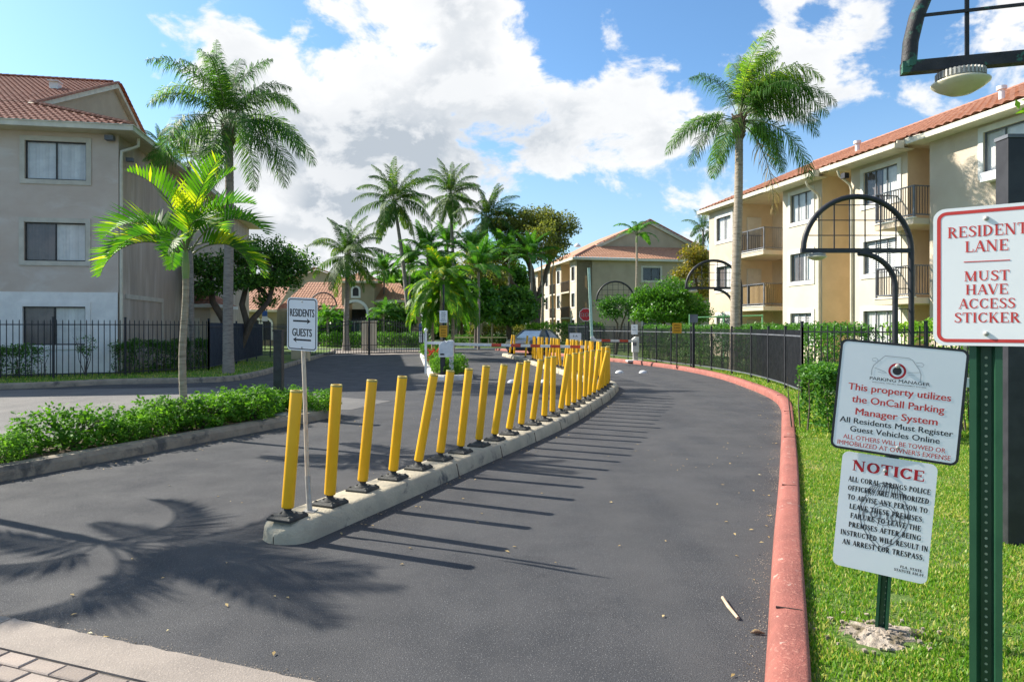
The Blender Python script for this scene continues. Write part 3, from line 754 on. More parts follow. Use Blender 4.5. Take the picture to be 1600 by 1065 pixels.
def window(parent, h, Y=0.0, fl=1, trim=.13, trim_m=None, style='blinds', panes=2, sash=None):
    """window > sash, pane, slat; h = (u0,u1,z0,z1) in the wall's plane (wall looks to -y)"""
    a, b, c, d = h
    tm = trim_m or M['trim']
    f = MB()
    t = trim; o_ = .035
    f.box((a-t, Y-o_, d), (b+t, Y-.002, d+t)); f.box((a-t, Y-o_, c-t), (b+t, Y-.002, c)); f.box((a-t, Y-o_, c), (a, Y-.002, d)); f.box((b, Y-o_, c), (b+t, Y-.002, d))
    W_ = f.build('window', tm, parent)
    s = MB(); y = Y+.045; q = .04
    s.box((a, y, c), (b, y+.04, c+q)); s.box((a, y, d-q), (b, y+.04, d)); s.box((a, y, c+q), (a+q, y+.04, d-q)); s.box((b-q, y, c+q), (b, y+.04, d-q))
    for k in range(1, panes):
        x = a+(b-a)*k/panes; s.box((x-q/2, y-.005, c+q), (x+q/2, y+.035, d-q))
    s.build('sash', sash or M['sash'], W_)
    for k in range(panes):
        x0 = a+(b-a)*k/panes+q/2; x1 = a+(b-a)*(k+1)/panes-q/2
        MB().quad((x0, y+.02, c+q), (x1, y+.02, c+q), (x1, y+.02, d-q), (x0, y+.02, d-q)).build('pane', M['glass'], W_)
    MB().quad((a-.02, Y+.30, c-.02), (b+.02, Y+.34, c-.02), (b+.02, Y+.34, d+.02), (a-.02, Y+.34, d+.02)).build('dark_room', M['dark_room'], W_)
    def slats(x0, x1, m, pitch):
        n = int((x1-x0)/pitch); mb = MB()
        for i in range(n):
            x = x0+(i+.5)*pitch; an = .28+.2*math.sin(i*1.7+a*3)
            dx, dy = math.cos(an)*pitch*.52, math.sin(an)*pitch*.52
            mb.quad((x-dx, Y+.14-dy, c+.02), (x+dx, Y+.14+dy, c+.02), (x+dx, Y+.14+dy, d-.02), (x-dx, Y+.14-dy, d-.02))
        mb.build('blind', m, W_, kind='stuff')
    if style == 'blinds': slats(a, b, M['blind'], .095)
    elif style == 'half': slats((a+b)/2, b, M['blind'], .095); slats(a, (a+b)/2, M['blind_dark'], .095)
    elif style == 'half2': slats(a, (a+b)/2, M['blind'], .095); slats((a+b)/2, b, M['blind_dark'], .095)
    elif style == 'h':
        mb = MB(); z = c+.05
        while z < d-.05:
            mb.quad((a, Y+.11, z), (b, Y+.11, z), (b, Y+.14, z+.062), (a, Y+.14, z+.062)); z += .07
        mb.build('blind', M['blind'], W_, kind='stuff')
    return W_

# =================================================================== SETTING
def flat(name, poly, z, m, kind='structure', label=None):
    me = bpy.data.meshes.new(name); me.from_pydata([(p[0], p[1], z) for p in poly], [], [tuple(range(len(poly)))]); me.update()
    if me.polygons[0].normal.z < 0: me.flip_normals()
    o = obj(name, me, m); o['kind'] = kind
    return o
flat('ground', [(-1800, -400), (1800, -400), (1800, 3000), (-1800, 3000)], -.06, M['far_ground'])
flat('road', [(-40, -8), (30, -8), (30, 70), (-40, 70)], 0, M['asphalt'])

# red kerb of the resident lane (bottom edge on the road side)
redk = smoothpath([(-.9, -2.0), (.16, .7), (1.17, 3.17), (1.52, 4.04), (2.04, 5.33), (2.94, 7.52), (4.48, 11.36), (5.42, 13.8), (5.93, 15.66), (6.3, 18.2), (6.6, 22.0), (6.35, 26.3), (5.4, 30.4), (4.7, 32.6), (3.2, 37), (1.2, 42.5), (-1.2, 48)], .35)
def offset(path, d):
    out = []
    n = len(path)
    for i, p in enumerate(path):
        a = path[max(i-1, 0)]; b = path[min(i+1, n-1)]; t = Vector((b[0]-a[0], b[1]-a[1])).normalized()
        out.append(Vector((p[0]+t.y*d, p[1]-t.x*d)))
    return out
KP = [(0, -.02), (.008, .06), (.022, .115), (.048, .148), (.09, .158), (.175, .158), (.196, .147), (.203, .05)]
mb = MB(); sweep(mb, redk, KP, smooth=True); o = mb.build('kerb_red', M['red_paint'], kind='structure')
# joints in the red kerb
mb = MB()
for p, q in zip(resample(redk, 3.05), resample(redk, 3.05)[1:]):
    t = (q-p).normalized(); rr = Vector((t.y, -t.x)); c = p+rr*.1
    for zz_, of, wd in ((.1600, .108, .13),):
        mb.cbox((p[0]+rr.x*of, p[1]+rr.y*of, zz_-.004), (wd, .007, .012), math.atan2(rr.y, rr.x))
mb.build('kerb_joints', M['joint_dark'], kind='structure')
outer = offset(redk, .195)
verge = [(p[0], p[1]) for p in outer]+[(-1.2, 56), (60, 56), (60, -8), (-.3, -8)]
flat('verge_right', verge, .10, M['lawn'])

# left kerb and verge
lk = smoothpath([(-36, 12.6), (-20, 16.3), (-13.5, 18), (-11.5, 19.5), (-9.6, 20.0), (-8.5, 20.8), (-8.5, 23.5), (-9.0, 27), (-9.7, 32), (-10.2, 36), (-11, 42), (-12.2, 47)], .4)
mb = MB(); sweep(mb, lk, [(0, -.02), (-.01, .1), (-.05, .15), (-.2, .155), (-.24, .08)], smooth=True); mb.build('kerb_left', M['kerb_old'], kind='structure')
inner = offset(lk, -.22)
flat('verge_left', [(p[0], p[1]) for p in inner]+[(-60, 47), (-60, 5)], .10, M['lawn'])
flat('exit_lane', [(-40, -7), (-10.6, -7), (-5.1, 12.4), (-4.2, 13.3), (-3.2, 13.6), (-2.7, 15.2), (-8.4, 18.6), (-12.5, 17.9), (-40, 11)], .004, M['asphalt_lit'])
flat('paved_court', [(-13, 38), (-4.6, 42), (-3.9, 48), (-20, 48)], .008, M['band'])
flat('lawn_far', [(-60, 47.9), (-2.5, 49.5), (60, 56.2), (60, 75), (-60, 75)], .09, M['lawn'])
mb = MB(); sweep(mb, [(-14, 47.8), (-4, 49), (4, 50.2)], [(0, 0), (.01, .13), (.15, .14), (.2, .05)]); mb.build('kerb_far', M['kerb_white'], kind='structure')
mb = MB(); sweep(mb, smoothpath([(-3.5, 40.8), (-1.5, 41.4), (-.1, 41.2)], .5), [(-.12, .012), (.12, .012)]); mb.build('gutter_line', M['kerb_white'], kind='structure')

# concrete band and pavers bottom left
bdir = Vector((.94, -.34)).normalized(); bn = Vector((-bdir.y*-1, -bdir.x)).normalized()
bn = Vector((-.34, -.94)).normalized()
B0 = Vector((-2.89, 3.856))
def bp(s, t, z=0): q = B0+bdir*s+bn*t; return (q.x, q.y, z)
mb = MB()
for s0, s1 in ((-3.2, -1.42), (-1.412, .1), (.108, 2.9), (2.908, 5.4)):
    rr_ = random.Random(int(s0*10)); top = []; n = int((s1-s0)/.05)
    for i in range(n+1):
        s = s0+(s1-s0)*i/n
        top.append(bp(s, rr_.uniform(-.006, .006)))
    poly = top+[bp(s1, .262), bp(s0, .262)]
    mb.prism([(p[0], p[1]) for p in poly][::-1], -.02, .022)
mb.build('concrete_band', M['band'], kind='structure')
walk = flat('paver_walk', [bp(-3.2, .262)[:2], bp(5.4, .262)[:2], bp(5.4, 3.3)[:2], bp(-3.2, 3.3)[:2]], .012, M['joint'])
def paver_mesh(L, w_):
    b = MB(); h = .022; e = .006
    lo = [(e, e), (L-e, e), (L-e, w_-e), (e, w_-e)]; f = [(0, 0), (L, 0), (L, w_), (0, w_)]
    b.add([(*p, -.02) for p in f]+[(*p, h-.005) for p in f]+[(*p, h) for p in lo], [(0,1,5,4), (1,2,6,5), (2,3,7,6), (3,0,4,7), (4,5,9,8), (5,6,10,9), (6,7,11,10), (7,4,8,11), (8,9,10,11)])
    me = b.mesh('paver'); me.materials.append(M['paver']); return me
pmv = [paver_mesh(.192, .098), paver_mesh(.192, .098)]
ang = math.atan2(bdir.y, bdir.x); rr_ = random.Random(4); cnt = 0
for row in range(9):
    for k in range(26):
        s = -2.9+k*.2+(.1 if row % 2 else 0)
        t = .275+row*.106
        p = bp(s, t+.098)
        o = obj('paver', pmv[0], None, walk); o.location = (p[0], p[1], rr_.uniform(-.003, .002)); o.rotation_euler = (rr_.uniform(-.008, .008), rr_.uniform(-.008, .008), ang+rr_.uniform(-.006, .006)); cnt += 1

# ------------------------------------------------------------------ median kerb with the rows of yellow posts
P1 = [(449.5, 809, 463.4, 609), (515.5, 787, 526, 600), (566.7, 764.5, 581.5, 592.6), (614.5, 747, 629, 587), (654, 731.5, 678, 584), (688, 717.6, 704, 578), (719.7, 706.5, 733, 575),
      (748.3, 695.8, 760, 570.5), (773, 686.8, 788, 568.6), (795.7, 678, 812.8, 566), (814.4, 670, 824, 563), (832.5, 662.6, 845, 561), (850.5, 656.6, 856, 557), (863.3, 649.6, 864.7, 556),
      (876.5, 644.8, 889, 553), (887.4, 639.8, 890, 555), (896.6, 634.8, 898, 551), (905, 629.8, 908, 550), (914, 625.2, 917, 547.5), (921, 622, 926, 546.5), (927.8, 618.2, 936, 546), (934.7, 614.2, 949, 548),
      (940.2, 610.6, 942, 541), (944.6, 607.2, 949, 541), (948.2, 604, 951, 543), (950.8, 600.4, 950, 540)]
row1 = [G(a, b, .16) for a, b, _, _ in P1]
row2w = [(2.62, 19.0), (2.40, 20.2), (2.15, 21.7), (1.80, 24.5), (1.35, 27.6), (.61, 33.2), (.0, 36.6), (-.35, 38.6)]
mid = [(-1.735, 5.37)]+[(p.x, p.y) for p in row1[3::3]]+[(2.62, 18.4)]+row2w[1:]
mpath = smoothpath(mid, .25)
MK = [(-.225, -.02), (-.218, .05), (-.208, .10), (-.192, .135), (-.170, .154), (-.14, .160), (-.05, .161), (.05, .161), (.14, .160), (.170, .154), (.192, .135), (.208, .10), (.218, .05), (.225, -.02)]
mb = MB()
# rounded nose: shrink the profile over the first centimetres
pts = [Vector(p) for p in mpath]; vs = []; k = len(MK)
d0 = (pts[1]-pts[0]).normalized(); start = pts[0]
nose = []
for i in range(7):
    a = R(90*i/6); nose.append((start-d0*.2*math.cos(a), max(.02, math.sin(a)), .35+.65*math.sin(a)))
seq = nose+[(p, 1.0, 1.0) for p in pts[1:]]
for i, (p, sw_, sh) in enumerate(seq):
    a = seq[max(i-1, 0)][0]; b = seq[min(i+1, len(seq)-1)][0]; t = (b-a).normalized(); rr = Vector((t.y, -t.x))
    for o_, z in MK: vs.append((p.x+rr.x*o_*sw_, p.y+rr.y*o_*sw_, z*sh if z > 0 else z))
fs = [(i*k+q, i*k+q+1, (i+1)*k+q+1, (i+1)*k+q) for i in range(len(seq)-1) for q in range(k-1)]
mb.add(vs, fs, True); mb.add(vs[-k:], [tuple(range(k))])
me = mb.mesh('median_kerb'); obj('median_kerb', me, M['kerb_concrete'], kind='structure')
mb = MB()
rs_ = resample(mpath, 1.22)
for p, q in list(zip(rs_, rs_[1:]))[2:]:
    t = (q-p).normalized(); mb.cbox((p.x, p.y, .1585), (.30, .007, .008), math.atan2(-t.x, t.y)); rr = Vector((t.y, -t.x))
    for sgn in (1, -1): mb.bar((p.x+rr.x*.2*sgn, p.y+rr.y*.2*sgn, .138), (p.x+rr.x*.232*sgn, p.y+rr.y*.232*sgn, .0), .007, .007)
mb.build('median_joints', M['joint_dark'], kind='structure')

# ------------------------------------------------------------------ planted islands
def island(name, poly, zin=.11, km='kerb_concrete', w_=.2):
    mb = MB(); sweep(mb, poly, [(.0, -.02), (-.012, .1), (-.04, .150), (-w_, .155), (-w_-.01, .05)], closed=True)
    o = mb.build(name+'_kerb', M[km], kind='structure')
    n = len(poly); inner = offset(list(poly)+[poly[0]], -w_*.7)[:n]
    flat(name+'_soil', inner, zin, M['soil'])
IA = Vector((-5.45, 7.27)); IB = Vector((-3.32, 12.3)); idir = (IB-IA).normalized(); inrm = Vector((-idir.y, idir.x))
pa = IA-idir*5.5
isl = [pa+inrm*0, ]
isl = [tuple(pa+(IB-pa)*i/16) for i in range(17)]
cen = IB+inrm*.75
for i in range(1, 9):
    a = PI*i/9; isl.append(tuple(cen+idir*math.sin(a)*.75-inrm*math.cos(a)*.75))
isl += [tuple(pa+(IB-pa)*i/16+inrm*1.5) for i in range(16, -1, -1)]
island('hedge_island', isl, km='kerb_old')
mb = MB(); c_ = IB+inrm*.62+idir*.05
mb.prism([tuple(c_+idir*a+inrm*b) for a, b in ((-.95, -.42), (.3, -.42), (.3, .5), (-.95, .5))], .06, .148); mb.build('concrete_pad', M['concrete'], kind='structure')
GA = Vector((-2.62, 21.6)); gdir = Vector((-.152, 1)).normalized(); gn = Vector((gdir.y, -gdir.x))
g2 = [tuple(GA+gdir*i*1.0) for i in range(18)]
isl2 = g2[::-1][:]
cen2 = GA+gn*.7
isl2 = [tuple(GA+gdir*17.2*i/12) for i in range(12, -1, -1)]
for i in range(1, 8):
    a = PI*i/8; isl2.append(tuple(cen2-gn*math.cos(a)*.7-gdir*math.sin(a)*.6))
isl2 += [tuple(GA+gn*1.4+gdir*17.2*i/12) for i in range(0, 13)]
island('guest_island', isl2, km='kerb_white', w_=.15)

# ================================================================== FENCES
def box_mesh(name, lo, hi, m):
    b = MB(); b.box(lo, hi); me = b.mesh(name); me.materials.append(m); return me
def spear_mesh(h, m, w_=.019):
    b = MB(); b.box((-w_/2, -w_/2, .06), (w_/2, w_/2, h-.05))
    b.add([(-w_/2, -w_/2, h-.05), (w_/2, -w_/2, h-.05), (w_/2, w_/2, h-.05), (-w_/2, w_/2, h-.05), (0, 0, h)], [(0,1,4), (1,2,4), (2,3,4), (3,0,4)])
    me = b.mesh('picket'); me.materials.append(m); return me
def picket_fence(name, label, path, h=1.72, sp=.13, post_sp=1.95, m='iron', z=.1, mesh=False, base=None, rails=(1.0, .13), cap=True, railm=None, first_post=0):
    path = [Vector(p[:2]) for p in path]
    t = thing(name, label, 'fence', (path[0].x, path[0].y, z), 0)
    loc0 = path[0]
    pm = MB(); pw = .05; pm.box((-pw/2, -pw/2, -.05), (pw/2, pw/2, h+.05)); pm.box((-pw*.62, -pw*.62, h+.05), (pw*.62, pw*.62, h+.075)); pme = pm.mesh('post'); pme.materials.append(M[m])
    for p in resample(path, post_sp)+[path[-1]]:
        obj('post', pme, None, t, loc=(p.x-loc0.x, p.y-loc0.y, 0))
    for rz_ in rails:
        zz_ = (h-.16) if rz_ == 1.0 else rz_
        b = MB()
        for a, c in zip(path[:-1], path[1:]):
            b.bar((a.x-loc0.x, a.y-loc0.y, zz_), (c.x-loc0.x, c.y-loc0.y, zz_), .03, .032)
        b.build('rail', M[railm or m], t)
    if mesh:
        b = MB(); w_ = .0085
        for p in resample(path, .042):
            x, y = p.x-loc0.x, p.y-loc0.y
            b.box((x-w_/2, y-w_/2, .12), (x+w_/2, y+w_/2, h-.02))
        b.build('bars', M[m], t, kind='stuff')
    else:
        sm = spear_mesh(h, M[m])
        for p in resample(path, sp)[:290]:
            obj('picket', sm, None, t, loc=(p.x-loc0.x, p.y-loc0.y, 0))
    return t
rf = smoothpath([(6.5, 15.3), (6.95, 17.9), (7.2, 21.1), (6.95, 24.5), (6.4, 27.4), (5.9, 31.0), (5.0, 34.8), (4.2, 37.5)], .5)
picket_fence('mesh_fence', 'black mesh fence with grey top rail curving behind the red kerb', rf, h=1.50, post_sp=1.75, mesh=True, railm='iron_grey')
picket_fence('spear_fence', 'black spear topped picket fence behind the parking manager sign', [(6.5, 15.3), (12.6, 10.2)], h=1.60, sp=.135, post_sp=2.4)
picket_fence('spear_fence', 'black picket fence in front of the white based corner of the left building', [(-25, 17.2), (-15, 20), (-12.4, 21.2), (-10.75, 24.2)], h=1.78, sp=.155, post_sp=1.95)
picket_fence('blue_mesh_fence', 'dark blue mesh fence running from the tall palm trunk to the closed gate', [(-10.75, 24.2), (-11.6, 29), (-12.6, 34.5), (-11.4, 37.3)], h=1.72, post_sp=2.2, mesh=True, m='iron_blue')
picket_fence('blue_mesh_fence', 'blue grey mesh fence behind the stop sign', [(4.2, 37.5), (3.4, 41), (9, 42.5)], h=1.7, post_sp=1.8, mesh=True, m='iron_blue')

def gate_leaf(label, a, b, h0, h1, hinge_left=True):
    a = Vector(a); b = Vector(b); L = (b-a).length
    t = thing('iron_gate', label, 'gate', (a.x, a.y, .05), math.atan2((b-a).y, (b-a).x), 'two leaves of the arched iron gate')
    n = int(L/.155)
    top = lambda s: h0+(h1-h0)*math.sin(PI/2*s)**1.3 if hinge_left else h0+(h1-h0)*math.sin(PI/2*(1-s))**1.3
    f = MB(); f.box((0, -.03, 0), (.06, .03, top(0)+.05)); f.box((L-.06, -.03, 0), (L, .03, top(1)+.05)); f.box((.06, -.02, .05), (L-.06, .02, .11)); f.box((.06, -.02, .52), (L-.06, .02, .56))
    for q in range(16):
        s0, s1 = q/16, (q+1)/16
        for dz in (-.10, -.28): f.bar((L*s0, 0, top(s0)+dz), (L*s1, 0, top(s1)+dz), .03, .04)
    f.build('gate_frame', M['iron'], t)
    w_ = .022
    for i in range(1, n):
        s = i/n; h = top(s); b_ = MB()
        b_.box((L*s-w_/2, -w_/2, .08), (L*s+w_/2, w_/2, h)); b_.add([(L*s-w_/2, -w_/2, h), (L*s+w_/2, -w_/2, h), (L*s+w_/2, w_/2, h), (L*s-w_/2, w_/2, h), (L*s, 0, h+.06)], [(0,1,4), (1,2,4), (2,3,4), (3,0,4)])
        b_.build('picket', M['iron'], t)
gm = (-8.25, 39.45)
gate_leaf('left leaf of the arched iron gate, hinged beside the tan pillar', (-11.1, 37.5), gm, 1.62, 2.12, True)
gate_leaf('right leaf of the arched iron gate, hinged beside the guest island', gm, (-5.4, 41.4), 1.62, 2.12, False)

# ================================================================== LEFT APARTMENT BUILDING
rzL = math.atan2(.18, .984)
LB = thing('apartment_building', 'taupe three storey apartment building with white ground floor and dark tiled roof on the left', 'building', (-13.2, 22.9, .0), rzL)
# local: x to the right along the front, y backwards; corner at the origin, front wall runs to x = -16
EZ = 8.1
fw = [(-2.82, -.98, 6.50, 7.77), (-2.84, -1.0, 3.82, 5.09), (-2.88, -1.0, 1.05, 2.32), (-8.6, -6.7, 6.50, 7.77), (-8.6, -6.7, 3.82, 5.09), (-8.6, -6.7, 1.05, 2.32)]
mb = MB(); holes_wall(mb, -15, 0, 2.80, EZ, [h for h in fw if h[2] > 2.8]); mb.build('front_wall', M['wall_taupe'], LB)
mb = MB(); holes_wall(mb, -15, -.02, 0, 2.80, [h for h in fw if h[2] < 2.8], Y=-.012)
mb.quad((-15, -.012, 2.8), (-.02, -.012, 2.8), (-.02, 0, 2.8), (-15, 0, 2.8)); mb.build('lower_wall', M['wall_low'], LB)
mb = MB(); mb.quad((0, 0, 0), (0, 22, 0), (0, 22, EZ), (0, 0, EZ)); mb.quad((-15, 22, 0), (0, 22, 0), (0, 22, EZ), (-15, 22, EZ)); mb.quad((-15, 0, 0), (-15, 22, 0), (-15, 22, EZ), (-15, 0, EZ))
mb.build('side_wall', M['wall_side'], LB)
for h, st in zip(fw, ('blinds', 'half2b', 'half2b', 'blinds', 'half', 'blinds')):
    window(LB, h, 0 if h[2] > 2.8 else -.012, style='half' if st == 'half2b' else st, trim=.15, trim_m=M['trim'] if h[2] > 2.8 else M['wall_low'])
# framed panel and bands on the side wall (raised stucco)
mb = MB()
mb.box((.002, .6, 2.62), (.03, 4.6, 2.78)); mb.box((.002, 4.45, .3), (.03, 4.6, 2.62)); mb.build('stucco_band', M['trim'], LB)
# eaves, gutter, roof
ov = .55; p_ = .445
x0, x1, y0, y1 = -15.5, ov, -ov, 22+ov
mb = MB(); mb.box((x0, y0, EZ-.02), (x1, y0+.65, EZ+.02)); mb.box((x1-.65, y0+.65, EZ-.02), (x1, y1, EZ+.02)); mb.build('soffit', M['soffit'], LB)
mb = MB(); mb.box((x0, y0-.12, EZ-.02), (x1+.12, y0, EZ+.17)); mb.box((x1, y0, EZ-.02), (x1+.12, y1, EZ+.17))
mb.box((x0, y0-.15, EZ+.14), (x1+.15, y0-.12, EZ+.17)); mb.box((x1+.12, y0-.12, EZ+.14), (x1+.15, y1, EZ+.17)); mb.build('gutter', M['gutter'], LB)
RZ = EZ+.17; ridge_y = (y0+y1)/2; a_ = 3.7; ax_ = 4.7
def rz_(d): return RZ+d*p_
roof = MB()
H1 = (x1-ax_, y0+a_, rz_(a_)); ridgeE = (x1-ax_, ridge_y, rz_(ridge_y-y0)); ridgeW = (x0, ridge_y, rz_(ridge_y-y0)); H2 = (x1-ax_, y1-a_, rz_(a_))
tile_slope(roof, (x0, y0, RZ), (x1, y0, RZ), H1, (x0, y0+a_, rz_(a_)), .21, .36, .04, .03)
tile_slope(roof, (x0, y0+a_, rz_(a_)), (x1-ax_+.25, y0+a_, rz_(a_)), (x1-ax_+.25, ridge_y, rz_(ridge_y-y0)), ridgeW, .21, .36, .04, .03)
tile_slope(roof, (x1, y0, RZ), (x1, y1, RZ), (x1-ax_, y1-a_, rz_(a_)), (x1-ax_, y0+a_, rz_(a_)), .21, .36, .04, .03)
roof.quad((x0, y1, RZ), (x1, y1, RZ), H2, (x0, y1-a_, rz_(a_))); roof.quad((x0, y1-a_, rz_(a_)), (x1-ax_+.25, y1-a_, rz_(a_)), (x1-ax_+.25, ridge_y, rz_(ridge_y-y0)), ridgeW)
RO = roof.build('roof', M['tile_dark'], LB)
mb = MB(); gx = x1-ax_
mb.quad((gx, y0+a_-.1, rz_(a_)-.05), (gx, y1-a_+.1, rz_(a_)-.05), (gx, ridge_y, rz_(ridge_y-y0)-.1)); mb.build('gable_wall', M['wall_tan'], LB)
mb = MB()
for s_ in (1, -1):
    A_ = Vector((gx+.12, ridge_y, rz_(ridge_y-y0)-.12)); B_ = Vector((gx+.12, ridge_y-s_*(ridge_y-y0-a_+.2), rz_(a_)-.15)); mb.bar(A_, B_, .22, .2)
mb.build('barge_board', M['gutter'], LB)
cap_tiles((x1, y0, RZ+.05), (H1[0], H1[1], H1[2]+.05), RO, M['tile_cap'], .38, .12)
cap_tiles((gx+.27, y0+a_, rz_(a_)+.05), (gx+.27, ridge_y, ridgeE[2]+.05), RO, M['tile_cap'], .38, .11)
cap_tiles((gx+.27, y1-a_, rz_(a_)+.05), (gx+.27, ridge_y, ridgeE[2]+.05), RO, M['tile_cap'], .38, .11)
cap_tiles((gx, ridge_y, ridgeE[2]+.05), (x0, ridge_y, ridgeE[2]+.05), RO, M['tile_cap'], .38, .12)
mb = MB(); mb.cbox((-5.2, 7.6, rz_(8.15)+.10), (.34, .4, .3)); mb.cbox((-5.2, 7.55, rz_(8.15)+.28), (.42, .48, .05)); mb.build('roof_vent', M['trim_white'], LB)
mb = MB(); mb.tube([(.50, .35, EZ-.02), (.50, .35, EZ-.28), (.30, .22, EZ-.42), (.07, .07, EZ-.55), (.06, .06, EZ-.9), (.06, .06, .2)], .055, 8); mb.build('downspout', M['gutter'], LB)
mb = MB(); mb.cbox((-.2, -.18, EZ-.18), (.26, .22, .16)); mb.cbox((.22, .4, EZ-.75), (.22, .16, .12)); mb.build('flood_light', M['iron_grey'], LB)

# small pump house beside it
SH = thing('utility_shed', 'small cream utility shed with a red tiled roof behind the iron fence', 'shed', (-13.7, 31, .1), rzL)
mb = MB(); mb.box((-2.4, 0, 0), (.0, 3, 2.55)); mb.build('wall', M['wall_cream'], SH)
mb = MB(); tile_slope(mb, (-2.8, -.4, 2.55), (.4, -.4, 2.55), (-.9, 1.5, 3.5), (-1.5, 1.5, 3.5), .24, .36); tile_slope(mb, (.4, -.4, 2.55), (.4, 3.4, 2.55), (-.9, 1.6, 3.5), (-.9, 1.5, 3.5), .24, .36); mb.build('roof', M['tile_red'], SH)
mb = MB(); mb.box((-2.85, -.5, 2.42), (.5, -.4, 2.56)); mb.box((.4, -.4, 2.42), (.5, 3.4, 2.56)); mb.build('fascia', M['trim_white'], SH)
mb = MB(); mb.box((-1.2, -.05, 0), (-.45, -.002, 1.95)); mb.build('door', M['door'], SH)

# ================================================================== RIGHT APARTMENT BUILDING
FAR = Vector((10.92, 37.8)); rzR = math.atan2(-.978, .2065)
RB = thing('apartment_building', 'cream three storey apartment building with iron balconies along the right side', 'building', (FAR.x, FAR.y, 0), rzR)
EZ = 7.95; FZ = [0.0, 2.62, 5.24]
def wz(k, lo=1.02, hi=2.25): return (FZ[k]+lo, FZ[k]+hi)
blocks = {'A': (0, 3.08), 'B': (6.85, 9.6), 'C': (11.34, 14.2), 'D': (15.53, 27)}
win = {'A': [(.85, 2.35)], 'B': [(7.45, 8.95)], 'C': [(12.05, 13.75)], 'D': [(17.55, 19.6), (22.5, 24.5)]}
wallm = {'A': 'wall_cream', 'B': 'wall_white', 'C': 'wall_white', 'D': 'wall_cream'}
for bk, (s0, s1) in blocks.items():
    Yb = -.35 if bk == 'D' else 0.0
    hs = [(a, b, *wz(k)) for a, b in win[bk] for k in range(3)]
    mb = MB(); holes_wall(mb, s0, s1, 0, EZ, hs, Y=Yb); mb.build('front_wall', M[wallm[bk]], RB)
    mb = MB(); mb.quad((s0, Yb, 0), (s0, 2.6, 0), (s0, 2.6, EZ), (s0, Yb, EZ)); mb.quad((s1, Yb, 0), (s1, 2.6, 0), (s1, 2.6, EZ), (s1, Yb, EZ)); mb.build('return_wall', M['wall_yellow'], RB)
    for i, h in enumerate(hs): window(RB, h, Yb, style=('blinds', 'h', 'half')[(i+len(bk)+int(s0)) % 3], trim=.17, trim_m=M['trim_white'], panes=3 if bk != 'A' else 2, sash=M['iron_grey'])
# rear wall planes of the recesses
for a, b in ((3.08, 6.85), (14.2, 15.53)): mb = MB(); holes_wall(mb, a, b, 0, EZ, [], Y=1.9); mb.build('recess_wall', M['wall_yellow'], RB)
mb = MB(); holes_wall(mb, 9.6, 11.34, 0, EZ, [], Y=2.4); mb.build('stair_wall', M['wall_yellow'], RB)
mb = MB(); mb.box((0, 2.6, 0), (27, 13, EZ-.05)); mb.build('rear_mass', M['wall_cream'], RB)
for k in range(3):
    for (a, b) in ((5.15, 6.6),):
        f = MB(); f.box((a, 1.84, FZ[k]+.05), (b, 1.898, FZ[k]+2.12)); d_ = f.build('balcony_door', M['trim_white'], RB)
        MB().box((a+.08, 1.80, FZ[k]+.1), ((a+b)/2-.03, 1.838, FZ[k]+2.05)).build('pane', M['car_glass'], d_)
        MB().box(((a+b)/2+.03, 1.80, FZ[k]+.1), (b-.08, 1.838, FZ[k]+2.05)).build('pane', M['sash'], d_)
    f = MB(); f.box((3.082, .45, FZ[k]+.1), (3.13, 1.25, FZ[k]+2.0)); f.build('storage_door', M['door'], RB)
    f = MB(); f.box((14.5, 1.84, FZ[k]+.05), (15.3, 1.898, FZ[k]+2.1)); f.build('balcony_door', M['sash'], RB)
def balcony(s0, s1, yout, k, yin=1.9, screen=False, side0=True, side1=True):
    z = FZ[k]
    sl = MB(); sl.box((s0, yout, z-.2), (s1, yin, z)); S_ = sl.build('balcony', M['wall_cream'], RB)
    MB().box((s0-.03, yout-.03, z-.002), (s1+.03, yout+.10, z+.035)).build('slab_edge', M['trim_white'], S_)
    r_ = MB(); h = 1.06
    for zz_ in (.12, h): r_.box((s0, yout+.03, z+zz_-.02), (s1, yout+.07, z+zz_+.02))
    for sx in (s0+.02, s1-.02):
        for zz_ in (.12, h): r_.box((sx-.02, yout+.07, z+zz_-.02), (sx+.02, min(yin, 1.2), z+zz_+.02))
    n = max(1, round((s1-s0)/1.5))
    for i in range(n+1): x = s0+.02+(s1-s0-.04)*i/n; r_.box((x-.025, yout+.02, z+.03), (x+.025, yout+.08, z+h+.02))
    r_.build('railing', M['iron_grey'], S_)
    b_ = MB(); x = s0+.1
    while x < s1-.05: b_.box((x-.009, yout+.04, z+.12), (x+.009, yout+.058, z+h)); x += .105
    y = yout+.15
    while y < 1.1:
        for sx in (s0+.02, s1-.02): b_.box((sx-.009, y-.009, z+.12), (sx+.009, y+.009, z+h))
        y += .105
    b_.build('balusters', M['iron'], S_, kind='stuff')
    if screen:
        mb = MB(); rr_ = random.Random(3)
        for i in range(26):
            x = s0+.1+i*(s1-s0-.2)/26; mb.box((x, yout+.10, z+.1), (x+(s1-s0-.2)/26-.012, yout+.118+rr_.uniform(0, .01), z+1.02+rr_.uniform(-.02, .05)))
        for i in range(8): mb.box((s1-.07, yout+.15+i*.11, z+.1), (s1-.05, yout+.24+i*.11, z+1.05))
        mb.build('bamboo_screen', M['lattice'], S_)
    return S_
for k in (1, 2): balcony(3.2, 6.0, -.45, k, screen=(k == 1))
for k in (1, 2): balcony(13.75, 15.50, -.95, k)
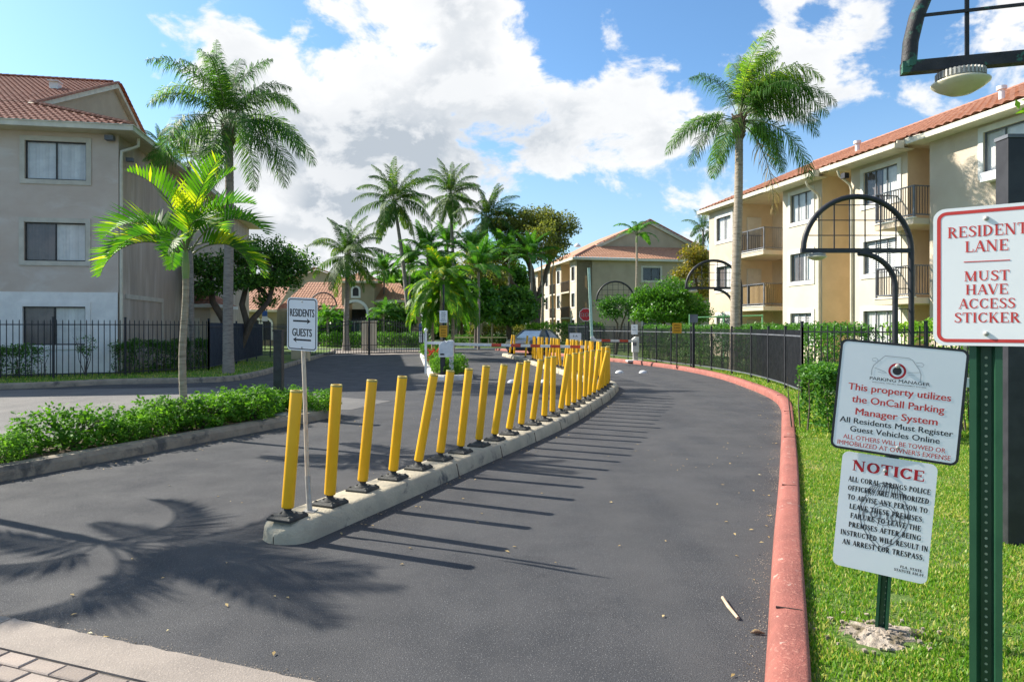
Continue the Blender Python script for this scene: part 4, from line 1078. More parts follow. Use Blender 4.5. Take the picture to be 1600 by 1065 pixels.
# roof
def slab(mb, s0, s1, ya, za, yb, zb, th=.10):
    mb.add([(s0, ya, za), (s1, ya, za), (s1, yb, zb), (s0, yb, zb), (s0, ya, za-th), (s1, ya, za-th), (s1, yb, zb-th), (s0, yb, zb-th)], [(0,1,2,3), (7,6,5,4), (0,4,5,1), (1,5,6,2), (2,6,7,3), (3,7,4,0)])
pt = .42; ym = -.30; zm = EZ+.18
mb = MB()
sz = 0
tile_slope(mb, (-.6, ym, zm), (27.5, ym, zm), (27.5, 7.0, zm+(7-ym)*pt), (-.6, 7.0, zm+(7-ym)*pt), .34, .40, .075, .035)
mb.quad((-.6, 7.0, zm+(7-ym)*pt), (27.5, 7.0, zm+(7-ym)*pt), (27.5, 14.4, zm), (-.6, 14.4, zm))
for (a, b, yo) in ((6.55, 9.95, -.70), (11.0, 14.5, -.70), (15.2, 27.5, -.85)):
    tile_slope(mb, (a, yo, zm+.03-(ym-yo)*pt), (b, yo, zm+.03-(ym-yo)*pt), (b, ym+.4, zm+.19), (a, ym+.4, zm+.19), .34, .40, .075, .035)
RO = mb.build('roof', M['tile_red'], RB)
cap_tiles((-.6, 7.0, zm+(7-ym)*pt+.06+sz), (27.4, 7.0, zm+(7-ym)*pt+.06), RO, M['tile_cap'], .38, .13)
mb = MB()
mb.box((-.55, ym+.03, EZ-.03), (27.4, 2.6, EZ+.02)); mb.build('soffit', M['soffit'], RB)
mb = MB(); slab(mb, -.6, 27.5, ym, zm-.02, 7.0, zm-.04+(7-ym)*pt, .08); mb.build('roof_deck', M['trim_white'], RB)
mb = MB(); mb.box((-.62, ym-.11, EZ+.0), (15.2, ym, EZ+.17)); mb.box((-.66, ym-.11, EZ+.0), (-.6, 3, EZ+.2))
for (a, b, yo) in ((6.55, 9.95, -.70), (11.0, 14.5, -.70), (15.2, 27.5, -.85)):
    zq = zm-(ym-yo)*pt; mb.box((a-.02, yo-.11, zq-.17), (b+.02, yo, zq+.0)); mb.box((a, yo, zq-.17), (b, ym+.3, zq-.14))
    mb.box((a-.02, yo, zq-.17), (a+.03, ym-.12, zq+.10)); mb.box((b-.03, yo, zq-.17), (b+.02, ym-.12, zq+.10))
mb.build('gutter', M['gutter'], RB)
for s in (9.5, 11.45):
    mb = MB(); mb.tube([(s, -.68, 7.7), (s, -.6, 7.5), (s, -.15, 7.2), (s, -.07, 7.0), (s, -.07, .2)], .05, 8); mb.build('downspout', M['gutter'], RB)
for s, yv in ((9.2, 2.0), (16.0, 2.0)):
    mb = MB(); mb.tube([(s, yv, zm+(yv-ym)*pt), (s, yv, zm+(yv-ym)*pt+.4)], .09, 8); mb.tube([(s, yv, zm+(yv-ym)*pt+.38), (s, yv, zm+(yv-ym)*pt+.5)], .15, 8); mb.build('roof_vent', M['white_paint'], RB)
mb = MB(); mb.box((17.75, -.70, FZ[2]+.70), (18.4, -.36, FZ[2]+.97)); mb.build('air_conditioner', M['white_paint'], RB)
mb = MB(); mb.cbox((11.7, -.55, 7.45), (.22, .2, .2)); mb.build('flood_light', M['iron'], RB)
# wall finish behind: rain stains stay in the stucco material

# ================================================================== MIDDLE APARTMENT BUILDING
MBd = thing('apartment_building', 'tan apartment building with gable end and pink tiled skirt roof in the middle distance', 'building', (6.3, 66.6, 0), math.atan2(.21, .98))
EZ = 8.25; Wd = 17.5; DL = 18
hs = [(6.9, 8.75, FZ[k]+1.05, FZ[k]+2.3) for k in range(3)]
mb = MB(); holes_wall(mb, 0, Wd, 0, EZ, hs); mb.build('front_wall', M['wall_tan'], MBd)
for h in hs: window(MBd, h, 0, style='none', trim=.2, trim_m=M['trim'], panes=2)
# lit side: wall pieces with recessed balconies; built in a frame turned 90 degrees by placing the objects
def side(o): o.rotation_euler = (0, 0, R(-90)); return o
segs = [(-2.2, 0, 0), (-5.4, -2.2, 1), (-7.4, -5.4, 0), (-9.9, -7.4, 1), (-12.4, -9.9, 0), (-15.4, -12.4, 1), (-18, -15.4, 0)]
for a, b, rec in segs:
    Yq = 1.6 if rec else 0
    hs = [] if rec else [((a+b)/2-.55, (a+b)/2+.55, FZ[k]+1.0, FZ[k]+2.35) for k in range(3)]
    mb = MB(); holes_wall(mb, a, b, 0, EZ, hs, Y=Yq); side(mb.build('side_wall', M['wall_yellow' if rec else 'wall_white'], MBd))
    if not rec:
        mb = MB(); mb.quad((a, 0, 0), (a, 1.6, 0), (a, 1.6, EZ), (a, 0, EZ)); mb.quad((b, 0, 0), (b, 1.6, 0), (b, 1.6, EZ), (b, 0, EZ)); side(mb.build('return_wall', M['wall_yellow'], MBd))
        for h in hs: side(window(MBd, h, 0, style='none', trim=.14, trim_m=M['trim_white'], panes=2))
    else:
        for k in range(3):
            mb = MB(); mb.box((a+.05, -.1, FZ[k]-.15), (b-.05, 1.58, FZ[k])); S_ = side(mb.build('balcony', M['wall_white'], MBd))
            if k:
                mb = MB()
                for i in range(int((b-a)/.15)): mb.box((a+.1+i*.15, -.08, FZ[k]), (a+.12+i*.15, -.05, FZ[k]+1))
                mb.box((a+.05, -.09, FZ[k]+1), (b-.05, -.04, FZ[k]+1.05)); mb.build('railing', M['iron'], S_)
            mb = MB(); mb.box((a+.3, 1.5, FZ[k]+.05), (a+1.4, 1.595, FZ[k]+2.1)); mb.build('glass_door', M['dark_room'], S_)
mb = MB(); mb.quad((Wd, 0, 0), (Wd, DL, 0), (Wd, DL, EZ), (Wd, 0, EZ)); mb.quad((0, DL, 0), (Wd, DL, 0), (Wd, DL, EZ), (0, DL, EZ)); mb.build('rear_wall', M['wall_tan'], MBd)
mb = MB()
x0, x1, y0, y1 = -.5, Wd+.5, -.5, DL+.5; rx = (x0+x1)/2; RZ = EZ+.12; a_ = 3.3; p_ = .47
tile_slope(mb, (x0, y0, RZ), (x1, y0, RZ), (x1-a_, y0+a_, RZ+a_*p_), (x0+a_, y0+a_, RZ+a_*p_), .30, .40, .05, .03)
top = RZ+(rx-x0)*p_
mb.quad((x0, y0, RZ), (x0+a_, y0+a_, RZ+a_*p_), (x0+a_, y1, RZ+a_*p_), (x0, y1, RZ)); mb.quad((x0+a_, y0+a_-.2, RZ+a_*p_), (rx, y0+a_-.2, top), (rx, y1, top), (x0+a_, y1, RZ+a_*p_))
mb.quad((x1, y0, RZ), (x1, y1, RZ), (x1-a_, y1, RZ+a_*p_), (x1-a_, y0+a_, RZ+a_*p_)); mb.quad((x1-a_, y0+a_-.2, RZ+a_*p_), (x1-a_, y1, RZ+a_*p_), (rx, y1, top), (rx, y0+a_-.2, top))
RO = mb.build('roof', M['tile_pale'], MBd)
cap_tiles((rx, y0+a_-.3, top+.03), (x0+a_, y0+a_-.3, RZ+a_*p_+.03), RO, M['tile_cap'], .5, .16, step=.42); cap_tiles((rx, y0+a_-.3, top+.03), (x1-a_, y0+a_-.3, RZ+a_*p_+.03), RO, M['tile_cap'], .5, .16, step=.42)
cap_tiles((x0+a_, y0+a_, RZ+a_*p_+.03), (x0, y0, RZ+.03), RO, M['tile_cap'], .5, .16, step=.42)
mb = MB(); mb.quad((x0+a_, y0+a_, RZ+a_*p_-.02), (x1-a_, y0+a_, RZ+a_*p_-.02), (rx, y0+a_, top-.06)); mb.build('gable_wall', M['wall_tan'], MBd)
mb = MB()
for sx in (x0+a_, x1-a_): mb.bar((rx, y0+a_-.15, top-.2), (sx, y0+a_-.15, RZ+a_*p_-.2), .12, .28)
mb.build('barge_board', M['gutter'], MBd)
mb = MB(); mb.box((x0-.1, y0-.1, EZ-.1), (x1+.1, y0, EZ+.14)); mb.box((x0-.1, y0, EZ-.1), (x0, y1, EZ+.14)); mb.build('gutter', M['gutter'], MBd)
mb = MB(); mb.box((x0, y0, EZ-.06), (x1, y1, EZ+.0)); mb.build('soffit', M['soffit'], MBd)
mb = MB(); mb.lathe([(.35, 0), (.35, .1), (.1, .35), (0, .36)], 8, (1.2, 3.5, 9.9)); mb.build('roof_vent', M['white_paint'], MBd)

# ================================================================== CLUBHOUSE
CX = lambda px: (px-800)*60/F
CLb = thing('clubhouse', 'olive tan clubhouse with arched entrance tower and clay tiled roofs behind the gate', 'building', (CX(563), 60, 0.05), 0)
ox = CX(563)
def X(px): return CX(px)-ox
def Zp(py, Y=60): return EYE+(HZ-py)*Y/F-.05
mb = MB(); mb.box((X(440), 1.0, 0), (X(541), 9, 3.2)); mb.box((X(585), 1.0, 0), (X(636), 9, Zp(470))); mb.box((X(380), -2.5, 0), (X(448), 6, 3.0)); mb.build('side_wings', M['wall_club'], CLb)
# tower with arch
tw0, tw1 = X(541), X(585); acx = (X(535)+X(575))/2; acx = X(555)
mb = MB(); ar = 1.0; zs_ = Zp(489); n = 14
th = Zp(439)
arc = [(acx+ar*math.cos(PI-PI*i/n), zs_+ar*math.sin(PI-PI*i/n)) for i in range(n+1)]
face = [(tw0-.4, 0), (acx-ar, 0)]+arc+[(acx+ar, 0), (tw1, 0), (tw1, th), (tw0-.4, th)]
vs = [(x, 0, z) for x, z in face]
mb.add(vs, [tuple(range(len(vs)))])
ins = [(acx-ar, 0)]+arc+[(acx+ar, 0)]
for (a, b) in zip(ins[:-1], ins[1:]): mb.quad((a[0], 0, a[1]), (b[0], 0, b[1]), (b[0], .5, b[1]), (a[0], .5, a[1]))
mb.quad((tw0-.4, 0, 0), (tw0-.4, 4, 0), (tw0-.4, 4, th), (tw0-.4, 0, th)); mb.quad((tw1, 0, 0), (tw1, 4, 0), (tw1, 4, th), (tw1, 0, th)); mb.build('tower', M['wall_club'], CLb)
mb = MB()
def archband(mb, cx, r0, r1, zs, z0, y, n=14, th=.06):
    o1 = [(cx-r1, z0)]+[(cx+r1*math.cos(PI-PI*i/n), zs+r1*math.sin(PI-PI*i/n)) for i in range(n+1)]+[(cx+r1, z0)]
    i1 = [(cx-r0, z0)]+[(cx+r0*math.cos(PI-PI*i/n), zs+r0*math.sin(PI-PI*i/n)) for i in range(n+1)]+[(cx+r0, z0)]
    k = len(o1)
    for i in range(k-1):
        mb.quad((o1[i][0], y, o1[i][1]), (o1[i+1][0], y, o1[i+1][1]), (i1[i+1][0], y, i1[i+1][1]), (i1[i][0], y, i1[i][1]))
        mb.quad((o1[i][0], y, o1[i][1]), (o1[i+1][0], y, o1[i+1][1]), (o1[i+1][0], y+th, o1[i+1][1]), (o1[i][0], y+th, o1[i][1]))
archband(mb, acx, ar, ar+.24, zs_, 0, -.06); mb.build('arch_surround', M['trim_white'], CLb)
mb = MB(); archband(mb, X(556), .26, .42, Zp(453), Zp(462), -.06); mb.box((X(556)-.42, -.06, Zp(462)-.16), (X(556)+.42, -.002, Zp(462))); W_ = mb.build('arched_window', M['trim_white'], CLb)
mb = MB(); pts_ = [(X(556)-.26, -.02, Zp(462))]+[(X(556)+.26*math.cos(PI-PI*i/8), -.02, Zp(453)+.26*math.sin(PI-PI*i/8)) for i in range(9)]+[(X(556)+.26, -.02, Zp(462))]; mb.add(pts_, [tuple(range(len(pts_)))]); mb.build('pane', M['dark_room'], W_)
mb = MB(); mb.box((acx-1.2, 2.2, 0), (acx+1.2, 2.3, 3.2)); mb.build('porch_shade', M['dark_room'], CLb)  # dark sheet, shade deep inside the arch put into its colour
mb = MB()
for x in (-.75, -.25, .25, .75): mb.box((acx+x-.2, 2.1, .1), (acx+x+.2, 2.16, 1.9))
mb.build('entrance_door', M['car_glass'], CLb)
mb = MB(); mb.box((acx-1.0, 1.9, 2.0), (acx+1.0, 2.0, 2.15));
for x in (-1.0, -.5, 0, .5, .98): mb.box((acx+x-.04, 1.9, 0), (acx+x+.04, 2.0, 2.0))
mb.build('door_frame', M['trim_white'], CLb)
mb = MB(); e = .35; cxx = (tw0-.4+tw1)/2
a, b = tw0-.4-e, tw1+e
tile_slope(mb, (a, -e, th), (b, -e, th), (cxx+.1, 1.6, th+.95), (cxx-.1, 1.6, th+.95), .26, .36); tile_slope(mb, (b, -e, th), (b, 4, th), (cxx+.1, 1.7, th+.95), (cxx+.1, 1.6, th+.95), .26, .36); mb.quad((a, -e, th), (cxx-.1, 1.6, th+.95), (cxx-.1, 1.7, th+.95), (a, 4, th))
# wings
tile_slope(mb, (X(430), .4, 3.2), (X(541), .4, 3.2), (X(522), 5.5, Zp(440, 65)), (X(452), 5.5, Zp(440, 65)), .26, .36)
tile_slope(mb, (X(478), -.6, 3.15), (X(540), -.6, 3.15), (X(540), 1.6, 4.2), (X(520), 1.6, 4.2), .26, .36)
tile_slope(mb, (X(378), -3.1, 3.0), (X(452), -3.1, 3.0), (X(440), 2.2, 5.2), (X(386), 2.2, 5.2), .26, .36)
tile_slope(mb, (X(583), .3, Zp(468)), (X(640), .3, Zp(468)), (X(610), 5.2, Zp(442, 65)), (X(580), 5.2, Zp(442, 65)), .26, .36)
mb.build('roof', M['tile_pale'], CLb)
mb = MB(); mb.box((a-.02, -e-.06, th-.16), (b+.02, -e+.06, th+.02)); mb.box((X(430), .28, 3.05), (X(541), .4, 3.22)); mb.box((X(378), -3.2, 2.85), (X(452), -3.08, 3.02)); mb.box((X(583), .2, Zp(470)-.1), (X(640), .3, Zp(468))); mb.build('fascia', M['soffit'], CLb)
for px in (396, 417, 432):
    mb = MB(); archband(mb, X(px), .42, .60, 1.8, .5, -2.62); W_ = mb.build('arched_window', M['trim_white'], CLb)
    mb = MB(); pts_ = [(X(px)-.42, -2.56, .5)]+[(X(px)+.42*math.cos(PI-PI*i/8), -2.56, 1.8+.42*math.sin(PI-PI*i/8)) for i in range(9)]+[(X(px)+.42, -2.56, .5)]; mb.add(pts_, [tuple(range(len(pts_)))]); mb.build('pane', M['dark_room'], W_)
# gabled block behind the clubhouse
GBK = thing('far_building', 'distant tan gable end showing above the clubhouse roof', 'building', (CX(500)*1.3, 80, 0), 0)
mb = MB(); mb.box((-5.5, 0, 0), (4.5, 8, 6.6)); mb.add([(-5.5, 0, 6.6), (4.5, 0, 6.6), (-1, 0, 8.35)], [(0, 1, 2)]); mb.build('wall', M['wall_tan'], GBK)
mb = MB(); mb.bar((-6, -.2, 6.5), (-1, -.2, 8.55), .9, .16); mb.bar((-1, -.2, 8.55), (5, -.2, 6.4), .9, .16); mb.build('roof', M['tile_pale'], GBK)
# tan gate pillars
for (px, Y, w_, h, lab) in ((470, 33, .75, 1.62, 'tan stucco pillar at the left end of the iron gate, behind the arrow sign'), (577, 47, .95, 2.0, 'pair of tan stucco pillars seen through the middle of the gate')):
    t = thing('gate_pillar', lab, 'pillar', ((px-800)*Y/F, Y, 0), 0)
    if Y < 40:
        MB().box((-w_/2, -.3, 0), (w_/2, .3, h)).build('shaft', M['tan_pillar'], t, bevel=.01)
        MB().box((-w_/2-.05, -.35, h), (w_/2+.05, .35, h+.1)).build('cap', M['trim'], t)
    else:
        for sx in (-1, 1): MB().box((sx*w_*.28-w_*.2, -.3, 0), (sx*w_*.28+w_*.2, .3, h)).build('shaft', M['wall_white'], t)
        MB().box((-w_*.55, -.35, h), (w_*.55, .35, h+.08)).build('cap', M['trim'], t)

# ================================================================== YELLOW POSTS
ORD = ['first', 'second', 'third', 'fourth', 'fifth', 'sixth', 'seventh', 'eighth', 'ninth', 'tenth', 'eleventh', 'twelfth', 'thirteenth', 'fourteenth', 'fifteenth', 'sixteenth', 'seventeenth', 'eighteenth', 'nineteenth', 'twentieth',
       'twenty-first', 'twenty-second', 'twenty-third', 'twenty-fourth', 'twenty-fifth', 'twenty-sixth', 'twenty-seventh', 'twenty-eighth', 'twenty-ninth', 'thirtieth']
def post_parts():
    t = thing('delineator_post', 'x', 'post', (0, 0, .16), 0)
    b = MB(); s = .110
    b.add([(-s, -s, 0), (s, -s, 0), (s, s, 0), (-s, s, 0), (-s, -s, .018), (s, -s, .018), (s, s, .018), (-s, s, .018), (-s*.86, -s*.86, .034), (s*.86, -s*.86, .034), (s*.86, s*.86, .034), (-s*.86, s*.86, .034)],
          [(0,1,5,4), (1,2,6,5), (2,3,7,6), (3,0,4,7), (4,5,9,8), (5,6,10,9), (6,7,11,10), (7,4,8,11), (8,9,10,11)])
    b.lathe([(.075, .034), (.068, .046), (.056, .046), (.052, .036)], 16)
    for sx in (-1, 1):
        for sy in (-1, 1): b.lathe([(.013, .034), (.012, .042), (0, .043)], 6, (sx*.082, sy*.082, 0))
    b.build('base_plate', M['rubber'], t)
    b = MB(); b.lathe([(.050, .034), (.040, .05), (.030, .06), (.030, .10), (.036, .11), (.036, .13)], 12); b.build('hinge', M['rubber'], t)
    b = MB(); L = 1.0
    b.lathe([(.030, 0), (.0455, 0), (.0475, .01), (.0475, L-.012), (.0455, L), (.038, L), (.038, L-.03), (0, L-.035)], 20)
    tb = b.build('tube', M['yellow'], t); tb.location = (0, 0, .085)
    b = MB(); b.lathe([(.048, L-.018), (.0484, L-.016), (.0484, L-.006), (.046, L+.001), (.037, L+.001), (.037, L-.004)], 20); b.build('rim', M['yellow_top'], tb)
    b = MB()
    for i in range(3): b.lathe([(.007, 0), (.007, .004), (0, .005)], 6, (0, 0, 0)); 
    b.v = []; b.f = []; b.sm = []
    for i, a in enumerate((-.35, -.25, -.05)): b.cbox((.0475*math.cos(a-.3), .0475*math.sin(a-.3), .03+.022*i), (.012, .012, .010))
    b.build('bolt', M['iron'], tb)
    return t, tb
pt0, tb0 = post_parts()
def place_post(t, tb, loc, top, label, group, rz, h_=None):
    t.location = loc; t.rotation_euler = (0, 0, rz); t['label'] = label; t['group'] = group
    # aim the tube from the hinge to the top
    base = Vector(loc)+Vector((0, 0, .085)); d = Vector(top)-base
    q = d.to_track_quat('Z', 'Y').to_euler()
    rot = (Matrix.Rotation(-rz, 4, 'Z') @ d.to_track_quat('Z', 'Y').to_matrix().to_4x4()).to_euler()
    tb.rotation_euler = rot; tb.scale = (1, 1, d.length)
rp = random.Random(21)
g1 = 'yellow posts of the near row along the resident lane'
mdir = lambda p: min(range(len(mpath)-1), key=lambda i: (Vector(mpath[i])-Vector((p[0], p[1]))).length)
for i, (bx, by, tx, ty) in enumerate(P1):
    loc = row1[i]; Y = loc.y
    top = at(tx, ty, Y-rp.uniform(-.03, .05))
    if i == 0: t, tb = pt0, tb0
    else: t = copy_tree(pt0); tb = [k for k in kids(t) if k.name.startswith('tube')][0]
    k = mdir(loc); dd = Vector(mpath[min(k+1, len(mpath)-1)])-Vector(mpath[k]); rz = math.atan2(dd.y, dd.x)+rp.uniform(-.05, .05)
    lab = ('yellow flexible post nearest the camera, at the rounded kerb nose' if i == 0 else
           'yellow post at the far bend of the median kerb, last of the near row' if i == len(P1)-1 else
           f'{ORD[i]} yellow post from the camera in the near row on the median kerb')
    if i == 21: lab = 'yellow post tilting strongly to the right near the bend of the median kerb'
    if i == 14: lab = 'fifteenth yellow post from the camera, leaning right across its neighbour'
    place_post(t, tb, loc, top, lab, g1, rz)
px2 = [797, 803.5, 821, 832, 836, 840, 843.5, 847, 854, 858, 864, 870.5, 876, 881, 887, 890, 894, 902, 908, 914, 920, 926, 931, 935, 938.5]
rw = [Vector(p) for p in smoothpath([(-.35, 38.6)]+row2w[::-1][1:], .1)]
g2_ = 'yellow posts of the far row beside the guest lane'
for i, px in enumerate(px2):
    p = min(rw, key=lambda q: abs(q.x/q.y-(px-800)/F))
    t = copy_tree(pt0); tb = [k for k in kids(t) if k.name.startswith('tube')][0]
    loc = Vector((p.x, p.y, .158)); lean = rp.gauss(.05, .05)
    place_post(t, tb, loc, loc+Vector((lean, rp.uniform(-.03, .03), 1.07)), ('yellow post at the far end of the far row, next to the parked car' if i == 0 else f'{ORD[i]} yellow post from the far end of the row beside the guest lane'), g2_, R(rp.uniform(60, 120)))

# ================================================================== SIGNS
def frame3(BL, BR, TL):
    BL, BR, TL = map(Vector, (BL, BR, TL)); x = (BR-BL).normalized(); y = (TL-BL); y = (y-x*y.dot(x)).normalized(); n = x.cross(y)
    m = Matrix(((x.x, y.x, n.x, BL.x), (x.y, y.y, n.y, BL.y), (x.z, y.z, n.z, BL.z), (0, 0, 0, 1)))
    return m, (BR-BL).length, (TL-BL).dot(y)
def panel(parent, m, w_, h_, r, face='sign_white', th=.003, name='sign_panel'):
    """sheet panel; local frame: x to the right, y up, z towards the reader, origin at the lower left"""
    mb = MB(); o = rrect(w_, h_, r, 6, w_/2, h_/2); n = len(o)
    mb.add([(*p, 0) for p in o]+[(*p, -th) for p in o], [tuple(range(n)), tuple(range(n, 2*n))[::-1]]+[(i, n+i, n+(i+1) % n, (i+1) % n) for i in range(n)])
    p = obj(name, mb.mesh(name), M[face], parent)
    p.matrix_local = Matrix.Translation(-Vector(parent.location)) @ m
    return p
def border(p, w_, h_, inset, wd, r, m, z=.0006):
    mb = MB(); ring(mb, rrect(w_-2*inset, h_-2*inset, r, 6, w_/2, h_/2), rrect(w_-2*inset-2*wd, h_-2*inset-2*wd, max(.002, r-wd), 6, w_/2, h_/2), z)
    return mb.build('border', M[m], p)
def bolt(p, x, y, r=.008):
    mb = MB(); mb.lathe([(r, 0), (r, .003), (r*.7, .006), (0, .007)], 10, (x, y, 0)); mb.build('bolt', M['galv'], p)
def uchannel(mb, a, b, w_=.085, dp=.035, yaw=0.0, hole=True):
    """U-section post opening towards the reader, with a row of holes"""
    a = Vector(a); b = Vector(b); d = (b-a).normalized()
    x = Vector((math.cos(yaw), math.sin(yaw), 0)); x = (x-d*x.dot(d)).normalized(); y = d.cross(x)
    prof = [(-.5*w_, 0), (-.28*w_, 0), (-.16*w_, dp), (.16*w_, dp), (.28*w_, 0), (.5*w_, 0)]
    t = .003; full = prof+[(px_, py_+t) for px_, py_ in prof[::-1]]
    n = len(full); vs = [a+x*p+y*q for p, q in full]+[b+x*p+y*q for p, q in full]
    mb.add(vs, [(i, (i+1) % n, n+(i+1) % n, n+i) for i in range(n)]+[tuple(range(n)), tuple(range(n, 2*n))[::-1]])
    return x, y, d

# resident lane sign, nearest on the right
sgn = thing('lane_sign', 'white RESIDENT LANE sign with red border on a green channel post at the right edge', 'sign', (1.605, 2.345, .10))
Yl, Yr = 2.31, 2.155
sd = (Vector((1.62, 2.167))-Vector((1.425, 2.31))).normalized()
BL = Vector((1.425, 2.31, 1.588)); BR = Vector((BL.x+sd.x*.305, BL.y+sd.y*.305, 1.588)); TL = BL+Vector((.004, 0, .457))
m_, w_, h_ = frame3(BL, BR, TL)
p = panel(sgn, m_, w_, h_, .035, 'sign_cream')
border(p, w_, h_, .011, .011, .028, 'ink_red')
mb = MB(); cx = w_/2-.004
serif_line(mb, 'RESIDENT', cx, .358, .036, .215, 1.0, .0007); serif_line(mb, 'LANE', cx, .308, .036, .118, 1.0, .0007)
mb.box((cx-.062, .2745, .0004), (cx+.062, .2775, .0008))
for tx, yy, ww in (('MUST', .212, .122), ('HAVE', .168, .115), ('ACCESS', .122, .152), ('STICKER', .076, .178)): serif_line(mb, tx, cx, yy, .033, ww, 1.0, .0007)
mb.build('lettering', M['ink_red'], p)
bolt(p, w_/2-.005, h_-.042); bolt(p, w_/2-.005, .040)
mb = MB(); back = Vector((sd.y*-1, sd.x, 0)); c = (BL+BR)/2+Vector((-.008, 0, 0))+back*.016
base = Vector((c.x, c.y, .05))-Vector(sgn.location); topp = Vector((c.x, c.y, 1.96))-Vector(sgn.location)
yaw = math.atan2(sd.y, sd.x)
x_, y_, d_ = uchannel(mb, base, topp, .090, .040, yaw); mb.build('post', M['green_post'], sgn)
mb = MB()
for i in range(70):
    z = .12+i*.026
    if z < 1.5:
        q = base+d_*z+x_*.0255-back*.018*0+back*.0; mb.lathe([(.0045, 0), (0, .0002)], 8); vs = mb.v[-16:]
        del mb.v[-16:]; del mb.f[-8:]; del mb.sm[-8:]
        n = -back
        c0 = q*1.0+back*.0388-x_*.0255; pts8 = [c0+x_*(.0045*math.cos(a))+Vector((0, 0, 1))*(.0045*math.sin(a)) for a in [2*PI*j/8 for j in range(8)]]
        mb.add(pts8, [tuple(range(8))])
mb.build('post_holes', M['hole'], sgn, kind='stuff')

# parking manager sign + notice sign on one leaning stake
gb = G(1375, 990, .1)
st_ = thing('notice_sign_post', 'tilted white PARKING MANAGER and police NOTICE signs on one green stake in the lawn', 'sign', gb)
YL, YR = 3.56, 3.31
BLa, BRa, TLa = at(1297, 697, YL), at(1496.5, 728, YR), at(1315.5, 528, YL)
m_, w_, h_ = frame3(BLa, BRa, TLa)
p = panel(st_, m_, w_, h_, .035)
border(p, w_, h_, -.001, .012, .036, 'ink_black', .0006)
sc_ = w_/1.0
def U(f): return f*w_
mb = MB(); cx = w_*.5
for tx, yy, hh, ww in (('This property utilizes', .545, .062, .80), ('the OnCall Parking', .435, .062, .72), ('Manager System', .325, .062, .64)):
    mb = MB(); sans_line(mb, tx, cx, h_*yy, h_*hh, w_*ww, bold=.022, z=.0007); mb.build('text_line', M['ink_red'], p)
for tx, yy, hh, ww in (('ALL OTHERS WILL BE TOWED OR', .098, .040, .80), ("IMMOBILIZED AT OWNER'S EXPENSE", .040, .040, .885)):
    mb = MB(); sans_line(mb, tx, cx, h_*yy, h_*hh, w_*ww, bold=.008, z=.0007); mb.build('text_line', M['ink_red'], p)
mb = MB()
for tx, yy, hh, ww in (('All Residents Must Register', .245, .050, .885), ('Guest Vehicles Online', .170, .050, .70)):
    mb = MB(); sans_line(mb, tx, cx, h_*yy, h_*hh, w_*ww, bold=.018, z=.0007); mb.build('text_line', M['ink_black'], p)
mb = MB(); sans_line(mb, 'PARKING MANAGER', cx, h_*.655, h_*.028, w_*.47, bold=.008, z=.0007)
sans_line(mb, 'powered by ONCALL MANAGEMENT SYSTEMS', cx, h_*.632, h_*.009, w_*.42, bold=.006, z=.0007)
mb.build('logo_word', M['ink_black'], p)
# logo: outline of a car with a ring
lx, ly, u_ = w_*.475, h_*.775, w_*.01
mb = MB()
def pl(pts, wd): _stroke(mb, [(lx+a*u_, ly+b*u_) for a, b in pts], [wd*u_]*len(pts), .0007)
pl([(-19, 1), (-12, 9), (-10.5, 10.5), (8, 10.5), (11, 9), (17, 1)], .7); pl([(-19, 1), (-20, -3), (-20, -8)], .8); pl([(17, 1), (18.5, -3), (18.5, -9)], .8)
pl([(-18, -1), (-10, -3.5), (-8, -5)], .5); pl([(18, -1), (10, -2.2), (8, -2.5)], .5); pl([(-15, -4.5), (-9, -5)], .35); pl([(9, -4), (14, -4.3)], .35)
pl([(-17, 4.5), (-20, 5), (-20.5, 7), (-18, 8), (-16, 6.5), (-16, 5)], .5); pl([(15, 4.5), (19, 4), (20, 6), (18, 7.5), (14, 7)], .5)
mb.build('logo_outline', M['ink_light'], p)
mb = MB(); ring(mb, [(lx+7*u_*math.cos(2*PI*i/28), ly-2*u_+7*u_*math.sin(2*PI*i/28)) for i in range(28)], [(lx+5.2*u_*math.cos(2*PI*i/28), ly-2*u_+5.2*u_*math.sin(2*PI*i/28)) for i in range(28)], .0007); mb.build('logo_ring', M['ink_crimson'], p)
mb = MB(); mb.add([(lx+3.6*u_*math.cos(2*PI*i/20), ly-2*u_+3.6*u_*math.sin(2*PI*i/20), .0007) for i in range(20)], [tuple(range(20))]); mb.build('logo_dot', M['ink_black'], p)
bolt(p, lx, ly+2.5*u_, .012); bolt(p, w_*.54, h_*.085, .008)
# notice panel
BLb, BRb, TLb = at(1300, 880, YL-.02), at(1448, 913.5, YR+.03), at(1316, 703, YL-.02)
m2, w2, h2 = frame3(BLb, BRb, TLb); m2 = m2 @ Matrix.Translation((0, 0, -.006))
p = panel(st_, m2, w2, h2, .032)
mb = MB(); serif_line(mb, 'NOTICE', w2*.5, h2*.845, h2*.088, w2*.76, 1.25, .0008); mb.build('red_lettering', M['ink_crimson'], p)
mb = MB()
lines = [('ALL CORAL SPRINGS POLICE', .86), ('OFFICERS ARE AUTHORIZED', .85), ('TO ADVISE ANY PERSON TO', .84), ('LEAVE THESE PREMISES.', .78), ('FAILURE TO LEAVE THE', .74), ('PREMISES AFTER BEING', .76), ('INSTRUCTED WILL RESULT IN', .92), ('AN ARREST FOR TRESPASS.', .86)]
for i, (tx, ww) in enumerate(lines): serif_line(mb, tx, w2*.52, h2*(.745-.0785*i), h2*.044, w2*ww, 1.75, .0009, .10) if all(c in SERIF for c in tx) else None
serif_line(mb, 'FLA. STATE', w2*.83, h2*.095, h2*.021, w2*.22, 1.7, .0009, .1); serif_line(mb, 'STATUTE 810.09', w2*.81, h2*.062, h2*.021, w2*.30, 1.7, .0009, .1)
mb.build('black_lettering', M['ink_black'], p)
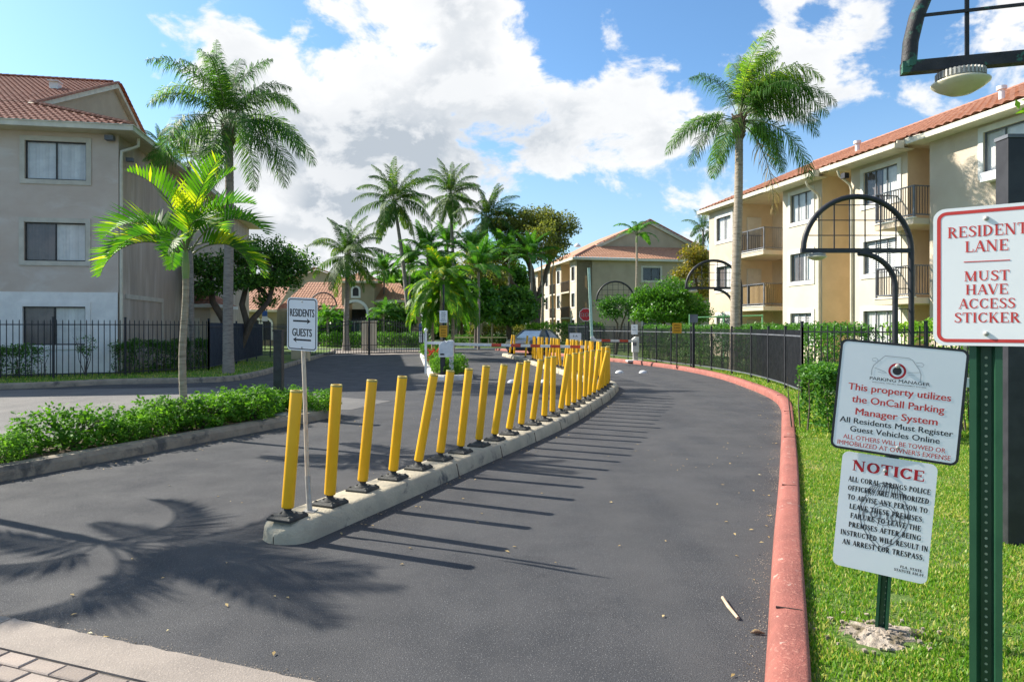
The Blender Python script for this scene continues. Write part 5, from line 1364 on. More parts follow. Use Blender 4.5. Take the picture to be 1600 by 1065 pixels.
# grey badge behind the text: winged top, shield outline, band with a word, pointed foot
mb = MB(); bx, by, b_ = w2*.5, h2*.50, w2*.01
def pb(pts, wd, z=.0005): _stroke(mb, [(bx+a*b_, by+c*b_) for a, c in pts], [wd*1.5*b_]*len(pts), z)
sh = [(-20, 22), (-25, 10), (-26, -3), (-22, -16), (-13, -30), (-4, -38), (0, -43), (4, -38), (13, -30), (22, -16), (26, -3), (25, 10), (20, 22)]
pb(sh, .9); pb([(a*.86, c*.88) for a, c in sh], .5)
for i in range(15):
    a = -21+i*3; pb([(a, 22+6*math.cos(a/16)), (a*.85+1.5, 30+7*math.cos(a/14))], .8); pb([(a*.9, 19+4*math.cos(a/16)), (a*.8+1, 25+5*math.cos(a/14))], .5)
pb([(-22, 24), (-16, 32), (-6, 38), (0, 39), (6, 38), (16, 32), (22, 24)], .8)
for rr in (13, 10): pb([(rr*math.cos(R(a)), 2+rr*math.sin(R(a))) for a in range(-180, 181, 20)], .5)
for i in range(16): a = i*2*PI/16; pb([(13*math.cos(a), 2+13*math.sin(a)), (16*math.cos(a+.05), 2+16*math.sin(a+.05))], .5)
mb.build('badge', M['ink_grey'], p)
mb = MB(); serif_line(mb, 'POLICE', bx, by-4*b_, 8*b_, 46*b_, 1.3, .0006); mb.build('badge_word', M['ink_grey'], p)
bolt(p, w2*.47, h2*.885, .009)
# stake
mb = MB(); loc = Vector(st_.location)
a = Vector((0, 0, -.1)); topw = (BLa+BRa)/2*.5+TLa*.5+(BRa-BLa)*.25
tp = at(1409, 545, (YL+YR)/2+.03)-loc
tp = at(1404, 560, 3.49)-loc
x_, y_, d_ = uchannel(mb, a, tp, .060, .030, math.atan2((BRa-BLa).y, (BRa-BLa).x)); mb.build('stake', M['green_post'], st_)
mb = MB(); nn = -y_
for i in range(9):
    c0 = a+d_*(.12+i*.030)+x_*.0095+y_*.0285
    mb.add([c0+x_*(.0038*math.cos(q))+d_*(.0038*math.sin(q)) for q in [2*PI*j/8 for j in range(8)]], [tuple(range(8))])
mb.build('post_holes', M['hole'], st_, kind='stuff')

# arrow sign on the median
ab = G(484, 798, .16)
ar_ = thing('arrow_sign', 'white RESIDENTS and GUESTS arrow sign on a slim leaning post among the yellow posts', 'sign', ab)
BLc, BRc, TLc = at(448.5, 545.5, 5.66), at(495.5, 549, 5.55), at(445, 463.5, 5.64)
m3, w3, h3 = frame3(BLc, BRc, TLc)
p = panel(ar_, m3, w3, h3, .036)
border(p, w3, h3, .010, .008, .028, 'ink_black')
mb = MB(); sans_line(mb, 'RESIDENTS', w3/2, h3*.645, h3*.145, w3*.80, bold=.040, z=.0007); sans_line(mb, 'GUESTS', w3/2, h3*.275, h3*.145, w3*.64, bold=.040, z=.0007)
def arrow(mb, x0, x1, y, th, hd, z=.0007):
    s = 1 if x1 > x0 else -1
    mb.add([(x0, y-th/2, z), (x1-s*hd*.8, y-th/2, z), (x1-s*hd*.8, y+th/2, z), (x0, y+th/2, z)], [(0, 1, 2, 3) if s > 0 else (3, 2, 1, 0)])
    mb.add([(x1-s*hd, y-hd*.62, z), (x1, y, z), (x1-s*hd, y+hd*.62, z), (x1-s*hd*.75, y, z)], [(0, 1, 2, 3) if s > 0 else (3, 2, 1, 0)])
arrow(mb, w3*.20, w3*.78, h3*.56, h3*.032, h3*.085); arrow(mb, w3*.80, w3*.20, h3*.205, h3*.032, h3*.085)
mb.build('lettering', M['ink_black'], p); bolt(p, w3/2, h3*.925, .007); bolt(p, w3/2, h3*.06, .007)
loc = Vector(ab); pu = at(471, 480, 5.68)-loc
mb = MB(); k0 = at(480.5, 746, 5.55)-loc; kk = at(475.5, 590, 5.66)-loc
mb.tube([Vector((0, 0, .0)), k0+Vector((0, 0, .02))], .0215, 10); mb.build('sleeve', M['galv'], ar_)
mb = MB(); mb.tube([k0-Vector((0, 0, .06)), kk, pu], .0165, 10); mb.build('post', M['cream_post'], ar_)
mb = MB(); mb.cbox((0, 0, .002), (.1, .1, .012)); mb.build('foot', M['galv'], ar_)

def small_sign(name, label, cat, base, panels, post_r=.03, post_h=2.0, post_m='iron', yaw=0, extra_post=None):
    """post with flat panels: (z centre, w, h, face material, [(kind, ...)])"""
    t = thing(name, label, cat, base, yaw)
    MB().box((-post_r, -post_r, -.05), (post_r, post_r, post_h)).build('post', M[post_m], t)
    for (zc, w_, h_, fm, items) in panels:
        mb = MB(); o = rrect(w_, h_, min(w_, h_)*.06, 3); n = len(o)
        mb.add([(p[0], -post_r-.006, zc+p[1]) for p in o]+[(p[0], -post_r-.002, zc+p[1]) for p in o], [tuple(range(n))]+[(i, (i+1) % n, n+(i+1) % n, n+i) for i in range(n)])
        P_ = mb.build('sign_panel', M[fm], t)
        for (tx, yy, hh, ww, mm) in items:
            mb = MB(); vs, fs = sans_mesh(tx, 0, yy*h_, hh*h_, ww*w_, bold=.02); mb.add([(v[0], -post_r-.0075, zc+v[1]) for v in vs], fs); mb.build('lettering', M[mm], P_)
    return t
sg = Vector((-107*26/F, 26, 0))
small_sign('warning_sign', 'white notice above a yellow warning notice on a tall black pole in the guest island', 'sign', (sg.x, sg.y, .12),
    [(at(693, 494, sg.y).z-.12, .30, .46, 'sign_white', [('GATE', .27, .12, .5, 'ink_grey'), ('CLOSES', .10, .12, .62, 'ink_grey'), ('AFTER', -.07, .12, .5, 'ink_grey'), ('EACH', -.24, .12, .45, 'ink_grey'), ('VEHICLE', -.40, .12, .7, 'ink_grey')]),
     (at(693, 517, sg.y).z-.12, .30, .44, 'sign_yellow', [('WARNING', .30, .13, .8, 'ink_black'), ('SPEED', .02, .13, .6, 'ink_black'), ('BUMPS', -.2, .13, .65, 'ink_black'), ('AHEAD', -.42, .13, .6, 'ink_black')])], .035, at(693, 444, sg.y).z-.12, 'iron')
stp = Vector((3.95, 37.6, .1))
stp = thing('stop_sign', 'red octagonal STOP sign on a black post beside the raised barrier arm', 'sign', ((915-800)*36/F, 36, .1))
zc = at(915, 491, 36).z-.1; Rr = .36
mb = MB(); oc = [(Rr*math.cos(R(22.5+45*i)), Rr*math.sin(R(22.5+45*i))) for i in range(8)]
mb.add([(a, -.05, zc+b) for a, b in oc]+[(a, -.045, zc+b) for a, b in oc], [tuple(range(8))]+[(i, (i+1) % 8, 8+(i+1) % 8, 8+i) for i in range(8)]); P_ = mb.build('sign_panel', M['sign_white'], stp)
mb = MB(); mb.add([(a*.93, -.052, zc+b*.93) for a, b in oc], [tuple(range(8))]); mb.build('red_face', M['stop_red'], P_)
mb = MB(); vs, fs = sans_mesh('STOP', 0, -.11, .22, .54, bold=.03); mb.add([(v[0], -.054, zc+v[1]) for v in vs], fs); mb.build('lettering', M['sign_white'], P_)
MB().box((-.035, -.04, -.05), (.035, .04, zc-.2)).build('post', M['iron'], stp); MB().box((.10, -.04, -.05), (.16, .04, zc-.35)).build('post', M['iron'], stp)
b = at(1057, 512, 26.3)
small_sign('yellow_notice', 'orange yellow warning notice on the mesh fence left of the palm trunk', 'sign', (b.x, 26.25, .1), [(b.z-.1, .36, .40, 'sign_yellow', [('SPEED', .22, .12, .6, 'ink_black'), ('BUMPS', -.03, .12, .62, 'ink_black'), ('AHEAD', -.28, .12, .62, 'ink_black')])], .02, b.z+.05)
b = at(990, 514, 31.5)
small_sign('grey_notice', 'small pale notice on the mesh fence above the white barrier box', 'sign', (b.x, 31.3, .1), [(b.z-.1, .30, .46, 'sign_white', [('NO', .18, .13, .3, 'ink_grey'), ('ENTRY', -.1, .12, .6, 'ink_grey')])], .02, b.z+.1)
b = at(1083.5, 497, 25)
small_sign('sign_back', 'blank grey sign seen over the hedge on a thick black post', 'sign', (b.x, 25, .1), [(b.z-.1, .30, .30, 'iron_grey', [])], .04, b.z-.05)
b = at(899, 526, 33)
small_sign('white_sign', 'low white sign with black blocks beside the stop sign post', 'sign', (b.x, 33, .0), [(b.z, .56, .40, 'sign_white', [('E-A', .02, .22, .38, 'ink_black')])], .02, b.z)
b = at(659, 516, 44)
small_sign('blue_sign', 'narrow blue red and white sign right of the closed gate', 'sign', (b.x, 44, .0), [(b.z+.22, .32, .5, 'sign_blue', [('P', .0, .3, .4, 'sign_white')]), (b.z-.18, .32, .3, 'sign_white', [('STOP', .0, .3, .8, 'ink_red')]), (b.z-.55, .32, .4, 'sign_white', [])], .04, b.z)
b = at(414, 495, 45)
small_sign('blue_sign', 'small blue and white sign hanging before the clubhouse behind the dark blue fence', 'sign', (b.x, 45, .0), [(b.z+.25, .34, .34, 'sign_blue', []), (b.z-.1, .36, .32, 'sign_white', [])], .025, b.z+.5)
b = at(693, 505, 24)

# ================================================================== BARRIERS
def striped_arm(parent, a, b, n, wd=.075, loc0=None):
    a = Vector(a); b = Vector(b)
    W2, R2 = MB(), MB()
    MB_ = MB(); MB_.bar(a, b, wd, wd*1.15); A_ = MB_.build('barrier_arm', M['arm_white'], parent)
    for i in range(n):
        if i % 2 and i >= n-11: 
            p, q = a.lerp(b, i/n), a.lerp(b, (i+1)/n); MB().bar(p, q, wd*1.06, wd*1.21).build('red_stripe', M['arm_red'], A_)
    return A_
bb = G(705, 583, .15)
br = thing('barrier_machine', 'white barrier machine on a slim pedestal with striped arm lowered over the guest lane', 'barrier', (bb.x, bb.y, .12))
z1 = at(698, 557, bb.y).z-.12; z0 = at(698, 531, bb.y).z-.12; xx = at(698, 544, bb.y).x-bb.x
mb = MB(); wv = .235; hv = z0-z1
prof = [(-wv, 0), (wv*.95, 0), (wv*.95, hv*.92), (wv*.8, hv), (wv*.2, hv), (0, hv*.90), (-.2*wv, hv*.97), (-wv*.55, hv*.93), (-wv*.98, hv*.72)]
mb.add([(xx+a, -.2, z1+c) for a, c in prof]+[(xx+a, .2, z1+c) for a, c in prof], [tuple(range(9)), tuple(range(9, 18))[::-1]]+[(i, 9+i, 9+(i+1) % 9, (i+1) % 9) for i in range(9)]); mb.build('housing', M['white_paint'], br, bevel=.012)
mb = MB(); mb.box((xx-.19, -.212, z1+.07), (xx-.06, -.2, z1+.12)); mb.build('name_plate', M['ink_black'], br)
mb = MB(); mb.box((-.06, -.06, 0), (.075, .06, z1)); mb.build('pedestal', M['white_paint'], br)
mb = MB(); mb.box((xx-.2, -.1, .0), (xx-.05, .1, z1)); mb.build('base_box', M['iron'], br)
striped_arm(br, (xx-.1, .28, at(700, 537, bb.y).z-.12), (2.45-bb.x, 21.3-bb.y, 1.0-.12+.02), 15)
mb = MB(); zq = at(680, 535, bb.y+.5).z-.12; mb.bar((xx-.1, .5, zq), (-.92, .5, zq), .06, .09); mb.bar((-.88, .5, 0), (-.88, .5, zq+.35), .07, .07); mb.lathe([(.001, .0), (.06, .06), (.05, .13), (0, .16)], 10, (-.88, .5, zq+.33)); mb.build('rear_rail', M['white_paint'], br)
b2 = G(993, 563, .12)
br2 = thing('barrier_machine', 'cream barrier machine by the fence with its arm folded upright', 'barrier', (b2.x, b2.y, .1))
zt = at(992, 529, b2.y).z-.1
mb = MB(); mb.box((-.15, -.15, .42), (.13, .15, zt)); mb.add([(-.15, -.15, zt), (.13, -.15, zt), (.13, .15, zt), (-.15, .15, zt), (-.02, -.15, zt+.10), (.13, -.15, zt+.10), (.13, .15, zt+.10), (-.02, .15, zt+.10)], [(0,1,5,4), (1,2,6,5), (2,3,7,6), (3,0,4,7), (4,5,6,7)]); mb.build('housing', M['tan_pillar'] if False else M['trim_white'], br2)
mb = MB(); mb.box((-.11, -.1, 0), (.09, .1, .42)); mb.build('pedestal', M['galv'], br2); MB().box((-.16, -.157, zt-.3), (.02, -.15, zt-.12)).build('name_plate', M['iron_grey'], br2)
MB().box((-.4, -.3, -.02), (.3, .3, .06)).build('footing', M['kerb_white'], br2)
el = at(925, 531, b2.y-1.0)-Vector(br2.location)
striped_arm(br2, (0, -.25, at(990, 532, b2.y).z-.1), el, 5, .085)
mb = MB(); up_ = at(920, 418, b2.y-1.0)-Vector(br2.location); mb.bar(el, up_, .11, .09); mb.build('raised_arm', M['mint'], br2)
mb = MB(); mb.tube([el+Vector((.12, 0, 0)), el+Vector((.04, -.02, .04)), el+Vector((0, 0, .16))], .09, 8); mb.build('elbow', M['arm_white'], br2)
# low rail in the distance
lr = thing('low_rail', 'long pale low rail in front of the clipped hedge beyond the guest lane', 'rail', (at(705, 526, 52).x, 52, .09))
mb = MB(); x9 = at(792, 526, 52).x-at(705, 526, 52).x; mb.box((0, 0, at(705, 527.5, 52).z-.09), (x9, .08, at(705, 525.5, 52).z-.09)); mb.build('rail', M['tan_pillar'], lr)
for i in range(4): MB().box((x9*i/3-.04, .08, 0), (x9*i/3+.04, .15, at(705, 526, 52).z-.09)).build('post', M['trim'], lr)

# ================================================================== ARCHED LAMP POSTS
def arch_lamp(label, post, Rr=1.1, zb=3.2, yaw=0, side=-1, tube=.055, m='iron', worn=False, ls=1.0):
    """two uprights and a latticed half-round hood reaching out from them, lamp under its tip"""
    t = thing('arched_lamp_post', label, 'lamp post', (post[0], post[1], .08), yaw, 'lamp posts with latticed half-round hoods')
    zb -= .08; cx = side*Rr; mt = M['iron_worn'] if worn else M[m]
    n = 22
    mb = MB(); hood = [(cx+Rr*math.cos(PI*i/n)*(-side), 0, zb+Rr*math.sin(PI*i/n)) for i in range(n+1)]
    # i=0 lies on the post side
    mb.tube([(0, 0, -.1), (0, 0, zb*.5)]+hood, tube, 10); mb.build('outer_tube', mt, t)
    mb = MB(); mb.box((min(0, 2*cx)-tube*.9, -tube*.8, zb-tube*.8), (max(0, 2*cx)+tube*.4, tube*.8, zb+tube*.8)); mb.build('hood_bar', mt, t)
    rb = Rr*.62; ix = side*(Rr-rb) 
    ix = side*.33; mb = MB()
    arc = [(side*Rr*.98+(ix-side*Rr*.98)*math.sin(PI/2*i/10), 0, zb-tube-rb*(1-math.cos(PI/2*i/10))) for i in range(11)]
    mb.tube(arc+[(ix, 0, zb*.4), (ix, 0, -.1)], tube, 10); mb.build('inner_tube', mt, t)
    for i in range(1, 7):
        x = side*2*Rr*i/7; h = math.sqrt(max(0, Rr**2-(x-cx)**2)); MB().box((x-.010, -.010, zb), (x+.010, .010, zb+h)).build('lattice_bar', mt, t)
    for z in (.28, .56, .84):
        h = math.sqrt(Rr**2-(Rr*z)**2); MB().box((cx-h, -.022, zb+Rr*z-.009), (cx+h, -.010, zb+Rr*z+.009)).build('lattice_bar', mt, t)
    z = zb-.35
    while z > .6: MB().box((min(ix, 0), -.01, z-.009), (max(ix, 0), .01, z+.009)).build('rung', mt, t); z -= .42
    lx = side*(2*Rr-.28); r_ = .17*ls
    mb = MB(); mb.lathe([(.06, .02), (r_*.86, .0), (r_*.9, -.045)], 28, (lx, 0, zb-tube*.8-.02), smooth=False)
    for i in range(36): a = 2*PI*i/36; mb.cbox((lx+r_*.9*math.cos(a), r_*.9*math.sin(a), zb-tube*.8-.040), (.02, .010, .04), a)
    mb.build('lamp_collar', M['galv'], t)
    mb = MB(); mb.lathe([(r_*.9, -.045), (r_*1.15, -.060), (r_*1.13, -.07), (r_*.9, -.095), (r_*.5, -.125), (0, -.135)], 28, (lx, 0, zb-tube*.8-.02)); mb.build('lamp_shade', M['lens'], t)
    return t
q = at(1424, 500, 13.9); arch_lamp('large black arched lamp post behind the picket fence, left of the RESIDENT LANE sign', (q.x, 13.9))
q = at(1158, 500, 27.3); arch_lamp('black arched lamp post just behind the trunk of the tall right palm', (q.x, 27.3))
q = at(991, 500, 40); arch_lamp('black arched lamp post left of the round green tree in the middle', (q.x, 40))
q = at(484, 500, 56); arch_lamp('distant arched lamp post before the clubhouse roof, right of the arrow sign', (q.x, 56), side=1, zb=3.35)
# nearest one: hood tip at upper right, bar rising to the right
Lp = Vector((2.44, 4.2)); dr = Vector((.962, -.272)); pp = Lp+dr*2.2
arch_lamp('weathered arched lamp post with green rust whose hood juts in at the upper right', (pp.x, pp.y), zb=3.24, yaw=math.atan2(dr.y, dr.x), worn=True, tube=.044, ls=.80)
t = thing('steel_post', 'thick square black steel post behind the RESIDENT LANE sign', 'post', (at(1579, 870, 4.9).x, 4.9, .06))
MB().box((-.064, -.064, -.1), (.064, .064, 2.93)).build('shaft', M['iron'], t, bevel=.006); MB().box((-.07, -.07, 2.93), (.07, .07, 2.955)).build('cap', M['iron_grey'], t)
t = thing('steel_post', 'short square black post on the concrete pad at the end of the hedge island', 'post', (-4.22, 12.35, .148))
MB().box((-.075, -.075, -.05), (.075, .075, 1.42)).build('shaft', M['iron'], t, bevel=.006); MB().box((-.085, -.085, 1.42), (.085, .085, 1.45)).build('cap', M['iron'], t)
MB().box((-.11, -.11, 0), (.11, .11, .012)).build('base_plate', M['galv'], t)
t = thing('white_rail', 'white horizontal board behind the green post at the hedge', 'rail', (7.1, 9.4, .1))
MB().box((-2.2, -.02, .72), (1.8, .02, .85)).build('board', M['white_paint'], t)
for x in (-1.9, .4, 1.6): MB().box((x-.04, .02, 0), (x+.04, .09, .8)).build('post', M['white_paint'], t)
t = thing('utility_box', 'grey utility box on the lawn right of the thick black post', 'box', (4.62, 5.6, .1))
MB().box((-.3, -.2, .0), (.35, .2, .62)).build('body', M['galv'], t, bevel=.01); MB().box((-.33, -.23, .62), (.38, .23, .67)).build('lid', M['white_paint'], t); MB().box((-.2, -.215, .1), (.25, -.2, .55)).build('door', M['white_paint'], t)
t = thing('pipe_frame', 'light green pipe frame behind the hedge below the bamboo screened balcony', 'frame', (at(1145, 500, 30).x, 30, .1))
mb = MB()
for x in (-1.9, -.4, 1.3): mb.tube([(x, 0, 0), (x, 0, 2.1)], .03, 6)
mb.tube([(-1.9, 0, 1.95), (1.3, 0, 2.05)], .03, 6); mb.tube([(-1.9, 0, 1.6), (1.3, 0, 1.65)], .02, 6); mb.build('pipes', M['mesh_green'], t)
t = thing('pergola', 'small tan pergola with red roof edge among the trees', 'shelter', (at(760, 500, 58).x, 58, .09))
for x in (-1.35, -.45, .5, 1.35): MB().box((x-.12, -.12, 0), (x+.12, .12, 2.35)).build('post', M['tan_pillar'], t)
MB().box((-1.7, -.5, 2.35), (1.7, 2, 2.5)).build('roof', M['tile_red'], t)

# traffic dots
def dome(px, py, lab, s=.125):
    p = G(px, py); t = thing('traffic_dome', lab, 'road marker', (p.x, p.y, 0), 0, 'white half round road markers')
    mb = MB(); mb.lathe([(s, 0), (s*.97, .02), (s*.75, .065), (s*.4, .09), (0, .098)], 16); o = mb.build('dome', M['white_paint'], t); o.scale = (1.25, .9, 1)
dome(968, 582, 'left of the two white road domes on the resident lane'); dome(1005, 582, 'right of the two white road domes on the resident lane')
dome(801, 597, 'white road dome left of the gap between yellow posts on the guest lane'); dome(851, 597, 'white road dome farther right on the guest lane behind the yellow posts')

# ================================================================== PARKED CAR
car = thing('parked_car', 'dark blue grey car parked behind the far row of yellow posts', 'car', (1.35, 42.2, 0), R(-118))
# x forward
def section(x, zb, zt, hw_b, hw_m, hw_t, zm): return [(x, -hw_b, zb), (x, -hw_m, zm), (x, -hw_t, zt), (x, hw_t, zt), (x, hw_m, zm), (x, hw_b, zb)]
S = [section(2.25, .35, .68, .72, .80, .70, .52), section(2.0, .25, .86, .82, .90, .78, .62), section(1.2, .22, .98, .86, .93, .82, .70), section(.75, .22, 1.02, .87, .93, .82, .75),
     section(-1.3, .22, 1.05, .87, .93, .82, .78), section(-1.9, .25, 1.02, .85, .92, .78, .75), section(-2.3, .38, .90, .76, .84, .72, .62)]
mb = MB(); vs = [v for s in S for v in s]; mb.add(vs, [(i*6+k, i*6+(k+1) % 6, (i+1)*6+(k+1) % 6, (i+1)*6+k) for i in range(len(S)-1) for k in range(6)], True); mb.add(S[0], [tuple(range(6))]); mb.add(S[-1], [tuple(range(6))[::-1]])
BODY = mb.build('body', M['car_paint'], car, bevel=.03)
mb = MB(); C1 = [(.95, -.80, 1.0), (.15, -.62, 1.44), (-1.05, -.60, 1.46), (-1.95, -.76, 1.03)]; vs = C1+[(x, -y, z) for x, y, z in C1]
mb.add(vs, [(0, 1, 2, 3), (4, 7, 6, 5), (0, 4, 5, 1), (2, 6, 7, 3)]); mb.build('windows', M['car_glass'], car)
mb = MB(); mb.add([(.2, -.62, 1.445), (.2, .62, 1.445), (-.4, .63, 1.475), (-.4, -.63, 1.475), (-1.08, .6, 1.465), (-1.08, -.6, 1.465)], [(0, 1, 2, 3), (3, 2, 4, 5)]); 
for s_ in (1, -1):
    mb.bar((.95, s_*.80, 1.0), (.17, s_*.62, 1.455), .06); mb.bar((-1.07, s_*.60, 1.465), (-1.95, s_*.76, 1.03), .08); mb.bar((-.45, s_*.84, 1.02), (-.45, s_*.62, 1.46), .07); mb.bar((.17, s_*.62, 1.455), (-1.07, s_*.60, 1.47), .06)
mb.build('roof', M['car_paint'], car)
for x in (1.4, -1.4):
    for s_ in (1, -1):
        mb = MB(); mb.tube([(x, s_*.72, .32), (x, s_*.93, .32)], .32, 20, smooth=False); w_ = mb.build('wheel', M['tyre'], car); mb = MB(); mb.tube([(x, s_*.90, .32), (x, s_*.94, .32)], .2, 14, smooth=False); mb.build('rim', M['galv'], w_)
for s_ in (1, -1):
    mb = MB(); mb.cbox((2.17, s_*.62, .70), (.12, .30, .14)); mb.build('headlight', M['lens'], car)
    mb = MB(); mb.cbox((-2.24, s_*.66, .80), (.10, .22, .16)); mb.build('tail_light', M['stop_red'], car)
    mb = MB(); mb.cbox((.75, s_*.98, 1.03), (.14, .16, .12)); mb.build('mirror', M['car_paint'], car)

# ================================================================== PALMS
Q = dict(n=112, ll=.88, lw=.025, plume=.80, vee=.0, droop=1.7, sweep_=.30, petiole=.17, rr=.020, taper=.45)
queen = frond_variants('queen_frond', [dict(Q, L=3.1, e0=88, e1=20, curve=1.6), dict(Q, L=3.2, e0=72, e1=-30, curve=1.5), dict(Q, L=3.3, e0=52, e1=-62, curve=1.25), dict(Q, L=3.2, e0=28, e1=-80, curve=1.0), dict(Q, L=2.9, e0=2, e1=-84, curve=.75)], M['fr_queen'])
queen_y = frond_variants('queen_frond_young', [dict(Q, L=2.9, e0=88, e1=5, curve=1.4), dict(Q, L=3.2, e0=72, e1=-65, curve=1.2)], M['fr_queen_light'])
dryf = frond_variants('dry_frond', [dict(Q, L=3.0, e0=-35, e1=-92, curve=.5, n=40)], M['fr_dry'])
Cc_ = dict(n=58, ll=1.15, lw=.062, plume=.30, vee=-.05, droop=1.5, sweep_=.45, petiole=.14, rr=.035, taper=.4)
coco = frond_variants('coconut_frond', [dict(Cc_, L=4.3, e0=84, e1=25, curve=1.5), dict(Cc_, L=4.5, e0=62, e1=-25, curve=1.4), dict(Cc_, L=4.6, e0=40, e1=-50, curve=1.2), dict(Cc_, L=4.4, e0=12, e1=-70, curve=1.0), dict(Cc_, L=3.9, e0=-25, e1=-82, curve=.8)], M['fr_coco'])
Bq = dict(n=24, ll=.62, lw=.048, plume=.10, vee=.60, droop=.12, sweep_=.50, petiole=.20, rr=.017, taper=.45)
bright = frond_variants('arching_frond', [dict(Bq, L=1.85, e0=86, e1=40, curve=1.4), dict(Bq, L=1.75, e0=76, e1=-10, curve=1.3), dict(Bq, L=1.6, e0=60, e1=-50, curve=1.1), dict(Bq, L=1.5, e0=40, e1=-78, curve=.95)], M['fr_bright'])
Ar = dict(n=34, ll=.60, lw=.055, plume=.15, vee=.35, droop=.8, sweep_=.6, petiole=.2, rr=.02)
areca = frond_variants('areca_frond', [dict(Ar, L=1.9, e0=85, e1=20, curve=1.3), dict(Ar, L=2.15, e0=65, e1=-60, curve=1.2), dict(Ar, L=2.4, e0=42, e1=-86, curve=.9), dict(Ar, L=2.6, e0=15, e1=-90, curve=.6)], M['fr_areca'])
Lq = dict(n=34, ll=.75, lw=.075, plume=.2, vee=.15, droop=.9, sweep_=.6, petiole=.18, rr=.03)
lush = frond_variants('lush_frond', [dict(Lq, L=2.8, e0=85, e1=20, curve=1.4), dict(Lq, L=3.0, e0=65, e1=-35, curve=1.2), dict(Lq, L=3.0, e0=40, e1=-65, curve=1.0)], M['fr_lush'])

def pbase(px, Y, z=.1): return Vector(((px-800)*Y/F, Y, z))
def hgt(py, Y, z=.1): return EYE+(HZ-py)*Y/F-z
# tall left queen palm
Y = 22.9
palm('queen_palm', 'tall feathery queen palm with grey trunk left of the arrow sign', pbase(357, Y), hgt(200, Y), queen, 21, (.175, .125), (0.02, 0), M['bark_palm'], seed=3, scale=.98, boots=True,
     extra=[(queen_y[0][0], 2.0, .9, .3), (queen_y[0][0], 4.4, .85, .3), (queen_y[1][0], .2, .9, .2), (queen_y[1][0], 3.4, .95, .2), (queen[3][0], -.25, 1.05, 0), (queen[4][0], -.1, 1.0, -.1)], az0=.6)
# tall right queen palm, wind blown to the right
Y = 24.0
palm('queen_palm', 'tall windswept queen palm with one dry hanging frond before the right building', pbase(1148, Y), hgt(190, Y), queen, 16, (.185, .130), (.16, 0), M['bark_light'], seed=9, scale=.98, boots=True, wind=.9,
     extra=[(queen_y[1][0], .0, 1.08, .3), (queen_y[1][0], .5, 1.0, .35), (queen_y[1][0], -.6, 1.1, .3), (queen_y[0][0], .8, 1.0, .3), (queen_y[0][0], -1.2, 1.05, .3), (queen[2][0], .1, 1.15, .1), (queen[2][0], -.3, 1.1, .1), (queen_y[0][0], .3, 1.08, .3), (queen_y[0][0], 1.4, 1.05, .35), (queen_y[1][0], -.2, .95, .3), (queen_y[1][0], .9, .9, .3), (queen[3][0], 3.0, .95, 0), (queen[4][0], 3.3, .9, .1), (dryf[0][0], -.35, 1.15, -.1), (queen[4][0], -.6, 1.2, 0)], az0=.2)
# small palm behind the young one
Y = 24.5
palm('small_queen_palm', 'yellowing small palm head just left of the tall queen palm trunk', pbase(300, Y), hgt(262, Y), queen_y+queen[2:3], 8, (.09, .07), (-.1, 0), M['bark_palm'], seed=5, scale=.62)
# bright young palm in the hedge island
Y = 10.3
palm('christmas_palm', 'bright yellow green young palm rising from the hedge island', pbase(285.5, Y, .1), hgt(432, Y), bright, 13, (.058, .045), (.03, 0), M['bark_light'], shaft=.42, seed=14, scale=.78, az0=1.1, boots=False,
     extra=[(bright[3][0], 3.35, .9, -.02), (bright[2][0], 3.0, .95, 0), (bright[2][0], -.25, .95, 0), (bright[3][0], .15, .85, -.02)])
# its neighbour outside the frame, whose fronds enter at the left edge and shade the lane
palm('christmas_palm', 'young palm just outside the left edge with only frond tips showing', (-6.95, 7.0, .1), 2.65, bright, 13, (.07, .055), (0, 0), M['bark_light'], shaft=.45, seed=33, scale=.84, az0=.4)
palm('christmas_palm', 'second young palm beyond the left edge of the picture', (-8.9, 6.0, .1), 2.6, bright, 12, (.085, .065), (0, 0), M['bark_light'], shaft=.45, seed=35, scale=.85, az0=2.0)
# coconut palms
gC = 'tall coconut palms beyond the gate'
for (px, py, Y, lb, pbx, sd, sc, lab) in ((616, 316, 58, -.2, 641, 41, .95, 'tallest coconut palm left of centre, its trunk leaning left'),
                                     (704, 306, 64, 0, 711, 43, .82, 'slender straight coconut palm, middle one of the tall three'),
                                     (761, 342, 62, 0, 757, 45, .80, 'coconut palm right of centre, partly hidden by the olive crowned tree'),
                                     (543, 402, 46, 0, 541, 47, .76, 'shorter coconut palm standing in front of the clubhouse tower')):
    b = pbase(pbx, Y, .1); dx = (px-pbx)*Y/F
    palm('coconut_palm', lab, b, hgt(py, Y), coco, 26, (.22, .12), (dx, 0), M['bark_palm'], seed=sd, scale=sc, group=gC, curve_lean=1.4, swell=1.4, wind=.25)
# bright areca cluster behind the warning sign
for k, (px, Y, hpy, sc, lab) in enumerate(((690, 34, 446, 1.05, 'bright yellow green palm directly behind the white and yellow warning signs'), (676, 36, 470, .9, 'drooping yellow green palm left of the warning sign pole'), (708, 35.5, 464, .9, 'drooping yellow green palm right of the warning sign pole'))):
    palm('areca_palm', lab, pbase(px, Y), hgt(hpy, Y), areca, 34, (.09, .07), (0, 0), M['bark_light'], seed=50+k, scale=sc)
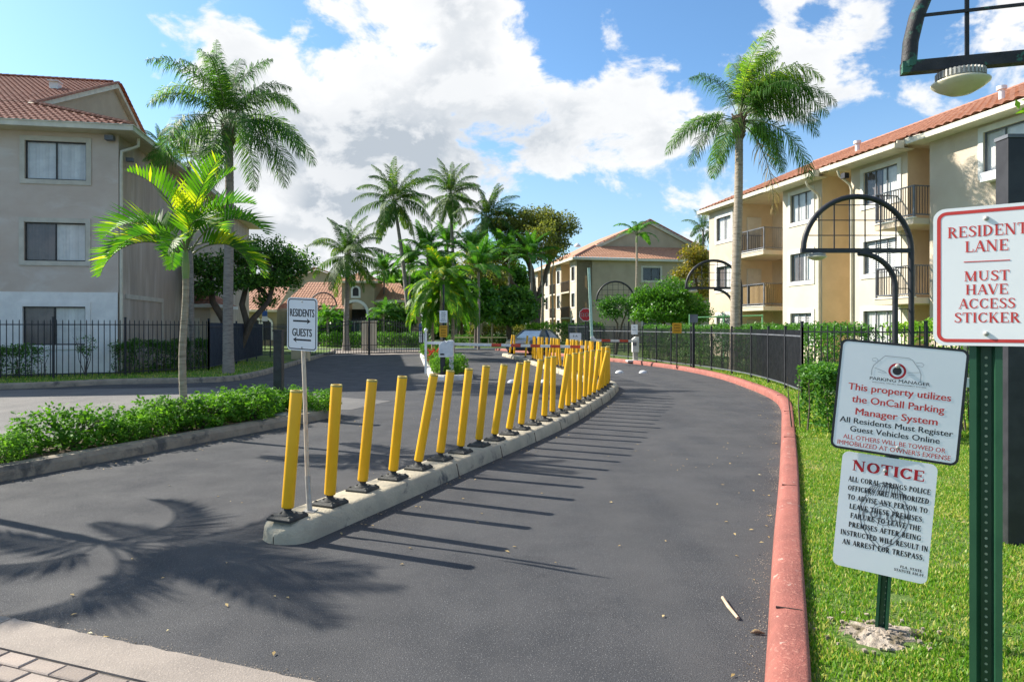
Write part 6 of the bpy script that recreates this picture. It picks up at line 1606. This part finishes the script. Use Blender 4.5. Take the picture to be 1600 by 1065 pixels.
# lusher palms filling the middle
for k, (px, Y, hpy, sc, lab) in enumerate(((748, 48, 425, 1.05, 'dark green full palm right of the bright areca palms'), (735, 56, 405, 1.0, 'full palm behind the dark green palm right of the arecas'), (668, 56, 402, 1.1, 'green palm showing above the bright areca palm'), (640, 60, 420, 1.0, 'green palm right of the clubhouse roof'),
         (600, 62, 430, .9, 'hazy green palm above the right clubhouse roof'), (795, 60, 400, 1.0, 'green palm below the olive crowned tree, left of its trunk'), (830, 57, 405, .95, 'pale green palm in front of the olive crowned tree'), (700, 66, 385, 1.0, 'distant palm below the slender coconut palm'))):
    palm('feather_palm', lab, pbase(px, Y), hgt(hpy, Y), lush, 24, (.10, .08), (0, 0), M['bark_palm'], seed=60+k, scale=sc)
for k, (px, Y, hpy, sc, lab) in enumerate(((512, 52, 500, .55, 'low fan of palm fronds right of the arrow sign'), (600, 54, 495, .62, 'low green palm right of the clubhouse arch'))):
    palm('low_palm', lab, pbase(px, Y), hgt(hpy, Y), lush, 18, (.1, .08), (0, 0), M['bark_palm'], seed=80+k, scale=sc)
palm('small_palm', 'slim small palm before the middle building gable', pbase(993, 50), hgt(378, 50), lush[1:]+lush[1:2], 9, (.09, .07), (.1, 0), M['bark_light'], shaft=.5, seed=91, scale=.72)
palm('feather_palm', 'palm top showing between the middle and the right building', pbase(1099, 70), hgt(360, 70), coco, 12, (.15, .1), (0, 0), M['bark_palm'], seed=93, scale=.62)
palm('coconut_palm', 'palm top peeping over the sloping eave of the left building', pbase(249, 52), hgt(224, 52), coco[:3], 9, (.15, .1), (0, 0), M['bark_palm'], seed=95, scale=.40)

# ================================================================== TREES
def tree_at(name, label, px, Y, blobs_px, limbs, leaf_m, nclump, per, cl, leaf, tr, seed, depth=.8, lo=.5, up=.4, bark=None):
    """crown masses given as (px, py, rx_px, rz_px, dy) around a base at (px, Y)"""
    b = pbase(px, Y); k = Y/F; bl = []
    for (bx, by, rx, rz, dy) in blobs_px: bl.append(((bx-px)*k, dy, hgt(by, Y), rx*k, rx*k*depth, rz*k))
    lm = [([((sx-px)*k if q else 0, dy, (hgt(sy, Y) if q else -.1)) for q, (sx, sy, dy) in enumerate(pts)], f) for pts, f in limbs]
    return broad_tree(name, label, b, bl, lm, leaf_m, nclump, per, cl, leaf, tr, bark, seed, lo, up=up)
# dark spreading tree left
tree_at('spreading_tree', 'dark leafy tree with twisted trunks right of the tall left palm', 365, 30,
    [(325, 420, 38, 26, 0), (370, 400, 40, 26, .8), (415, 398, 42, 28, 0), (455, 412, 36, 26, .3), (300, 452, 22, 14, .5), (345, 448, 28, 16, -.5), (395, 440, 34, 18, -.6), (440, 438, 34, 20, 0), (410, 470, 18, 9, .4)],
    [([(365, 560, 0), (350, 500, 0), (332, 470, 0), (330, 440, 0)], 1.0), ([(365, 560, 0), (385, 505, .1), (378, 475, 0), (385, 440, .1)], .9), ([(365, 560, 0), (395, 500, -.1), (420, 470, 0), (430, 430, 0)], .8)],
    M['lf_oak'], 520, 26, .34, .15, .17, 11, lo=.35)
# olive crowned tree centre
tree_at('olive_crowned_tree', 'large olive green tree with open limbs right of the coconut palms', 838, 62,
    [(800, 350, 36, 26, 0), (845, 345, 36, 24, 1), (880, 352, 24, 20, 0), (870, 378, 22, 16, 0), (815, 385, 30, 20, -1), (785, 400, 28, 22, 0), (850, 395, 18, 12, .5)],
    [([(838, 530, 0), (835, 470, 0), (830, 420, 0), (815, 380, 0)], 1.0), ([(838, 530, 0), (842, 460, .2), (858, 410, 0), (872, 372, 0)], .8), ([(838, 530, 0), (828, 470, -.2), (800, 440, 0), (785, 405, 0)], .6)],
    M['lf_olive'], 760, 22, .62, .24, .32, 12, lo=.3)
# round bright tree in front of the middle building
tree_at('round_tree', 'bright green rounded tree in front of the middle building', 1045, 36,
    [(1015, 470, 32, 26, 0), (1050, 462, 36, 27, 0), (1085, 478, 28, 26, .5), (1030, 488, 42, 20, -.6), (1070, 492, 40, 18, -.4), (1000, 490, 18, 16, 0)],
    [([(1045, 550, 0), (1040, 510, 0), (1022, 480, 0)], 1.0), ([(1045, 550, 0), (1052, 505, 0), (1075, 480, 0)], .9)],
    M['lf_mango'], 620, 26, .30, .15, .12, 13, lo=.5, up=.8)
tree_at('sparse_small_tree', 'small open tree under the middle arched lamp', 962, 38,
    [(945, 478, 16, 10, 0), (965, 470, 18, 10, .3), (985, 480, 14, 12, 0), (955, 490, 22, 8, 0)], [([(972, 545, 0), (965, 505, 0), (955, 488, 0)], .8), ([(972, 545, 0), (972, 505, 0), (980, 485, 0)], .8)],
    M['lf_mango'], 130, 20, .30, .13, .07, 14, lo=.2)
tree_at('yellowing_tree', 'yellow brown leaved tree at the right end of the middle building', 1092, 52,
    [(1085, 400, 20, 20, 0), (1100, 420, 18, 26, 0), (1070, 430, 20, 14, 0), (1100, 455, 20, 18, 0)], [([(1092, 530, 0), (1090, 460, 0), (1085, 410, 0)], 1.0)], M['lf_autumn'], 260, 20, .5, .20, .12, 15, lo=.2)
# dense planting behind gate and hedge
gB = [(560, 470, 22, 26, 84, 'lf_mango', 'light green tree mass above the right clubhouse wing'), (640, 455, 36, 42, 74, 'lf_mango', 'green tree behind the leaning coconut trunk'), (770, 465, 42, 40, 70, 'lf_olive', 'olive green tree behind the pergola'),
      (720, 460, 36, 44, 76, 'lf_oak', 'dark tree mass behind the bright areca palms'), (815, 475, 28, 22, 64, 'lf_oak', 'dark rounded tree left of the olive tree trunk'), (795, 440, 30, 30, 72, 'lf_mango', 'green tree under the olive crown'), (690, 430, 30, 30, 84, 'lf_mango', 'distant green tree under the slender coconut palm'), (600, 455, 26, 22, 88, 'lf_mango', 'pale distant tree right of the entrance tower'),
      (795, 478, 40, 24, 53, 'lf_oak', 'dark leafy tree in front of the pergola posts'), (745, 470, 26, 26, 50, 'lf_mango', 'leafy green tree right behind the bright areca palms'), (612, 500, 26, 20, 56, 'lf_oak', 'dark shrub tree right of the entrance arch'), (515, 508, 20, 14, 55, 'lf_mango', 'green shrub tree right of the arrow sign'),
      (240, 470, 30, 30, 60, 'lf_oak', 'dark tree hidden behind the left building corner'), (400, 455, 34, 26, 84, 'lf_mango', 'distant tree behind the left clubhouse roof')]
for i, (px, py, rx, rz, Y, lm, lab) in enumerate(gB):
    tree_at('background_tree', lab, px, Y, [(px-rx*.45, py+rz*.1, rx*.62, rz*.8, 0), (px+rx*.4, py, rx*.65, rz*.85, .5), (px, py-rz*.35, rx*.6, rz*.65, 0), (px, py+rz*.5, rx*.9, rz*.55, -.5)],
        [([(px, 540, 0), (px, 505, 0), (px-rx*.2, py, 0)], 1.0), ([(px, 540, 0), (px+2, 505, 0), (px+rx*.3, py, 0)], .8)], M[lm], 420, 20, .75, .42, .2, 100+i, lo=.25)
# slim pale trunks among the planting
for i, (px, Y, h) in enumerate(((742, 50, 5.5), (751, 54, 4.5), (862, 60, 7.5), (768, 53, 5.0), (846, 58, 9.0))):
    t = thing('slim_tree', ['slim pale trunk right of the bright arecas', 'thin bare trunk left of the pergola', 'tall grey trunk beside the middle building', 'thin pale trunk right of the pergola', 'thick pale trunk next to the middle building'][i], 'tree', pbase(px, Y))
    mb = MB(); mb.tube([(0, 0, -.1), (.1, 0, h*.4), (.0, .1, h*.8), (.2, 0, h)], [.18 if i == 4 else .09, .09, .07, .05], 8); mb.build('trunk', M['bark_light'], t)
    cs = shell_points([(.1, 0, h+.5, 1.3, 1.2, 1.1)], 50, np.random.default_rng(300+i), .2); V, Fq = leaf_cloud(cs, .26, .5, 16, r=np.random.default_rng(310+i)); obj('crown', npmesh('crown', V, Fq), M['lf_olive'], t)

# ================================================================== HEDGES AND SHRUBS
def hedge_box(name, label, path, w_, h_, leaf_m, leaf=.055, dens=260, z=.1, jitter=.10, seed=1, per=9, cat='hedge', stemm=True):
    """clipped hedge: leaves filling the outer skin of a soft box along a path"""
    rg = np.random.default_rng(seed); path = [Vector(p[:2]) for p in path]
    t = thing(name, label, cat, (path[0].x, path[0].y, z)); L = sum((b-a).length for a, b in zip(path[:-1], path[1:]))
    pts = resample(path, .2); n = int(dens*L); cs = []
    st = MB()
    for _ in range(n):
        i = rg.integers(0, len(pts)-1); p = pts[i].lerp(pts[i+1], float(rg.random())); d = (pts[i+1]-pts[i]).normalized(); nn = Vector((d.y, -d.x))
        u = rg.random()
        bump_ = .05*math.sin(p.x*3.1+p.y*2.3)+.04*math.sin(p.x*7+p.y*5)
        if u < .42: o_, zz_ = (rg.random()-.5)*w_, h_+bump_-abs(rg.normal())*.05
        else: o_, zz_ = (w_/2+bump_*.5-abs(rg.normal())*.05)*(1 if rg.random() < .5 else -1), rg.random()**.8*h_
        cs.append((p.x+nn.x*o_-path[0].x, p.y+nn.y*o_-path[0].y, zz_))
    V, Fq = leaf_cloud(cs, leaf, jitter, per, up=.5, r=rg)
    obj('foliage', npmesh('foliage', V, Fq), leaf_m, t)
    rr_ = random.Random(seed)
    for p in pts[::2]:
        for _ in range(3):
            x = p.x-path[0].x+rr_.uniform(-w_*.3, w_*.3); y = p.y-path[0].y+rr_.uniform(-w_*.3, w_*.3)
            st.tube([(x, y, -.05), (x+rr_.uniform(-.06, .06), y+rr_.uniform(-.06, .06), h_*.45), (x+rr_.uniform(-.15, .15), y+rr_.uniform(-.15, .15), h_*.9)], [.014, .010, .004], 5, caps=False)
    st.build('stems', M['bark'], t)
    return t
# tall clipped hedge behind the right fence
hp = offset(rf, 1.15)[::-1]
hedge_box('clipped_hedge', 'tall clipped hedge growing right behind the curved black mesh fence', [p for p in offset(rf, 1.15) if p.y < 33], .9, 1.52, M['lf_box'], .075, 210, seed=5, per=9, jitter=.14)
hedge_box('clipped_hedge', 'lime green hedge behind the picket fence near the large arched lamp', [(8.6, 15.6), (12.8, 12.2), (15, 10.6)], .9, 1.55, M['lf_hedge_lime'], .075, 220, seed=6, per=9, jitter=.14)
hedge_box('low_hedge', 'leafy bush at the bend of the red kerb, left of the parking manager sign', [(4.42, 10.2), (5.3, 10.1)], .85, .93, M['lf_box'], .062, 900, z=.08, seed=7, per=9, cat='bush', jitter=.09)
hedge_box('low_hedge', 'green hedge behind the notice signs and the thick black post', [(5.6, 10.1), (7.5, 9.9), (11, 9.0)], .85, 1.0, M['lf_hedge'], .062, 330, seed=8, per=9, jitter=.1)
# far hedges
hedge_box('clipped_hedge', 'low dark hedge beyond the guest lane behind the pale rail', [(at(700, 530, 54).x, 54), (at(800, 530, 54).x, 54.5)], 1.2, .78, M['lf_box'], .13, 90, seed=9, jitter=.25)
hedge_box('clipped_hedge', 'low bright hedge seen through the left gate leaf', [(at(505, 530, 52).x, 52), (at(568, 530, 52).x, 52)], 1.2, .95, M['lf_mango'], .13, 120, seed=10, jitter=.25)
hedge_box('clipped_hedge', 'low hedge seen through the right gate leaf', [(at(588, 530, 52).x, 52), (at(664, 530, 52).x, 52)], 1.2, .95, M['lf_box'], .13, 120, seed=11, jitter=.25)
hedge_box('clipped_hedge', 'lime hedge piece behind the parked car', [(at(822, 515, 52).x, 52), (at(858, 515, 52).x, 52)], 1.2, 1.7, M['lf_hedge_lime'], .13, 140, seed=12, jitter=.25)
hedge_box('clipped_hedge', 'dark hedge between the parked car and the stop sign', [(at(858, 515, 50).x, 50), (at(945, 515, 50).x, 50)], 1.4, 1.7, M['lf_oak'], .13, 140, seed=13, jitter=.25)
hedge_box('garden_shrubs', 'loose shrubs around the small pergola', [(at(735, 515, 56).x, 56), (at(822, 515, 56).x, 56)], 2.2, 1.6, M['lf_olive'], .16, 120, seed=14, jitter=.4, cat='shrubs')
hedge_box('dark_hedge', 'dark shrubs behind the left picket fence at the building corner', [(-13.0, 22.4), (-11.6, 24.6), (-11.9, 27)], .9, 1.0, M['lf_oak'], .075, 260, seed=15, jitter=.14)
hedge_box('dark_hedge', 'dark shrubs at the far left behind the picket fence', [(-17.4, 20.6), (-14.6, 21.3)], .8, .85, M['lf_oak'], .075, 200, seed=16, jitter=.2)
# thin shrub with bare stems before the white wall
t = thing('thin_shrub', 'thin leggy shrub against the white wall behind the left fence', 'shrub', (-13.7, 21.9, .1))
mb = MB(); rr_ = random.Random(5)
for i in range(7): mb.tube([(0, 0, 0), (rr_.uniform(-.2, .2), 0, .5), (rr_.uniform(-.45, .45), rr_.uniform(-.1, .1), rr_.uniform(.8, 1.3))], [.015, .01, .004], 5)
mb.build('stems', M['bark'], t); V, Fq = leaf_cloud(shell_points([(0, 0, .9, .45, .25, .4)], 30, np.random.default_rng(4), .2), .07, .12, 9); obj('foliage', npmesh('foliage', V, Fq), M['lf_oak'], t)

# island shrubs: shared meshes, one object each
def shrub_proto(seed, rx=.62, ry=.5, rz=.36):
    rg = np.random.default_rng(seed)
    bl = [(0, 0, .28, rx, ry, rz), (rx*.5, .1, .30, rx*.5, ry*.6, rz*.8), (-rx*.5, -.1, .27, rx*.5, ry*.6, rz*.75), (.05, -.2, .3, rx*.6, ry*.5, rz*.8)]
    cs = shell_points(bl, 330, rg, .45, .9); cs[:, 2] = np.maximum(cs[:, 2], .03)
    V, Fq = leaf_cloud(cs, .062, .078, 9, up=.9, aspect=.58, r=rg)
    me = npmesh('foliage', V, Fq); me.materials.append(M['lf_hedge'])
    mb = MB(); r2 = random.Random(seed)
    for i in range(14):
        a = r2.uniform(0, 2*PI); mb.tube([(.06*math.cos(a), .06*math.sin(a), -.03), (.2*math.cos(a), .2*math.sin(a), .2), (rx*.7*math.cos(a), ry*.7*math.sin(a), .42)], [.012, .008, .003], 5, caps=False)
    sm = mb.mesh('stems'); sm.materials.append(M['bark'])
    return me, sm
protos = [shrub_proto(s) for s in (1, 2, 3)]
gS = 'glossy green shrubs in the hedge island'
labs = ['glossy shrub nearest the camera, outside the left edge', 'glossy shrub at the very left edge of the picture in the hedge island', 'low glossy shrub between the two leftmost mounds of the hedge island', 'rounded glossy shrub, second full mound from the left edge', 'glossy shrub left of the small gap in the hedge island', 'glossy shrub right of the small gap in the hedge island',
        'glossy shrub in front of the young palm trunk', 'glossy shrub directly right of the young palm trunk', 'tall glossy shrub midway between young palm and short black post', 'glossy shrub left of the short black post', 'glossy shrub right of the short black post at the island end', 'last glossy shrub at the rounded tip of the hedge island']
spots = [(-2.6, .75, 1.0), (-.55, .72, 1.02), (.35, .55, .62), (1.2, .72, 1.05), (1.85, .5, .62), (2.45, .75, .98), (3.15, .62, .95), (3.75, .85, 1.0), (4.25, .6, 1.02), (4.75, .85, .85), (5.35, .78, .85), (5.6, .25, .72)]
for i, ((s_, o_, sc), lab) in enumerate(zip(spots, labs)):
    p = IA+idir*s_+inrm*o_; me, sm = protos[i % 3]
    t = thing('glossy_shrub', lab, 'shrub', (p.x, p.y, .11), math.atan2(idir.y, idir.x)+(.4*(i % 3)-.3), gS); t.scale = (sc*1.05, sc, sc*.84)
    obj('foliage', me, None, t); obj('stems', sm, None, t)
for i, (s_, o_) in enumerate(((-4.2, .8), (-3.4, .6), (-1.6, .75))):
    p = IA+idir*s_+inrm*o_; me, sm = protos[i % 3]
    t = thing('glossy_shrub', f'glossy shrub outside the picture, {ORD[i]} behind the left edge', 'shrub', (p.x, p.y, .11), .4*i, gS); obj('foliage', me, None, t); obj('stems', sm, None, t)
# guest island planting
for i, (s_, o_, sc, lab) in enumerate(((.35, .72, .78, 'glossy groundcover shrub at the rounded near end of the guest island'), (1.1, .5, .95, 'glossy shrub under the white barrier machine, left side'), (1.3, .95, .95, 'glossy shrub under the white barrier machine, right side'), (2.2, .7, 1.0, 'glossy shrub behind the barrier machine'), (3.4, .6, 1.0, 'glossy shrub between the barrier machine and the red plants'), (6.8, .5, 1.0, 'small green shrub behind the red leaved plants'), (15.5, .5, 1.2, 'green shrub at the gate end of the guest island'))):
    p = GA+gdir*s_+gn*o_; me, sm = protos[i % 3]
    t = thing('glossy_shrub', lab, 'shrub', (p.x, p.y, .11), .7*i, 'shrubs of the guest island'); t.scale = (sc*.8, sc*.9, sc*1.05)
    obj('foliage', me, None, t); obj('stems', sm, None, t)
for i, (s_, o_) in enumerate(((4.6, .3), (5.2, .75), (5.0, .1))):
    p = GA+gdir*s_+gn*(o_+.1); t = thing('red_cordyline', ['red leaved plant left of the white barrier machine', 'red leaved plant closest to the barrier machine', 'outermost red leaved plant of the guest island'][i], 'plant', (p.x, p.y, .11))
    mb = MB(); r2 = random.Random(i)
    for k in range(34):
        a = k*2.4; el = R(r2.uniform(15, 75)); d = Vector((math.cos(a)*math.cos(el), math.sin(a)*math.cos(el), math.sin(el))); sd_ = Vector((-math.sin(a), math.cos(a), 0)); L = r2.uniform(.3, .45); z = r2.uniform(.1, .5)
        b0 = Vector((0, 0, z)); m1 = b0+d*L*.55; e1 = m1+(d+Vector((0, 0, -.5))).normalized()*L*.45
        mb.add([b0-sd_*.015, b0+sd_*.015, m1+sd_*.04, m1-sd_*.04, e1], [(0, 1, 2, 3), (3, 2, 4)])
    mb.build('leaves', M['lf_red'], t); mb = MB(); mb.tube([(0, 0, 0), (0, 0, .5)], .015, 6); mb.build('stem', M['bark'], t)
# leaves at the right edge near the roof
t = thing('overhanging_branch', 'leafy twig entering at the right edge below the lamp hood', 'branch', (at(1605, 175, 5.6).x+.35, 5.6, at(1605, 175, 5.6).z+.05))
mb = MB(); mb.tube([(.7, .2, .15), (.2, .05, .02), (-.3, 0, 0), (-.42, 0, -.04)], [.02, .012, .007, .003], 6); mb.build('twig', M['bark'], t)
V, Fq = leaf_cloud([(-.38, 0, -.02), (-.3, 0, .02), (-.2, 0, -.03), (-.05, 0, .02), (.1, .02, 0), (.3, .1, .05)], .07, .09, 9, r=np.random.default_rng(8)); obj('foliage', npmesh('foliage', V, Fq), M['lf_hedge_lime'], t)

# ================================================================== GRASS, ROCKS, LITTER
def in_poly(x, y, poly):
    inside = np.zeros(len(x), dtype=bool); n = len(poly); j = n-1
    for i in range(n):
        xi, yi = poly[i]; xj, yj = poly[j]
        c = ((yi > y) != (yj > y)) & (x < (xj-xi)*(y-yi)/(yj-yi+1e-12)+xi); inside ^= c; j = i
    return inside
def grass(n, box, poly, hmean, wd, seed, zb=.1, bare=()):
    rg = np.random.default_rng(seed)
    x = rg.uniform(box[0], box[1], n); y = box[2]+(box[3]-box[2])*rg.random(n)**1.5
    ok = in_poly(x, y, poly)
    pn = np.sin(x*2.1+1.3*np.sin(y*1.7))*np.cos(y*2.6+np.sin(x*3.1))
    keep = rg.random(n) < np.clip(.97-.45*(pn > .60), 0, 1)
    for bx, by, br_ in bare: keep &= ((x-bx)**2+((y-by)*1.3)**2 > (br_*(.75+.5*rg.random(n)))**2)
    ok &= keep; x = x[ok]; y = y[ok]; n = len(x)
    h = hmean*(.5+rg.random(n)); a = rg.uniform(0, 2*PI, n); ln = rg.uniform(.1, .8, n)*h
    ca, sa = np.cos(a), np.sin(a); b = rg.uniform(0, 2*PI, n)
    w2 = wd*(.6+.8*rg.random(n))
    V = np.stack([np.stack([x-ca*w2, y-sa*w2, np.full(n, zb)], 1), np.stack([x+ca*w2, y+sa*w2, np.full(n, zb)], 1),
                  np.stack([x+np.cos(b)*ln*.45+ca*w2*.7, y+np.sin(b)*ln*.45+sa*w2*.7, zb+h*.62], 1), np.stack([x+np.cos(b)*ln, y+np.sin(b)*ln, zb+h], 1)], 1).reshape(-1, 3)
    idx = np.arange(n)*4
    return V, np.stack([idx, idx+1, idx+2], 1), np.stack([idx, idx+2, idx+3], 1)
gbx, gby = gb.x, gb.y
bare = [(gbx-.05, gby-.05, .20), (5.0, 7.0, .3), (2.2, 3.9, .1), (1.75, 3.3, .12)]
V1, A1, B1 = grass(420000, (1.0, 7.5, 2.4, 10.2), verge, .021, .0042, 3, bare=bare)
V2, A2, B2 = grass(60000, (4.0, 9, 9.5, 24), verge, .05, .009, 4)
n1 = len(V1); n2 = len(V2)
V3, A3, B3 = grass(26000, (-20, -8.2, 17, 30), [(p[0], p[1]) for p in inner]+[(-60, 47), (-60, 5)], .05, .012, 5)
me = npmesh('grass', np.concatenate([V1, V2, V3]), [np.concatenate([A1, B1, A2+n1, B2+n1, A3+n1+n2, B3+n1+n2])])
go = obj('grass', me, M['grass_blade']); tag(go, 'short green lawn grass along the kerbs', 'grass', kind='stuff')
# limestone patch at the stake
rg = random.Random(3)
t = thing('stone_footing', 'crumbled pale limestone mound around the foot of the green stake', 'rubble', (gbx, gby, .1))
mb = MB()
N_ = 26; vs = [(0, 0, .035)]; fs = []
for r_i in range(1, 6):
    for k in range(N_):
        a = 2*PI*k/N_; rr_ = .19*r_i/5*(1+.22*math.sin(a*3+1)+.12*math.sin(a*7)); vs.append((rr_*math.cos(a)*1.15, rr_*math.sin(a)*.85, .026*(1-(r_i/5)**1.5)+rg.uniform(-.006, .006)-(.012 if r_i == 5 else 0)))
for k in range(N_): fs.append((0, 1+k, 1+(k+1) % N_))
for r_i in range(4):
    for k in range(N_): a0 = 1+r_i*N_; fs.append((a0+k, a0+N_+k, a0+N_+(k+1) % N_, a0+(k+1) % N_))
mb.add(vs, fs, False); mb.build('mound', M['rock'], t)
mb = MB()
for i in range(90):
    a = rg.uniform(0, 2*PI); rr_ = rg.uniform(0, .27); s_ = rg.uniform(.004, .013); c = Vector((rr_*math.cos(a)*1.2, rr_*math.sin(a)*.9, .008+.015*(1-rr_/.27)))
    pts8 = [c+Vector((sx*s_*rg.uniform(.5, 1), sy*s_*rg.uniform(.5, 1), sz*s_*rg.uniform(.4, .8))) for sx in (-1, 1) for sy in (-1, 1) for sz in (-1, 1)]
    mb.add(pts8, [(0, 1, 3, 2), (4, 6, 7, 5), (0, 4, 5, 1), (2, 3, 7, 6), (0, 2, 6, 4), (1, 5, 7, 3)])
mb.build('stones', M['rock'], t, kind='stuff')
# litter of dry leaves on road, kerbs, beds
rg = np.random.default_rng(12); pts_ = []
def scatter(n, fn):
    for _ in range(n): pts_.append(fn())
scatter(60, lambda: (*[(lambda s, o: (IA+idir*s-inrm*o))(rg.uniform(-2, 5), abs(rg.normal())*.25+.03)][0], .004))
scatter(90, lambda: (*[(lambda k, o: (Vector(mpath[k])+Vector((.93, -.37))*o))(int(rg.integers(0, len(mpath)//2)), .25+abs(rg.normal())*.12)][0], .004))
scatter(80, lambda: (*[(lambda k, o: (Vector(redk[k])+Vector((-.93, .37))*o))(int(rg.integers(6, min(60, len(redk)))), .03+abs(rg.normal())*.22)][0], .004))
scatter(60, lambda: (rg.uniform(-4, 2.2), rg.uniform(3.3, 14), .004))
scatter(12, lambda: (rg.uniform(-3, -1), rg.uniform(3.3, 4.2), .006))
scatter(160, lambda: (*[(lambda s, o: (IA+idir*s+inrm*o))(rg.uniform(-2, 5.5), rg.uniform(.22, 1.3))][0], .125))
scatter(120, lambda: (rg.uniform(1.6, 5), rg.uniform(2.6, 9), .125))
pts_ = [p for p in pts_]
V, Fq = [], []
for p in pts_:
    s_ = rg.uniform(.008, .022); a = rg.uniform(0, 6.28); ax = Vector((math.cos(a), math.sin(a), rg.uniform(-.1, .3)))*s_; sd_ = Vector((-math.sin(a), math.cos(a), rg.uniform(-.2, .2)))*s_*.5; c = Vector((p[0], p[1], p[2]+.004)); b0 = len(V)
    V += [tuple(c-ax), tuple(c+sd_+Vector((0, 0, .004))), tuple(c+ax), tuple(c-sd_+Vector((0, 0, .004)))]; Fq.append((b0, b0+1, b0+2, b0+3))
o = obj('leaf_litter', npmesh('leaf_litter', np.array(V), np.array(Fq)), M['dry_leaf']); tag(o, 'scattered dry leaves and chips on the road, kerb edges and beds', 'litter', kind='stuff')
a, b = G(1129, 936), G(1153, 968); t = thing('dry_twig', 'pale bent dry twig lying on the asphalt near the red kerb', 'twig', (a.x, a.y, .0))
mb = MB(); mb.tube([(0, 0, .014), ((b.x-a.x)*.45-.004, (b.y-a.y)*.45, .012), (b.x-a.x, b.y-a.y, .013)], [.010, .011, .009], 7); mb.build('stick', M['wood'], t)
a = G(1183, 990); t = thing('dry_pod', 'small brown curled leaf beside the red kerb', 'leaf', (a.x, a.y, 0)); mb = MB(); mb.tube([(-.035, 0, .01), (0, .004, .016), (.04, -.006, .008)], [.004, .012, .003], 7); mb.build('pod', M['boot'], t)
# far belt of trees closing the horizon: nobody could count them
rg2 = np.random.default_rng(77); cs = []
for k in range(1500):
    x = rg2.uniform(-110, 110); h = 5.5+2.5*math.sin(x*.13)+1.5*math.sin(x*.37+1); cs.append((x, 96+rg2.uniform(-3, 3)-abs(x)*.15, rg2.random()**.7*h))
V, Fq = leaf_cloud(cs, 1.0, 1.6, 14, r=rg2)
o = obj('tree_belt', npmesh('tree_belt', V, Fq), M['lf_oak']); tag(o, 'far belt of dark trees closing the horizon behind the buildings', 'trees', kind='stuff')
# grit and sand gathered along the kerbs
rg3 = np.random.default_rng(31); V, Fq = [], []
def grit(x, y, z, s):
    b0 = len(V); a = rg3.uniform(0, 6.28)
    for k in range(3): V.append((x+s*math.cos(a+k*2.1), y+s*math.sin(a+k*2.1), z))
    V.append((x, y, z+s*rg3.uniform(.6, 1.3))); Fq.extend([(b0, b0+1, b0+3), (b0+1, b0+2, b0+3), (b0+2, b0, b0+3)])
for path, side_, n in ((redk, -1, 5200), (mpath, 1, 2200), (mpath, -1, 900)):
    L_ = min(len(path)-2, 62)
    for _ in range(n):
        k = int(rg3.integers(1, L_)); p = Vector(path[k]).lerp(Vector(path[k+1]), float(rg3.random())); d = (Vector(path[k+1])-Vector(path[k])).normalized(); rr_ = Vector((d.y, -d.x))
        o_ = (0 if path is redk else .225)+abs(rg3.normal())*.07+.004
        if math.sin(p.y*1.9)+math.sin(p.y*4.3+1) < -.5: continue
        q = p+rr_*side_*o_; grit(q.x, q.y, .003, rg3.uniform(.0015, .0045))
for _ in range(1500):
    s_ = rg3.uniform(-2, 5); q = IA+idir*s_-inrm*(abs(rg3.normal())*.07+.004); grit(q.x, q.y, .003, rg3.uniform(.0015, .004))
for _ in range(1800):
    q = bp(rg3.uniform(-3, 3), rg3.normal()*.03-.02); grit(q[0], q[1], .004 if True else 0, rg3.uniform(.0015, .0045))
o = obj('grit', npmesh('grit', np.array(V), np.array(Fq)), M['rock']); tag(o, 'sandy grit gathered along the kerb edges', 'grit', kind='stuff')
